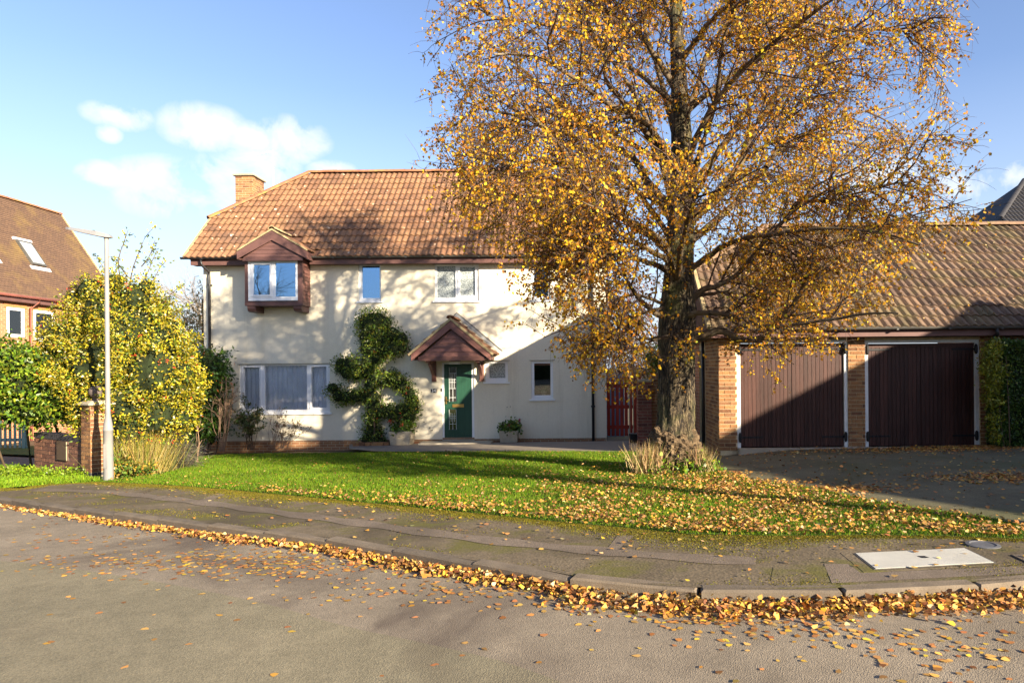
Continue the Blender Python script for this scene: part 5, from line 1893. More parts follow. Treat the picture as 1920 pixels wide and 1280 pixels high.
# bark: dark fissured plates, pale streaks, moss
m_, nt_, out_ = new_mat('birch_bark')
pos_ = N(nt_, 'ShaderNodeNewGeometry').outputs['Position']
mp = N(nt_, 'ShaderNodeMapping')
mp.inputs['Scale'].default_value = (17, 17, 3.6)
nt_.links.new(pos_, mp.inputs['Vector'])
n1 = noise(nt_, 1.6, 7, 0.65, mp.outputs[0], 0.8)
c1 = ramp(nt_, n1.outputs[0], [(0.41, (0.012, 0.009, 0.006)), (0.50, (0.06, 0.044, 0.026)), (0.58, (0.16, 0.12, 0.066)), (0.72, (0.34, 0.27, 0.17))]).outputs[0]
n2 = noise(nt_, 1.4, 5, 0.6, pos_)
c2 = mixc(nt_, ramp(nt_, n2.outputs[0], [(0.5, (0, 0, 0)), (0.72, (0.75,) * 3)]).outputs[0], c1, (0.11, 0.12, 0.025))
bb = N(nt_, 'ShaderNodeBsdfPrincipled', Roughness=0.95)
nt_.links.new(c2, bb.inputs['Base Color'])
bp = N(nt_, 'ShaderNodeBump', Strength=1.0, Distance=0.12)
nt_.links.new(n1.outputs[0], bp.inputs['Height'])
nt_.links.new(bp.outputs[0], bb.inputs['Normal'])
nt_.links.new(bb.outputs[0], out_.inputs[0])
M['birch_bark'] = m_
M['twig'] = pmat('birch_twig', (0.095, 0.062, 0.045), 0.9, 0.25, 8, 60)
M['limb'] = pmat('birch_limb', (0.125, 0.088, 0.052), 0.95, 0.35, 5, 50, 0.5, 40, dirt=(0.32, 0.27, 0.18), dirt_amt=0.7, dirt_scale=3, spots=((0.035, 0.028, 0.02), 4.0, 0.62))

# trunk: rings with ridges and a burr at the foot
sp = 1280 / TY
tk = [(1266, 905, 42), (1265, 885, 40), (1264, 862, 41), (1264, 842, 41), (1265, 822, 38), (1267, 803, 35), (1268, 780, 34), (1268, 740, 33.5), (1268, 700, 33), (1268, 660, 33), (1269, 620, 34),
      (1271, 585, 34), (1272, 550, 30), (1274, 500, 27), (1276, 440, 25), (1278, 380, 24), (1279, 320, 22), (1278, 260, 19), (1275, 190, 16.5), (1271, 110, 14), (1268, 30, 12), (1268, -60, 9.5), (1272, -160, 7), (1270, -260, 4.5), (1274, -350, 2)]
tp_ = np.array([P(x, y, TY + 0.03 * math.sin(i)) for i, (x, y, w_) in enumerate(tk)])
tr_ = np.array([w_ / sp for _, _, w_ in tk])
NT = 110
us = np.linspace(0, 1, NT)
tpts = catmull(tp_, NT)
trad = np.interp(np.linspace(0, len(tr_) - 1, NT), np.arange(len(tr_)), tr_)
NS = 48
rng = np.random.default_rng(77)
th = 2 * np.pi * np.arange(NS) / NS
vv = np.zeros((NT, NS, 3))
zz0 = tpts[:, 2] - G(TX, TY)
for i in range(NT):
    z = zz0[i]
    rid = 0.05 * np.sin(7 * th + 1.7 * math.sin(z * 1.1)) + 0.035 * np.sin(13 * th + 2.5 * z) + 0.03 * np.sin(4 * th - z * 2)
    burr = math.exp(-((z - 0.38) / 0.26) ** 2)
    lump = burr * (0.10 * np.sin(5 * th + z * 9) * np.sin(z * 17 + 2 * th) + 0.12 * rng.normal(0, 1, NS).clip(-1.3, 1.3) * 0.6)
    rr = trad[i] * (1 + rid * min(1, 2.2 / (1 + z)) + lump + 0.018 * rng.normal(0, 1, NS))
    vv[i, :, 0] = tpts[i, 0] + rr * np.cos(th)
    vv[i, :, 1] = tpts[i, 1] + rr * np.sin(th)
    vv[i, :, 2] = tpts[i, 2] + burr * 0.03 * rng.normal(0, 1, NS)
idx = np.arange(NT * NS).reshape(NT, NS)
fc = np.stack([idx[:-1], np.roll(idx, -1, 1)[:-1], np.roll(idx, -1, 1)[1:], idx[1:]], -1).reshape(-1, 4)
me = fast_mesh('trunk', vv.reshape(-1, 3), fc)
me.polygons.foreach_set('use_smooth', [True] * len(me.polygons))
link('trunk', me, M['birch_bark'], birch)

# the burr: a knobbly swelling round the foot
from mathutils import noise as mnoise
bc = P(1262, 838, TY - 0.05)
NB_, MB2 = 56, 64
V, k = [], 0
for i in range(NB_ + 1):
    a = math.pi * i / NB_
    for j in range(MB2):
        t = 2 * math.pi * j / MB2
        dv = Vector((math.sin(a) * math.cos(t), math.sin(a) * math.sin(t), math.cos(a)))
        q = 1 + 0.20 * mnoise.noise(dv * 2.3 + Vector((3, 1, 2))) + 0.17 * mnoise.noise(dv * 5.5) + 0.13 * mnoise.noise(dv * 12) + 0.08 * mnoise.noise(dv * 26)
        V.append((bc.x + 0.44 * q * dv.x, bc.y + 0.42 * q * dv.y, bc.z + 0.40 * q * dv.z))
fb = [(i * MB2 + j, i * MB2 + (j + 1) % MB2, (i + 1) * MB2 + (j + 1) % MB2, (i + 1) * MB2 + j) for i in range(NB_) for j in range(MB2)]
M['burr'] = pmat('burr_bark', (0.125, 0.085, 0.048), 0.95, 0.45, 9, 60, 0.9, 45, dirt=(0.26, 0.185, 0.10), dirt_amt=0.8, dirt_scale=7, spots=((0.025, 0.018, 0.012), 6.0, 0.58))
MB().add(V, fb).build('burr', M['burr'], birch, fixn=False)

# limbs traced from the picture; dy is how far each swings toward (-) or away from (+) the camera
LIMBS = [
    ([(1295, 640), (1320, 630), (1350, 622), (1378, 637), (1408, 640), (1437, 626), (1458, 600), (1480, 578), (1500, 545), (1512, 515), (1535, 470), (1570, 430)], -1.6, 8.5),
    ([(1268, 590), (1292, 570), (1312, 545), (1342, 535), (1386, 510), (1430, 460), (1470, 415), (1500, 378), (1527, 344), (1586, 320)], -0.8, 6.5),
    ([(1262, 600), (1225, 586), (1198, 563), (1182, 538), (1160, 508), (1130, 490)], -1.5, 6),
    ([(1300, 555), (1360, 548), (1410, 552), (1460, 545), (1500, 550)], 1.2, 3.5),
    ([(1262, 512), (1232, 498), (1195, 488), (1158, 480), (1110, 470), (1060, 478)], -2.4, 6),
    ([(1264, 500), (1235, 478), (1195, 455), (1158, 440), (1115, 428), (1070, 425)], -1.0, 6),
    ([(1266, 480), (1235, 450), (1195, 425), (1158, 400), (1118, 362), (1078, 328), (1060, 295), (1020, 250), (965, 190)], -1.8, 9),
    ([(1268, 400), (1235, 377), (1195, 362), (1160, 350), (1120, 340), (1060, 352), (990, 370), (920, 385)], 0.9, 6),
    ([(1270, 430), (1240, 375), (1212, 335), (1190, 300), (1130, 262), (1085, 222), (1030, 175), (970, 120), (900, 70)], 1.6, 9.5),
    ([(1272, 400), (1250, 320), (1225, 270), (1205, 240), (1160, 175), (1132, 140), (1134, 62), (1140, 0), (1130, -80)], -1.2, 8),
    ([(1274, 330), (1240, 270), (1200, 225), (1140, 195), (1080, 150), (1010, 110), (930, 100)], -2.6, 7),
    ([(1276, 480), (1315, 436), (1360, 400), (1405, 355), (1437, 315), (1460, 288), (1520, 250), (1600, 215), (1680, 200)], 2.0, 7.5),
    ([(1276, 440), (1300, 405), (1338, 378), (1366, 350), (1393, 306), (1415, 248), (1443, 206), (1475, 163), (1552, 103), (1620, 65), (1690, 20)], -0.6, 11),
    ([(1280, 400), (1308, 337), (1363, 265), (1398, 213), (1440, 140), (1480, 70), (1510, -20)], 1.4, 8),
    ([(1282, 370), (1305, 316), (1325, 240), (1342, 180), (1350, 100), (1370, 10), (1380, -90)], -2.0, 7),
    ([(1436, 315), (1450, 298), (1466, 254), (1500, 200), (1540, 170)], 0.6, 5),
    ([(1473, 412), (1500, 378), (1560, 372), (1640, 350), (1720, 335)], -1.8, 4.5),
    ([(1278, 300), (1262, 230), (1240, 150), (1215, 80), (1200, 0), (1180, -90)], 1.8, 7.5),
    ([(1276, 240), (1310, 160), (1330, 90), (1380, 20), (1430, -60)], 2.4, 7),
    ([(1274, 180), (1230, 110), (1190, 60), (1120, 10), (1040, -30)], -1.0, 6.5),
    ([(1272, 120), (1320, 50), (1390, -20), (1450, -90)], -2.2, 6),
    ([(1270, 60), (1240, -20), (1190, -100)], 1.0, 5),
    ([(1280, 520), (1330, 480), (1380, 452), (1450, 440), (1540, 430), (1640, 440), (1720, 470)], -2.8, 6),
    ([(1270, 540), (1280, 480), (1300, 400), (1330, 330), (1350, 280)], -4.0, 6),
    ([(1268, 530), (1250, 470), (1200, 420), (1140, 392), (1090, 372)], -3.4, 5),
    ([(1276, 450), (1330, 380), (1400, 300), (1480, 260), (1580, 270), (1680, 290)], 3.2, 6),
    ([(1272, 470), (1220, 400), (1150, 320), (1070, 280), (980, 260), (900, 260)], 3.0, 6),
    ([(1276, 380), (1300, 280), (1350, 180), (1430, 100), (1530, 30), (1600, -30)], -3.2, 7),
    ([(1274, 350), (1230, 260), (1180, 160), (1100, 60), (1020, 0)], 3.4, 6.5),
    ([(1276, 620), (1240, 640), (1205, 640), (1180, 655), (1168, 690)], -2.2, 3.2),
    ([(1270, 200), (1180, 130), (1080, 70), (975, 45), (915, 38)], -1.5, 5),
    ([(1270, 320), (1150, 255), (1020, 230), (930, 210), (900, 205)], -0.4, 5),
    ([(1268, 380), (1120, 318), (1000, 305), (930, 312)], -1.9, 4.5),
    ([(1274, 220), (1400, 125), (1550, 62), (1690, 55), (1735, 68)], -1.0, 5),
    ([(1262, 580), (1215, 556), (1165, 556), (1128, 590), (1112, 650), (1108, 700)], -2.3, 3.2),
    ([(1262, 570), (1210, 590), (1165, 610), (1148, 660), (1150, 715)], -3.0, 2.8),
    ([(1275, 610), (1300, 590), (1360, 590), (1440, 610), (1530, 600), (1620, 585), (1690, 580)], -3.0, 5.5),
]
rb_ = np.random.default_rng(99)
lines, polys = [], []
for pts, dy, w0 in LIMBS:
    k = len(pts)
    P3 = [P(x, y, TY + dy * (i / (k - 1)) ** 1.2) for i, (x, y) in enumerate(pts)]
    q = catmull([tuple(p) for p in P3], 26)
    q += np.cumsum(rb_.normal(0, 0.008, q.shape), 0)
    r = (1.12 * w0 / sp) * (1 - np.linspace(0, 1, 26) ** 0.8 * 0.82)
    lines.append((q, r))
    polys.append(q)
v, f = limb_mesh(lines, 4)
me = fast_mesh('limbs', v, f)
me.polygons.foreach_set('use_smooth', [True] * len(me.polygons))
link('limbs', me, M['limb'], birch)

polys = np.array(polys)
polys_t = np.concatenate([polys, catmull(tp_[15:], 26)[None]], 0)
OC = np.array([TX, TY, 0])


def env_ok(p, k=1.0):
    """inside the crown's outline"""
    z = p[:, 2]
    R_ = np.interp(z, [0.7, 1.4, 2.0, 2.7, 3.4, 4.3, 6, 7.8, 9.5, 11.5], [1.1, 2.1, 2.8, 3.3, 3.8, 4.5, 4.8, 4.6, 3.4, 0.3])
    dx_, dy_ = p[:, 0] - (TX + 0.15), p[:, 1] - TY
    lop = 1 + 0.10 * np.sin(3 * np.arctan2(dy_, dx_) + z) + 0.06 * np.sin(7 * np.arctan2(dy_, dx_) - 2 * z)
    return np.hypot(dx_, dy_) < R_ * lop * k


sec, ts = sprout(rb_, polys_t, None, 17, 1.35, 0.62, 0.10, 0.03, 6, OC, 0.22)
sec = sec[env_ok(sec[:, -1], 1.0)]
ter, tt = sprout(rb_, sec, None, 9, 0.75, 0.7, 0.0, 0.09, 5, OC, 0.15)
ter = ter[env_ok(ter[:, -1], 1.04)]
twg, tg_ = sprout(rb_, ter, None, 3, 0.42, 0.75, -0.05, 0.22, 4, OC, 0.2, 0.1)
twg = twg[env_ok(twg[:, -1], 1.07)]
print('birch', len(sec), len(ter), len(twg))
V, Fa, k = [], [], 0
for arr, r0, r1, sd_ in ((sec, 0.016, 0.006, 5), (ter, 0.006, 0.0028, 3), (twg, 0.0030, 0.0016, 3)):
    rad = np.linspace(r0, r1, arr.shape[1])[None].repeat(len(arr), 0) * rb_.uniform(0.75, 1.25, (len(arr), 1))
    v, f = tubes(arr, rad, sd_)
    V.append(v)
    Fa.append(f + k)
    k += len(v)
me = fast_mesh('twigs', np.vstack(V), np.vstack(Fa))
tag(link('twigs', me, M['twig'], birch), kind='stuff')

# leaves: along twigs and fine branches, hanging
GOLD = [(4.4, (0.66, 0.345, 0.02)), (3.0, (0.54, 0.235, 0.02)), (3.8, (0.76, 0.50, 0.028)), (2.2, (0.33, 0.155, 0.03)), (1.2, (0.20, 0.095, 0.03)), (0.5, (0.46, 0.40, 0.05))]
PL = []
CL = []
for arr, npl in ((twg, 8), (ter, 5)):
    m = len(arr)
    # whole sprays that have dropped their leaves
    alive = rb_.random(m) < 0.68
    a = arr[alive]
    hue = rb_.normal(0, 1, len(a))
    ii = np.repeat(np.arange(len(a)), npl)
    t = rb_.uniform(0.1, 1, len(ii)) * (arr.shape[1] - 1)
    i0 = np.minimum(t.astype(int), arr.shape[1] - 2)
    fr_ = (t - i0)[:, None]
    PL.append(a[ii, i0] * (1 - fr_) + a[ii, i0 + 1] * fr_)
    CL.append(hue[ii])
pos = np.vstack(PL)
hue = np.concatenate(CL)
n = len(pos)
print('leaves', n)
pos += rb_.normal(0, 0.018, (n, 3))
dr_ = np.stack([rb_.normal(0, 0.65, n), rb_.normal(0, 0.65, n), -0.75 + rb_.normal(0, 0.45, n)], 1)
nr_ = rb_.normal(0, 1, (n, 3))
cols = pick(rb_, GOLD, n, 0.2) * (1 + 0.10 * hue[:, None])
L_ = rb_.uniform(0.028, 0.057, n)
crown = leaves('crown', pos, dr_, nr_, L_, L_ * 0.78, np.clip(cols, 0.01, 1), M['leafm'], birch, 0.22)


# ------------------------------------------------------------------ bare trees
def bare_tree(name, label, x, y, h, spread, seed, n1=9, n2=9, n3=6, base_r=0.12, mat=None, low=0.3, leafcol=None, nleaf=0, group=None, n4=0):
    rng = np.random.default_rng(seed)
    z0 = G(x, y) - 0.05
    t = thing(name, label, 'tree', (x, y, z0), group)
    mat = mat or M['bark_far']
    k = 14
    zz = np.linspace(0, h * 0.8, k)
    trunk = np.stack([x + np.cumsum(rng.normal(0, 0.03, k)), y + np.cumsum(rng.normal(0, 0.03, k)), z0 + zz], 1)
    rad = base_r * (1 - 0.85 * np.linspace(0, 1, k))
    v, f = limb_mesh([(trunk, rad)], seed, 8, 0.05)
    link('trunk', fast_mesh('trunk', v, f), mat, t)
    oc = np.array([x, y, 0])
    a, ta = sprout(rng, trunk[None], None, n1, h * 0.42 * spread, 0.62, 0.35, -0.03, 7, oc, low)
    b_, tb = sprout(rng, a, None, n2, h * 0.2, 0.55, 0.2, 0.0, 5, oc, 0.2)
    c, tc_ = sprout(rng, b_, None, n3, h * 0.11, 0.6, 0.15, 0.02, 4, oc, 0.15)
    V, Fa, kk = [], [], 0
    arrs = [(a, base_r * 0.4, base_r * 0.1, 5), (b_, base_r * 0.13, base_r * 0.05, 3), (c, base_r * 0.05, base_r * 0.02, 3)]
    for arr, r0, r1, s_ in arrs:
        rr = np.linspace(r0, r1, arr.shape[1])[None].repeat(len(arr), 0)
        v, f = tubes(arr, rr, s_)
        V.append(v)
        Fa.append(f + kk)
        kk += len(v)
    o = link('branches', fast_mesh('branches', np.vstack(V), np.vstack(Fa)), mat, t)
    if nleaf:
        ii = rng.integers(0, len(c), nleaf)
        jj = rng.integers(1, c.shape[1], nleaf)
        pos = c[ii, jj] + rng.normal(0, 0.02, (nleaf, 3))
        L = rng.uniform(0.04, 0.075, nleaf)
        leaves('crown', pos, rng.normal(0, 1, (nleaf, 3)) + [0, 0, -0.4], rng.normal(0, 1, (nleaf, 3)), L, L * 0.7, pick(rng, leafcol, nleaf, 0.2), M['leafm'], t)
    return t


M['twig_pale'] = pmat('pale_bark', (0.30, 0.25, 0.20), 0.95, 0.2, 6)
M['twig_purple'] = pmat('purple_brown_bark', (0.15, 0.085, 0.08), 0.95, 0.2, 6)
# beyond the gap on the left of the house
bare_tree('bare_tree', 'tall leafless tree far behind the holly, faint against the sky', -19.5, 36, 7.4, 0.9, 301, 14, 9, 6, 0.10, M['twig_pale'], 0.25)
bare_tree('bare_tree', 'slim leafless tree in the gap against the cream house corner', -17.6, 33, 6.4, 0.8, 302, 12, 9, 6, 0.08, M['twig_pale'], 0.25)
# purple-brown twiggy trees between house and garage
bare_tree('garden_tree', 'purple-brown twiggy tree rising behind the red gate', 1.6, 23.5, 5.6, 0.95, 303, 22, 11, 8, 0.09, M['twig_purple'], 0.08, [(2, (0.16, 0.06, 0.05)), (1, (0.24, 0.10, 0.05)), (0.5, (0.12, 0.10, 0.04))], 5200)
bare_tree('garden_tree', 'purple-brown twiggy tree behind the birch trunk and garage end', 3.2, 22.6, 4.6, 0.95, 304, 20, 11, 8, 0.08, M['twig_purple'], 0.08, [(2, (0.16, 0.06, 0.05)), (1, (0.24, 0.10, 0.05)), (0.5, (0.12, 0.10, 0.04))], 4200)
# the tree off the right edge whose sparse twig ends reach into the picture
bare_tree('street_tree', 'nearly leafless tree off the right edge, twig ends in the sky', 7.3, 6.9, 7.0, 0.72, 308, 12, 6, 4, 0.10, M['bark_far'], 0.45, [(1, (0.13, 0.10, 0.05)), (1, (0.2, 0.12, 0.04))], 500)
# a bare tree on the verge to the right of the camera: its trunk and boughs lay long streaks across lawn and pavement
bare_tree('verge_tree', 'thin-leaved verge tree off the right of the picture, casting long shadows', 7.9, 3.1, 6.4, 0.72, 311, 15, 8, 6, 0.17, M['bark_far'], 0.35, [(1, (0.5, 0.3, 0.04))], 7000)
# across the road, behind the camera: mirrored in the upper windows
bare_tree('opposite_tree', 'leafless tree across the road behind the camera, mirrored in the bay window', -22.5, -11, 8.5, 0.9, 312, 14, 8, 6, 0.14, M['bark_far'], 0.2)
oh = MB()  # unseen hedge, added to darken what the lower panes reflect
rng_h = random.Random(8)
for i in range(90):
    x = -70 + i * 1.55
    h = 3.2 + rng_h.uniform(-0.5, 0.9)
    oh.lathe((x, -15 + rng_h.uniform(-0.3, 0.3), G(max(-40, min(40, x)), -12) - 0.2), [(1.0, 0), (1.25, h * 0.3), (1.15, h * 0.65), (0.8, h * 0.9), (0.3, h)], 9)
tag(oh.build('backdrop_hedge', pmat('far_hedge', (0.035, 0.05, 0.015), 0.95, 0.4, 4, 30, 0.8, 12)), 'tall dark hedge added behind the camera for its reflection in the panes', 'hedge')
# ================================================================== SHRUBS AND PLANTS
def clump_points(rng, balls, n, shell=0.55):
    """n points in a union of balls [(x,y,z,r or (rx,ry,rz))], mostly near the surface; returns points and outward directions"""
    C = np.array([b_[:3] for b_ in balls], float)
    Rr = np.array([(b_[3],) * 3 if np.isscalar(b_[3]) else b_[3] for b_ in balls], float)
    w = (Rr[:, 0] * Rr[:, 2])
    i = rng.choice(len(balls), n, p=w / w.sum())
    d = unit(rng.normal(0, 1, (n, 3)))
    rad = (shell + (1 - shell) * rng.random(n) ** 0.6)
    rad *= 1 + 0.13 * np.sin(d[:, 0] * 7 + i) * np.sin(d[:, 2] * 6 + 2 * i)
    return C[i] + d * Rr[i] * rad[:, None], d, rad


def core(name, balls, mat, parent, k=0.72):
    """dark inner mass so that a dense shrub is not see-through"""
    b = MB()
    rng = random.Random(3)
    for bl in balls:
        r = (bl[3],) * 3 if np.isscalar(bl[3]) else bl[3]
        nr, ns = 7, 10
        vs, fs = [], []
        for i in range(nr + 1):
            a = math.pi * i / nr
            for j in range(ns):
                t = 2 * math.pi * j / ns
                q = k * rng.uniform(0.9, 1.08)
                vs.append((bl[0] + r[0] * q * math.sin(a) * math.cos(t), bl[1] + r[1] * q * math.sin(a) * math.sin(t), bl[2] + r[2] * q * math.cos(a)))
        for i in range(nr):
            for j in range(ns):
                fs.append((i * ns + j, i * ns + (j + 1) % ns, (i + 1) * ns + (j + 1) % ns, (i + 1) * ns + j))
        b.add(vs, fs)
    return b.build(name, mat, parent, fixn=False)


def shrub_leaves(name, rng, balls, n, L, wr, pal, mat, parent, shell=0.6, out=0.7, jit=0.2, clump=10):
    tone = 1.0
    if clump:
        p, d, r = clump_points(rng, balls, n // clump, shell)
        tone = np.repeat(rng.uniform(0.45, 1.25, len(p)), clump)[:, None]
        p = np.repeat(p, clump, 0) + rng.normal(0, L * 1.0, (len(p) * clump, 3))
        d = np.repeat(d, clump, 0)
    else:
        p, d, r = clump_points(rng, balls, n, shell)
    m = len(p)
    dr = d[:m] * out + rng.normal(0, 0.6, (m, 3)) + [0, 0, -0.12]
    nr = d[:m] * 0.8 + rng.normal(0, 0.5, (m, 3))
    ln = rng.uniform(L * 0.65, L * 1.3, m)
    return leaves(name, p, dr, nr, ln, ln * wr, np.clip(pick(rng, pal, m, jit) * tone, 0.002, 1), mat, parent, 0.15)


def B(px, py, Y, rpx, ry=None):
    """ball from photo circle at depth Y"""
    p = P(px, py, Y)
    r = rpx * Y / F
    return (p.x, p.y, p.z, (r, r if ry is None else ry, r))


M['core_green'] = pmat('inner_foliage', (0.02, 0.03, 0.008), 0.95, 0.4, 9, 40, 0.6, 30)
M['stem'] = pmat('shrub_stem', (0.13, 0.09, 0.055), 0.95, 0.3, 8)


def stems(name, pairs, mat, parent, r0=0.02, r1=0.008, seed=0, sides=5):
    rng = np.random.default_rng(seed)
    lines = []
    for a, c in pairs:
        a, c = np.array(a, float), np.array(c, float)
        t = np.linspace(0, 1, 6)[:, None]
        q = a + (c - a) * t + np.sin(t * math.pi) * rng.normal(0, 0.06, (1, 3))
        lines.append((q, np.linspace(r0, r1, 6)))
    v, f = limb_mesh(lines, seed, sides, 0.05)
    return link(name, fast_mesh(name, v, f), mat, parent)


# ---- golden holly by the lamp post
HY = 13.4
holly = thing('holly', 'large golden variegated holly with red berries behind the lamp post', 'shrub', P(230, 880, HY))
hb = [B(205, 590, HY, 62), B(150, 640, HY, 62), B(240, 625, HY, 75), B(300, 640, HY + 0.2, 55), B(140, 665, HY - 0.1, 45), B(200, 690, HY - 0.3, 85), B(290, 705, HY - 0.1, 75), B(325, 730, HY, 52),
      B(235, 760, HY - 0.3, 70), B(300, 780, HY - 0.2, 52), B(330, 780, HY, 40), B(180, 755, HY - 0.5, 55), B(250, 805, HY - 0.4, 45), B(300, 600, HY + 0.3, 38), B(170, 545, HY, 32), B(105, 632, HY, 30),
      B(255, 560, HY, 40), B(150, 770, HY - 0.7, 20), B(345, 700, HY, 30), B(100, 668, HY - 0.4, 18), B(355, 745, HY, 22), B(85, 655, HY, 16), B(275, 540, HY, 22), B(140, 560, HY, 20), B(330, 660, HY + 0.2, 26), B(215, 530, HY, 24), B(320, 610, HY + 0.2, 18)]
rng = np.random.default_rng(61)


def bumpy(balls, n, r0, r1, seed, k=0.95):
    """smaller sprays breaking out of the outline"""
    r_ = np.random.default_rng(seed)
    p, d, _ = clump_points(r_, balls, n, k)
    return balls + [(q[0], q[1], q[2], (a, a, a)) for q, a in zip(p, r_.uniform(r0, r1, n))]


hb_core = list(hb)
hb = bumpy(hb, 70, 0.08, 0.24, 62)
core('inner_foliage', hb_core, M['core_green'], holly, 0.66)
HPAL = [(5, (0.44, 0.35, 0.016)), (1.6, (0.56, 0.46, 0.045)), (3.2, (0.26, 0.24, 0.016)), (3.4, (0.085, 0.135, 0.013)), (0.4, (0.7, 0.62, 0.25))]
shrub_leaves('crown', rng, hb, 60000, 0.052, 0.5, HPAL, M['green'], holly, 0.62, 0.6, 0.18, clump=16)
# red berries in bunches
cp_, cd_, _ = clump_points(rng, hb, 110, 0.97)
q = np.repeat(cp_ + cd_ * 0.02, 5, 0) + rng.normal(0, 0.022, (550, 3))
bmv, bmf = [], []
ico = np.array([(1, 0, 0), (-1, 0, 0), (0, 1, 0), (0, -1, 0), (0, 0, 1), (0, 0, -1)], float) * 0.013
icf = np.array([(0, 2, 4), (2, 1, 4), (1, 3, 4), (3, 0, 4), (2, 0, 5), (1, 2, 5), (3, 1, 5), (0, 3, 5)])
bv = (q[:, None] + ico[None]).reshape(-1, 3)
bf = (icf[None] + 6 * np.arange(len(q))[:, None, None]).reshape(-1, 3)
me = fast_mesh('berries', bv, bf)
me.polygons.foreach_set('use_smooth', [True] * len(me.polygons))
tag(link('berries', me, pmat('red_berry', (0.55, 0.05, 0.012), 0.35, 0.2, 20, spec=0.5), holly), kind='stuff')
gz = G(-8.8, HY)
stems('stems', [((P(245, 880, HY).x + dx, HY - 0.1 + dy, gz - 0.1), (P(230, 720, HY).x + 5 * dx, HY + 3 * dy, gz + 1.6)) for dx, dy in ((-0.12, 0.05), (0.08, -0.05), (0.2, 0.1), (-0.2, 0.0))], M['stem'], holly, 0.05, 0.03, 5)
# sparse leading shoots against the sky
sh = [((228, 540), (222, 490), (232, 455), (240, 432)), ((240, 545), (250, 500), (262, 470), (272, 445), (290, 425)), ((255, 550), (275, 515), (285, 490), (295, 468)), ((262, 555), (285, 530), (298, 505), (312, 488)), ((285, 590), (312, 560), (328, 545), (342, 535)),
      ((205, 540), (195, 505), (180, 480)), ((240, 520), (225, 500), (208, 482)), ((300, 600), (325, 590), (345, 575), (350, 572)), ((265, 500), (280, 480), (291, 450))]
lines = []
LP_, LD_ = [], []
for s_ in sh:
    q = catmull([tuple(P(x, y, HY + 0.1)) for x, y in s_], 9)
    lines.append((q, np.linspace(0.012, 0.004, 9)))
    for k in range(2, 9):
        m = rng.integers(3, 9)
        LP_.append(q[k] + rng.normal(0, 0.04, (m, 3)))
v, f = limb_mesh(lines, 6, 5, 0.05)
link('shoots', fast_mesh('shoots', v, f), M['stem'], holly)
LP_ = np.vstack(LP_)
n = len(LP_)
leaves('shoot_leaves', LP_, rng.normal(0, 1, (n, 3)) + [0, 0, 0.2], rng.normal(0, 1, (n, 3)), rng.uniform(0.05, 0.08, n), 0.04, pick(rng, [(2, (0.16, 0.19, 0.04)), (2, (0.40, 0.36, 0.04)), (1, (0.08, 0.11, 0.03))], n), M['green'], holly)

# ---- laurel over the low wall
LY = 13.1
laurel = thing('laurel', 'glossy green laurel mound overhanging the low brick wall', 'shrub', P(60, 880, LY))
lb_ = [B(-60, 715, LY, 75), B(15, 705, LY, 58), B(70, 712, LY, 55), B(115, 735, LY, 48), B(40, 682, LY, 38), B(95, 690, LY, 36), B(-20, 750, LY, 48), B(45, 750, LY, 42), B(100, 762, LY, 34), B(135, 768, LY, 28), B(-80, 770, LY, 55), B(20, 770, LY, 26), B(70, 775, LY, 24)]
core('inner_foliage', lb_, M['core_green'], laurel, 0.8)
lb_ = bumpy(lb_, 40, 0.08, 0.2, 63)
shrub_leaves('crown', rng, lb_, 20000, 0.085, 0.48, [(4, (0.11, 0.19, 0.012)), (3, (0.19, 0.27, 0.018)), (2, (0.04, 0.09, 0.012)), (1, (0.32, 0.34, 0.03))], M['green'], laurel, 0.62, 0.5, 0.2)
stems('stems', [((P(-30 + i * 45, 880, 14.3).x, 14.3, G(-11, 14.3) - 0.1), (P(-20 + i * 45, 740, 13.8).x, 13.5, G(-11, LY) + 1.2)) for i in range(4)], M['stem'], laurel, 0.025, 0.02, 8)

# ---- dark evergreen at the house corner
EYv = 18.4
ev = thing('evergreen_shrub', 'dark green leafy evergreen against the left corner of the house', 'shrub', P(390, 840, EYv))
eb = [B(395, 690, EYv, 32, 0.4), B(375, 690, EYv, 28, 0.4), B(398, 725, EYv, 30, 0.4), B(380, 735, EYv, 33, 0.4), B(395, 765, EYv, 30, 0.4), B(375, 775, EYv, 30, 0.4), B(385, 800, EYv, 30, 0.4), B(365, 760, EYv, 28, 0.4), B(398, 800, EYv, 20, 0.35), B(360, 720, EYv, 30, 0.4)]
core('inner_foliage', eb, M['core_green'], ev, 0.75)
eb = bumpy(eb, 24, 0.07, 0.17, 64)
shrub_leaves('crown', rng, eb, 11000, 0.10, 0.42, [(4, (0.035, 0.085, 0.012)), (3, (0.06, 0.12, 0.015)), (1.5, (0.10, 0.16, 0.02)), (0.12, (0.4, 0.12, 0.02))], M['green'], ev, 0.65, 0.5, 0.2)
stems('stems', [((P(x, 842, EYv).x, EYv, G(-10, EYv) - 0.1), (P(x + 4, 790, EYv).x, EYv, G(-10, EYv) + 0.7)) for x in (368, 378, 388, 398, 404)], M['stem'], ev, 0.014, 0.01, 9)

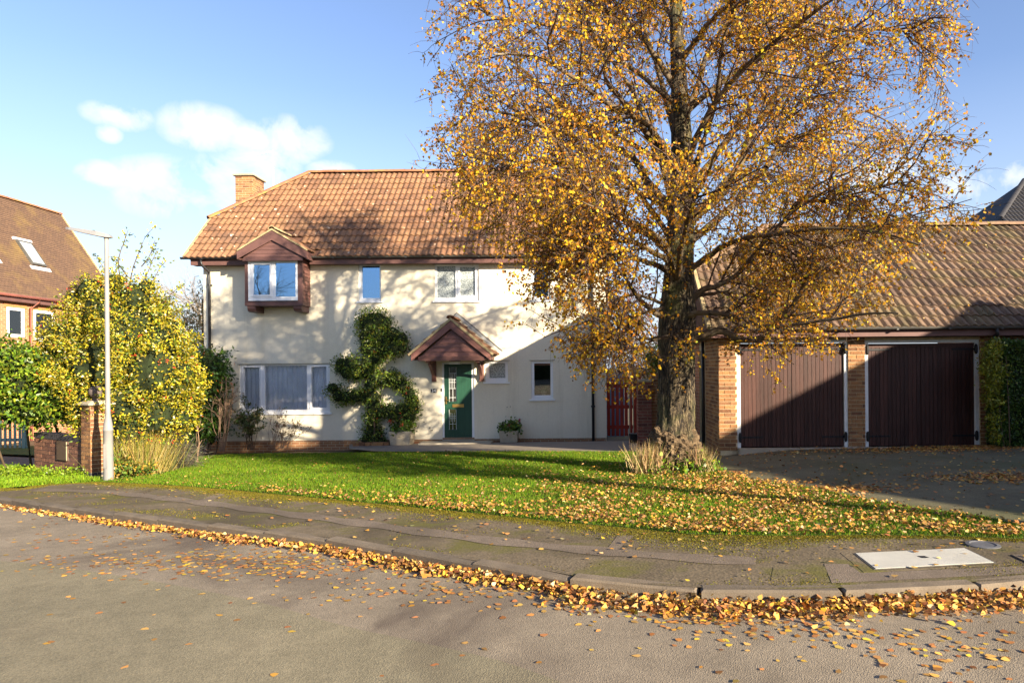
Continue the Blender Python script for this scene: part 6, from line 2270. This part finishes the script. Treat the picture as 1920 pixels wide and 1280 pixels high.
# ---- trained climber on the wall (firethorn cut into arms)
CYv = 18.86
CB = [(690, 603, 20), (708, 603, 20), (724, 606, 12), (690, 628, 20), (712, 630, 22), (735, 628, 18), (754, 634, 13), (690, 652, 19), (714, 652, 20), (738, 652, 17), (754, 652, 11), (692, 675, 17), (708, 672, 15), (686, 695, 16), (699, 692, 12),
      (640, 682, 13), (655, 682, 14), (650, 698, 14), (668, 700, 13), (664, 688, 12), (636, 692, 9),
      (624, 728, 12), (634, 742, 13), (650, 744, 13), (666, 742, 14), (682, 742, 15), (698, 742, 15), (695, 722, 13), (700, 708, 12),
      (716, 712, 13), (734, 708, 14), (748, 712, 13), (757, 724, 14), (766, 738, 14), (776, 750, 12), (745, 722, 10),
      (702, 760, 15), (716, 770, 14), (732, 768, 12), (748, 768, 12), (764, 766, 13), (776, 768, 12), (770, 782, 12), (752, 784, 12), (735, 780, 10),
      (698, 778, 14), (697, 795, 13), (694, 810, 13), (688, 824, 12), (702, 824, 14), (715, 828, 9), (710, 812, 8)]
cl = thing('wall_climber', 'evergreen wall shrub trained in curling arms beside the front window', 'climber', P(695, 836, CYv))
cbl = [B(x, y, CYv, r * 1.16, 0.22) for x, y, r in CB]
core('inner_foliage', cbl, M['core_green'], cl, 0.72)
cbl = bumpy(cbl, 60, 0.05, 0.12, 65)
shrub_leaves('crown', rng, cbl, 19000, 0.058, 0.45, [(4, (0.09, 0.16, 0.018)), (3, (0.15, 0.22, 0.022)), (2, (0.26, 0.29, 0.028)), (0.3, (0.38, 0.28, 0.03))], M['green'], cl, 0.62, 0.55, 0.22)
cp2, cd2, _ = clump_points(rng, cbl, 26, 1.0)
q = np.repeat(cp2 + [0, -0.03, 0], 4, 0) + rng.normal(0, 0.02, (104, 3))
bv = (q[:, None] + ico[None] * 0.9).reshape(-1, 3)
bf = (icf[None] + 6 * np.arange(len(q))[:, None, None]).reshape(-1, 3)
tag(link('berries', fast_mesh('berries', bv, bf), bpy.data.materials['red_berry'], cl), kind='stuff')
stems('stem', [((P(697, 842, CYv).x, CYv, G(-6, CYv) - 0.05), (P(697, 770, CYv).x, CYv, G(-6, CYv) + 0.95))], M['stem'], cl, 0.03, 0.02, 3)

# ---- concrete planters with geraniums
for nm, lab, x0, x1, yt, yb, Yp, lit in (('planter', 'pale square concrete planter with red flowers below the climber', 728, 770, 809, 838, 18.45, 1),
                                         ('planter', 'weathered concrete planter with green geranium right of the door', 935, 971, 808, 836, 18.5, 0)):
    r_ = rect(x0, yt, x1, yb, Yp)
    cx = (r_[0] + r_[1]) / 2
    zb = G(cx, Yp) + 0.012
    hw = (r_[1] - r_[0]) / 2
    t = thing(nm, lab, 'planter', (cx, Yp + 0.25, zb))
    H = r_[3] - zb
    b = MB()
    ring = lambda w_, z: [(cx - w_, Yp + 0.3 - w_, z), (cx + w_, Yp + 0.3 - w_, z), (cx + w_, Yp + 0.3 + w_, z), (cx - w_, Yp + 0.3 + w_, z)]
    for w_, z in ((hw * 0.86, zb), (hw, zb + H), (hw * 0.88, zb + H), (hw * 0.86, zb + H - 0.06)):
        b.v += ring(w_, z)
    b.f = [(3, 2, 1, 0)] + [(4 * k + i, 4 * k + (i + 1) % 4, 4 * k + 4 + (i + 1) % 4, 4 * k + 4 + i) for k in range(3) for i in range(4)] + [(12, 13, 14, 15)]
    b.build('tub', M['concrete'], t, bevel=0.008)
    bl = [(cx, Yp + 0.3, zb + H + 0.05, (hw * 1.0, hw * 0.9, 0.13)), (cx + 0.1, Yp + 0.25, zb + H + 0.09, (hw * 0.5, hw * 0.5, 0.12))]
    shrub_leaves('foliage', rng, bl, 900, 0.07, 0.85, [(3, (0.07, 0.14, 0.015)), (2, (0.12, 0.2, 0.02)), (1, (0.2, 0.24, 0.03))], M['green'], t, 0.5, 0.5)
    fl = np.array([(cx + (0.02 if lit else 0.0), Yp + 0.1, zb + H + 0.16), (cx - hw * 0.95, Yp + 0.15, zb + H + 0.27)] if lit else [(cx + 0.02, Yp + 0.12, zb + H + 0.14), (cx + hw * 1.1, Yp + 0.2, zb + H + 0.25)])
    stems('flower_stalks', [((cx, Yp + 0.25, zb + H), tuple(p)) for p in fl], M['stem'], t, 0.005, 0.004, 2)
    q = np.repeat(fl, 30, 0) + rng.normal(0, 0.028, (60, 3))
    for h in (0, 1):
        fh_ = leaves('flower_head', q[h * 30:h * 30 + 30], rng.normal(0, 1, (30, 3)), rng.normal(0, 1, (30, 3)), 0.035, 0.035, pick(rng, [(1, (0.65, 0.12, 0.05) if lit else (0.4, 0.06, 0.09))], 30), M['leafm'], t)
        tag(fh_, kind='stuff')


# ---- thin rose bushes and dry stalks by the wall
def twiggy(name, label, cat, px, py, Y, hpx, wpx, n, seed, leafn=0, pal=None, lean=0.0, mat=None, r=0.007, L=0.05, lwr=0.6, up_=0.5):
    rng = np.random.default_rng(seed)
    p = P(px, py, Y)
    p.z = G(p.x, p.y)
    h, w_ = hpx * Y / F, wpx * Y / F
    t = thing(name, label, cat, p)
    k = 7
    arr = np.empty((n, k, 3))
    for i in range(n):
        e = np.array([p.x + rng.uniform(-w_, w_) / 2 + lean * h, p.y + rng.uniform(-w_, w_) / 4, p.z + h * rng.uniform(0.55, 1.0)])
        a = np.array([p.x + rng.normal(0, w_ * 0.12), p.y + rng.normal(0, 0.04), p.z - 0.02])
        s = np.linspace(0, 1, k)[:, None]
        arr[i] = a + (e - a) * s + np.sin(s * math.pi) * rng.normal(0, 0.05 * h, (1, 3)) * [1, 1, 0.3]
    side, _ = sprout(rng, arr, None, 4, h * 0.22, 0.6, up_, 0.02, 4, np.array([p.x, p.y, 0]), 0.35)
    V, Fa, kk = [], [], 0
    for ar, r0, r1 in ((arr, r, r * 0.5), (side, r * 0.55, r * 0.3)):
        v, f = tubes(ar, np.linspace(r0, r1, ar.shape[1])[None].repeat(len(ar), 0), 4)
        V.append(v)
        Fa.append(f + kk)
        kk += len(v)
    link('stems', fast_mesh('stems', np.vstack(V), np.vstack(Fa)), mat or M['stem'], t)
    if leafn:
        i = rng.integers(0, len(side), leafn)
        j = rng.integers(1, 4, leafn)
        ps = side[i, j] + rng.normal(0, 0.025, (leafn, 3))
        ln = rng.uniform(L * 0.6, L * 1.3, leafn)
        leaves('foliage', ps, rng.normal(0, 1, (leafn, 3)), rng.normal(0, 1, (leafn, 3)), ln, ln * lwr, pick(rng, pal, leafn, 0.2), M['green'], t)
    return t


DRYP = [(2, (0.22, 0.14, 0.06)), (1, (0.13, 0.12, 0.04))]
GRN = [(3, (0.05, 0.09, 0.02)), (2, (0.09, 0.13, 0.03)), (1, (0.2, 0.15, 0.05))]
M['stem_pink'] = pmat('dry_stem', (0.34, 0.22, 0.14), 0.95, 0.25, 8)
twiggy('dry_shrub', 'tall dry pinkish stalks between the evergreen and the front window', 'shrub', 418, 850, 18.2, 150, 36, 16, 71, 90, DRYP, 0.05, M['stem_pink'], 0.012)
twiggy('rose_bush', 'leafy rose bush under the left of the front window', 'shrub', 470, 848, 18.5, 92, 44, 16, 72, 1500, GRN, 0.0, None, 0.009, 0.06)
twiggy('rose_bush', 'sparse bare rose stems below the middle of the front window', 'shrub', 508, 846, 18.6, 105, 40, 7, 73, 40, GRN, 0.1, M['stem_pink'], 0.006)
twiggy('rose_bush', 'leaning dry rose bush in front of the plinth, left of the climber', 'shrub', 530, 848, 18.4, 62, 62, 12, 74, 330, DRYP, 0.25, M['stem_pink'], 0.008)


# ---- ornamental grass, lavender and weeds under the holly
def tuft(name, label, cat, px, py, Y, n, hpx, wpx, pal, seed, wid=0.008, spread=0.35, parent=None):
    rng = np.random.default_rng(seed)
    p = P(px, py, Y)
    p.z = G(p.x, p.y)
    h, w_ = hpx * Y / F, wpx * Y / F
    pos = np.stack([p.x + rng.normal(0, w_ * 0.25, n), p.y + rng.normal(0, w_ * 0.2, n), np.full(n, p.z - 0.01)], 1)
    d = np.stack([rng.normal(0, spread, n) + (pos[:, 0] - p.x) * 0.6, rng.normal(0, spread, n), np.ones(n)], 1)
    o = leaves(name, pos, d, rng.normal(0, 1, (n, 3)) * [1, 1, 0.1], h * rng.uniform(0.45, 1.1, n), wid, pick(rng, pal, n, 0.2), M['blade'], parent, tri=True)
    if parent is None:
        tag(o, label, cat)
    return o


DRYG = [(3, (0.45, 0.33, 0.10)), (2, (0.30, 0.27, 0.05)), (2, (0.18, 0.22, 0.03)), (1, (0.55, 0.43, 0.2))]
tuft('ornamental_grass', 'tall yellowing ornamental grass below the holly', 'plant', 262, 888, 12.9, 1500, 85, 75, DRYG, 81, 0.009, 0.22)
tuft('fern_clump', 'green-brown clump of leaning stems between holly and lavender', 'plant', 300, 880, 13.4, 900, 70, 50, [(2, (0.25, 0.20, 0.06)), (2, (0.12, 0.13, 0.03)), (1, (0.35, 0.28, 0.1))], 82, 0.01, 0.3)
lv = thing('lavender', 'rounded grey-green lavender bush at the lawn edge', 'shrub', gnd(333, 878))
lvb = [B(330, 862, 13.7, 28), B(350, 860, 13.7, 22), B(315, 866, 13.6, 18)]
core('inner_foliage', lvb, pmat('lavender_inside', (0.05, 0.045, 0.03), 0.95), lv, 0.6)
shrub_leaves('foliage', rng, lvb, 3800, 0.10, 0.07, [(2, (0.16, 0.15, 0.10)), (2, (0.10, 0.11, 0.06)), (1, (0.24, 0.2, 0.13))], M['blade'], lv, 0.55, 1.2)
twiggy('dead_stalk', 'pale bare stalk standing between lavender and evergreen', 'plant', 369, 855, 14.6, 96, 6, 2, 83, 0, None, 0.0, M['stem_pink'], 0.011)
weeds = [B(235, 880, 12.5, 20), B(215, 870, 12.6, 16), B(275, 885, 12.4, 14)]
tag(shrub_leaves('ground_cover', rng, weeds, 1100, 0.06, 0.6, [(2, (0.09, 0.16, 0.02)), (1, (0.35, 0.2, 0.03)), (1, (0.16, 0.2, 0.03))], M['green'], None, 0.3, 0.5),
    'low mixed green and orange ground cover at the foot of the lamp post', 'plants', kind='stuff')
tag(shrub_leaves('verge_weeds', rng, [(gnd(px, 893).x, gnd(px, 893).y, G(-9, 11.8) + 0.02, (0.4, 0.3, 0.07)) for px in (20, 70, 110, 145)], 2400, 0.045, 0.5, [(2, (0.17, 0.28, 0.012)), (1, (0.24, 0.32, 0.02))], M['green'], None, 0.2, 0.4),
    'bright green leafy weeds along the foot of the low wall', 'weeds', kind='stuff')

# ---- background shrub behind the house's left corner
bs = thing('conifer', 'yellow-green feathery conifer behind the left corner of the house', 'tree', P(372, 700, 24))
bbl = [B(360, 620, 24, 34), B(385, 600, 24, 36), B(345, 650, 24, 34), B(380, 660, 24, 40), B(383, 545, 24, 16), B(375, 565, 24, 14), B(340, 690, 24, 40), B(380, 720, 24, 50)]
shrub_leaves('crown', rng, bbl, 7000, 0.16, 0.16, [(3, (0.42, 0.33, 0.14)), (2, (0.25, 0.25, 0.08)), (1, (0.5, 0.42, 0.2)), (1, (0.10, 0.16, 0.04))], M['blade'], bs, 0.3, 0.7)
stems('trunk', [((P(378, 860, 24).x, 24, G(-13, 24) - 0.1), (P(380, 560, 24).x, 24, P(380, 560, 24).z))], M['stem'], bs, 0.08, 0.02, 3)
gb = thing('green_shrub', 'yellow-green clipped shrub glimpsed left of the birch trunk', 'shrub', P(1228, 740, 20.5))
shrub_leaves('crown', rng, [B(1228, 655, 20.5, 18), B(1222, 672, 20.5, 16), B(1236, 670, 20.5, 18), B(1226, 690, 20.5, 18), B(1232, 715, 20.5, 22)], 2600, 0.07, 0.5, [(2, (0.16, 0.21, 0.02)), (1, (0.28, 0.30, 0.03)), (1, (0.07, 0.1, 0.02))], M['green'], gb, 0.4, 0.5)

# ---- clipped hedge at the right end of the garage
HX_ = 7.97
hedge = thing('clipped_hedge', 'dark green clipped hedge beside the right garage door', 'hedge', (HX_ + 1.2, 12.9, drive_z(8.5, 12.9)))
hz0, hz1 = drive_z(8.5, 12.9), PZ(1890, 640, 12.75)
hx0, hx1, hy0, hy1 = HX_, HX_ + 3.2, 12.72, 13.22
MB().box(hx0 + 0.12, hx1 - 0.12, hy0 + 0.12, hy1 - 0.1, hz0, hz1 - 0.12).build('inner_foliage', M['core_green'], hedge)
n = 30000
face = rng.choice(4, n, p=[0.42, 0.30, 0.23, 0.05])
u, v_ = rng.random(n), rng.random(n)
dep_ = rng.exponential(0.05, n).clip(0, 0.2) - 0.03 * rng.random(n)
p = np.empty((n, 3))
nn_ = np.zeros((n, 3))
zz = hz0 + (hz1 - hz0) * v_
p[:, 0], p[:, 1], p[:, 2] = hx0 + (hx1 - hx0) * u, hy0 + dep_, zz
nn_[:, 1] = -1
k = face == 1
p[k, 0], p[k, 1] = hx0 + dep_[k], hy0 + (hy1 - hy0) * u[k]
nn_[k] = [-1, 0, 0]
k = face == 2
p[k, 0], p[k, 1], p[k, 2] = hx0 + (hx1 - hx0) * u[k], hy0 + (hy1 - hy0) * v_[k], hz1 - dep_[k]
nn_[k] = [0, 0, 1]
p += 0.03 * np.sin(p[:, [1, 2, 0]] * 5) + rng.normal(0, 0.012, (n, 3))
# softer, leafier left shoulder
ln = rng.uniform(0.03, 0.055, n)
cc_ = pick(rng, [(4, (0.045, 0.09, 0.014)), (3, (0.075, 0.13, 0.018)), (1, (0.14, 0.19, 0.02))], n, 0.2)
leaves('crown', p, nn_ * 0.8 + rng.normal(0, 0.7, (n, 3)), nn_ + rng.normal(0, 0.6, (n, 3)), ln, ln * 0.6, cc_, M['green'], hedge)
yl = thing('privet', 'loose yellow-green privet shoots between hedge and garage downpipe', 'shrub', (HX_ - 0.1, 12.8, hz0))
ybl = [B(1858, 665, 12.7, 14), B(1856, 690, 12.7, 15), B(1860, 720, 12.7, 15), B(1866, 650, 12.8, 12), B(1862, 750, 12.7, 13), B(1866, 785, 12.7, 11), B(1868, 815, 12.7, 9), B(1872, 700, 12.7, 14)]
shrub_leaves('crown', rng, ybl, 3600, 0.05, 0.5, [(3, (0.26, 0.27, 0.02)), (2, (0.36, 0.36, 0.03)), (1, (0.12, 0.16, 0.02))], M['green'], yl, 0.3, 0.5)
stems('stems', [((HX_ + 0.02 + 0.05 * i, 12.75, hz0 - 0.05), (HX_ - 0.1 + 0.07 * i, 12.72, hz0 + 1.7)) for i in range(3)], M['stem'], yl, 0.014, 0.006, 12)

# ---- dry growth and weeds round the birch foot
TG = G(TX, TY)
tuft('dry_grass', 'straw-coloured dry stalks left of the birch foot', 'plant', 1215, 893, 11.0, 520, 66, 60, [(3, (0.50, 0.36, 0.17)), (1, (0.36, 0.25, 0.12)), (1, (0.2, 0.2, 0.05))], 91, 0.016, 0.28)
tuft('dry_grass', 'straw-coloured dry stalks right of the birch foot', 'plant', 1315, 890, 11.0, 300, 56, 40, [(3, (0.50, 0.36, 0.17)), (1, (0.36, 0.25, 0.12)), (1, (0.2, 0.2, 0.05))], 92, 0.015, 0.3)
fw = [(TX + dx, TY - 0.42 + dy, TG + 0.10, (0.24, 0.2, 0.15)) for dx, dy in ((-0.38, 0.0), (-0.1, -0.2), (0.18, -0.15), (0.45, 0.05), (0.62, 0.1), (-0.55, 0.1))]
tag(shrub_leaves('ground_cover', rng, fw, 620, 0.06, 0.75, [(3, (0.10, 0.19, 0.015)), (2, (0.18, 0.27, 0.02)), (0.7, (0.36, 0.36, 0.03)), (0.5, (0.05, 0.09, 0.02))], M['green'], None, 0.35, 0.5),
    'green leafy weeds round the foot of the birch', 'weeds', kind='stuff')
# ================================================================== FALLEN LEAVES, COVERS
FALL = [(4, (0.58, 0.33, 0.085)), (3, (0.50, 0.24, 0.045)), (2, (0.66, 0.42, 0.05)), (2.2, (0.32, 0.15, 0.05)), (1.4, (0.66, 0.48, 0.22)), (0.8, (0.19, 0.09, 0.04))]
RUST = [(3, (0.38, 0.155, 0.05)), (2, (0.46, 0.22, 0.07)), (1, (0.26, 0.11, 0.04)), (1, (0.55, 0.33, 0.1))]


def litter(name, label, x, y, z, seed, pal, L0=0.035, L1=0.07, flat=0.35, lift=0.0, jit=0.2):
    rng = np.random.default_rng(seed)
    n = len(x)
    a = rng.uniform(0, 2 * math.pi, n)
    d = np.stack([np.cos(a), np.sin(a), rng.normal(0, flat * 0.6, n)], 1)
    nr = np.stack([rng.normal(0, flat, n), rng.normal(0, flat, n), np.ones(n)], 1)
    L = rng.uniform(L0, L1, n)
    pos = np.stack([x, y, z + (0.006 if flat > 0.1 else 0.0) + rng.exponential(lift + 1e-4, n)], 1)
    pos[:, :2] -= d[:, :2] * L[:, None] / 2
    o = leaves(name, pos, d, nr, L, L * rng.uniform(0.6, 0.9, n), pick(rng, pal, n, jit), M['litter'], None, np.random.default_rng(seed + 9).normal(0, min(0.3, flat * 0.5), (n, 1)))
    return tag(o, label, 'fallen leaves', kind='stuff')


rg = np.random.default_rng(500)
# the drift in the gutter, banked against the kerb
d = np.gradient(KL, axis=0)
d /= np.linalg.norm(d, axis=1, keepdims=True)
nrm2 = np.stack([d[:, 1], -d[:, 0]], 1)                   # toward the road
i = rg.integers(0, len(KL), 60000)
x_, y_ = KL[i, 0], KL[i, 1]
th_ = np.interp(x_, [-9, -6, -3, -1, 1.5, 4], [0.15, 0.3, 0.5, 0.75, 0.95, 1.0])
keep = (rg.random(len(i)) < th_ * 0.34) & (x_ > -9.5) & (x_ < 4.6)
i, th_ = i[keep], th_[keep]
wv = (0.13 + 0.06 * np.sin(KL[i, 0] * 2.1) * np.sin(KL[i, 0] * 0.9 + 1) + 0.03 * np.sin(KL[i, 0] * 9)) * (0.45 + 0.55 * th_)
off = np.abs(rg.normal(0, 1, len(i))) * wv * (0.4 + 0.6 * th_)
off = np.where(off > 0.36, rg.random(len(i)) * 0.22, off) + 0.075
p = KL[i] + nrm2[i] * off[:, None] + rg.normal(0, 0.04, (len(i), 2))
pile = np.clip(1 - (off - 0.05) / 0.30, 0, 1) * 0.075 * th_
litter('gutter_leaves', 'drift of golden fallen leaves banked along the kerb', p[:, 0], p[:, 1], Gv(p[:, 0], p[:, 1]) + ROAD_OFF + pile * rg.random(len(i)), 501, FALL + RUST + [(2, (0.20, 0.10, 0.045))], 0.02, 0.055, 0.8, 0.004)

# lawn: thick along the pavement edge and under the birch, thinning toward the house and the left
n = 230000
pa = np.array(LAWN2)
lo, hi = pa.min(0), pa.max(0)
x, y = rg.uniform(lo[0], hi[0], n), rg.uniform(lo[1], hi[1], n)
k = in_poly(x, y, pa)
x, y = x[k], y[k]
ye = np.interp(x, BL[:, 0], BL[:, 1])
de = y - ye
tree_d = np.hypot(x - 2.4, y - 9.0)
pr = 0.95 * np.exp(-np.clip(de, 0, None) / (0.22 + 0.5 * np.clip((x + 4) / 6, 0, 1))) * np.clip((x + 6.5) / 5, 0.08, 1)
pr += 0.7 * np.exp(-(tree_d / 2.2) ** 2) + 0.014 * np.clip((x + 8) / 6, 0.1, 1)
pr *= 0.75 + 0.45 * np.sin(x * 3.1 + 2 * np.sin(y * 2)) * np.sin(y * 2.7) + 0.4 * np.sin(x * 7.3 + 3 * np.sin(y * 5.1)) * np.sin(y * 8.7 + x)
k = rg.random(len(x)) < np.clip(pr, 0, 1) * 0.85
x, y = x[k], y[k]
print('lawn leaves', len(x))
litter('lawn_leaves', 'golden fallen leaves scattered over the lawn and under the birch', x, y, Gv(x, y) + 0.018 + 0.02 * rg.random(len(x)), 502, [(w_, sc(c_, 0.85)) for w_, c_ in FALL] + [(5, (0.40, 0.20, 0.06)), (3, (0.27, 0.125, 0.045)), (1.5, (0.5, 0.33, 0.13))], 0.022, 0.048, 0.6, 0.006)

# road: loose leaves, with a few wet rusty patches
xs_, ys_ = [], []
n = 1500
xs_.append(rg.uniform(-7, 4.5, n))
ys_.append(rg.uniform(2.2, 9.5, n))
for (px, py, sx, sy, m) in ((430, 1050, 0.9, 0.22, 330), (560, 1065, 0.7, 0.2, 260), (860, 1110, 0.6, 0.15, 130), (1370, 1158, 0.35, 0.10, 120), (1500, 1190, 0.5, 0.12, 90), (1850, 1230, 0.5, 0.2, 130), (300, 1050, 0.7, 0.2, 90), (1150, 1130, 0.5, 0.12, 60), (150, 1010, 0.5, 0.2, 50)):
    c = gnd(px, py, ROAD_OFF)
    xs_.append(rg.normal(c.x, sx, m))
    ys_.append(rg.normal(c.y, sy, m))
x, y = np.concatenate(xs_), np.concatenate(ys_)
yk = np.interp(x, KL[:, 0], KL[:, 1])
dist = yk - y
w = np.where(np.arange(len(x)) < n, np.exp(-np.clip(dist, 0, None) / 1.6) * 0.7 + 0.22, 1.0)
k = (dist > 0.25) & (rg.random(len(x)) < w)
litter('road_leaves', 'single fallen leaves lying scattered over the road', x[k], y[k], Gv(x[k], y[k]) + ROAD_OFF + 0.0055, 503, FALL[:4] + RUST, 0.03, 0.06, 0.05)
# pavement
n = 420
i = rg.integers(0, len(KL), n)
x = KL[i, 0] + rg.normal(0, 0.1, n)
y0_ = np.interp(x, KL[:, 0], KL[:, 1])
y1_ = np.interp(x, BL[:, 0], BL[:, 1])
y = y0_ + (y1_ - y0_) * rg.random(n) ** 0.6
k = (x > -8) & (x < 4.6)
litter('pavement_leaves', 'few pale fallen leaves on the mossy pavement', x[k], y[k], Gv(x[k], y[k]) + 0.004, 504, FALL, 0.03, 0.06, 0.15)


# driveway: drifts and single leaves
def dz(x, y):
    return np.array([drive_z(a, b) for a, b in zip(x, y)])


xs_, ys_ = [], []
n = 2600
xs_.append(rg.uniform(2.6, 9.2, n))
ys_.append(rg.uniform(6.5, 13.4, n))
m = 2600
xs_.append(rg.normal(7.4, 1.4, m))
ys_.append(13.15 - np.abs(rg.normal(0, 0.45, m)))
for (px, py, sx, sy, m) in ((1585, 907, 0.32, 0.18, 420), (1880, 890, 0.55, 0.28, 900), (1480, 895, 0.3, 0.12, 120), (1370, 880, 0.15, 0.3, 200)):
    a, b_ = ray(px, py)
    c = gnd(px, py, 0.08)
    xs_.append(rg.normal(c.x, sx, m))
    ys_.append(rg.normal(c.y, sy, m))
x, y = np.concatenate(xs_), np.concatenate(ys_)
edge_x = np.interp(y, DL[:, 1], DL[:, 0])
k = (x > edge_x + 0.02) & (y < 13.45) & (x < 9.6)
w = np.where(np.arange(len(x)) < n, 0.42, 1.0)
k &= rg.random(len(x)) < w
litter('drive_leaves', 'brown fallen leaves strewn and drifted over the driveway', x[k], y[k], dz(x[k], y[k]) + 0.012 * (y[k] > 13.02), 505, FALL[:2] + RUST + [(1, (0.6, 0.45, 0.2))], 0.035, 0.065, 0.3, 0.004)
# a few on the garage roof and in its gutter
n = 700
x = rg.uniform(2.8, 9.8, n)
s = rg.random(n) * 3.6
y = GE + s * math.cos(GPITCH)
z = GZE + s * math.sin(GPITCH) + 0.045
litter('roof_leaves', 'pale fallen leaves caught on the garage roof tiles', x, y - 0.03, z, 506, FALL + [(3, (0.66, 0.52, 0.3))], 0.03, 0.055, 0.5)

# ---- service cover let into the pavement
cvr = [gnd(*p) for p in ((1604, 1037), (1808, 1027.5), (1863, 1054), (1642, 1066))]
cm = sum((Vector(p) for p in cvr), Vector()) / 4
mh = thing('service_cover', 'large white rectangular service cover set in the pavement', 'manhole cover', cm)
fo_ = [cm + (Vector(p) - cm) * 1.17 for p in cvr]


def slab(name, pts, z0, z1, mat, parent):
    return MB().prism([(p[0], p[1], G(p[0], p[1]) + z0) for p in pts], (0, 0, z1 - z0)).build(name, mat, parent)


slab('surround', [cm + (Vector(p) - cm) * 1.24 for p in cvr], -0.05, -0.002, M['pave'], mh)
slab('frame', [cm + (Vector(p) - cm) * 1.035 for p in cvr], -0.05, 0.001, pmat('cast_frame', (0.09, 0.085, 0.08), 0.6, 0.2, 6), mh)
M['cover'] = pmat('pale_cover', (0.52, 0.50, 0.43), 0.75, 0.08, 3, 120, 0.3, 200, dirt=(0.45, 0.42, 0.34), dirt_amt=0.4, dirt_scale=2)
slab('cover_plate', cvr, -0.04, 0.004, M['cover'], mh)
kc = gnd(1732, 1044.5)
slab('keyhole', [kc + Vector(v) for v in ((-0.028, -0.03, 0), (0.028, -0.03, 0), (0.02, 0.03, 0), (-0.036, 0.03, 0))], 0.0, 0.006, M['iron'], mh)
c2 = [gnd(*p) for p in ((1897, 1040), (2010, 1034), (2040, 1052), (1935, 1058))]
cm2 = sum((Vector(p) for p in c2), Vector()) / 4
m2 = thing('service_cover', 'second pale cover cut off by the right edge of the picture', 'manhole cover', cm2)
slab('frame', [cm2 + (Vector(p) - cm2) * 1.05 for p in c2], -0.05, 0.001, M['iron'], m2)
slab('cover_plate', c2, -0.04, 0.004, M['pave_pale'], m2)
sv = gnd(1843, 1021)
vb = MB().lathe(sv + Vector((0, 0, -0.03)), [(0.13, 0), (0.13, 0.036), (0.10, 0.04), (0.09, 0.034), (0.02, 0.034)], 20).build('stopcock_cover', pmat('grey_iron', (0.12, 0.12, 0.125), 0.5, 0.2, 6), smooth=False)
tag(vb, 'small round dark stopcock lid behind the white service cover', 'stopcock cover')
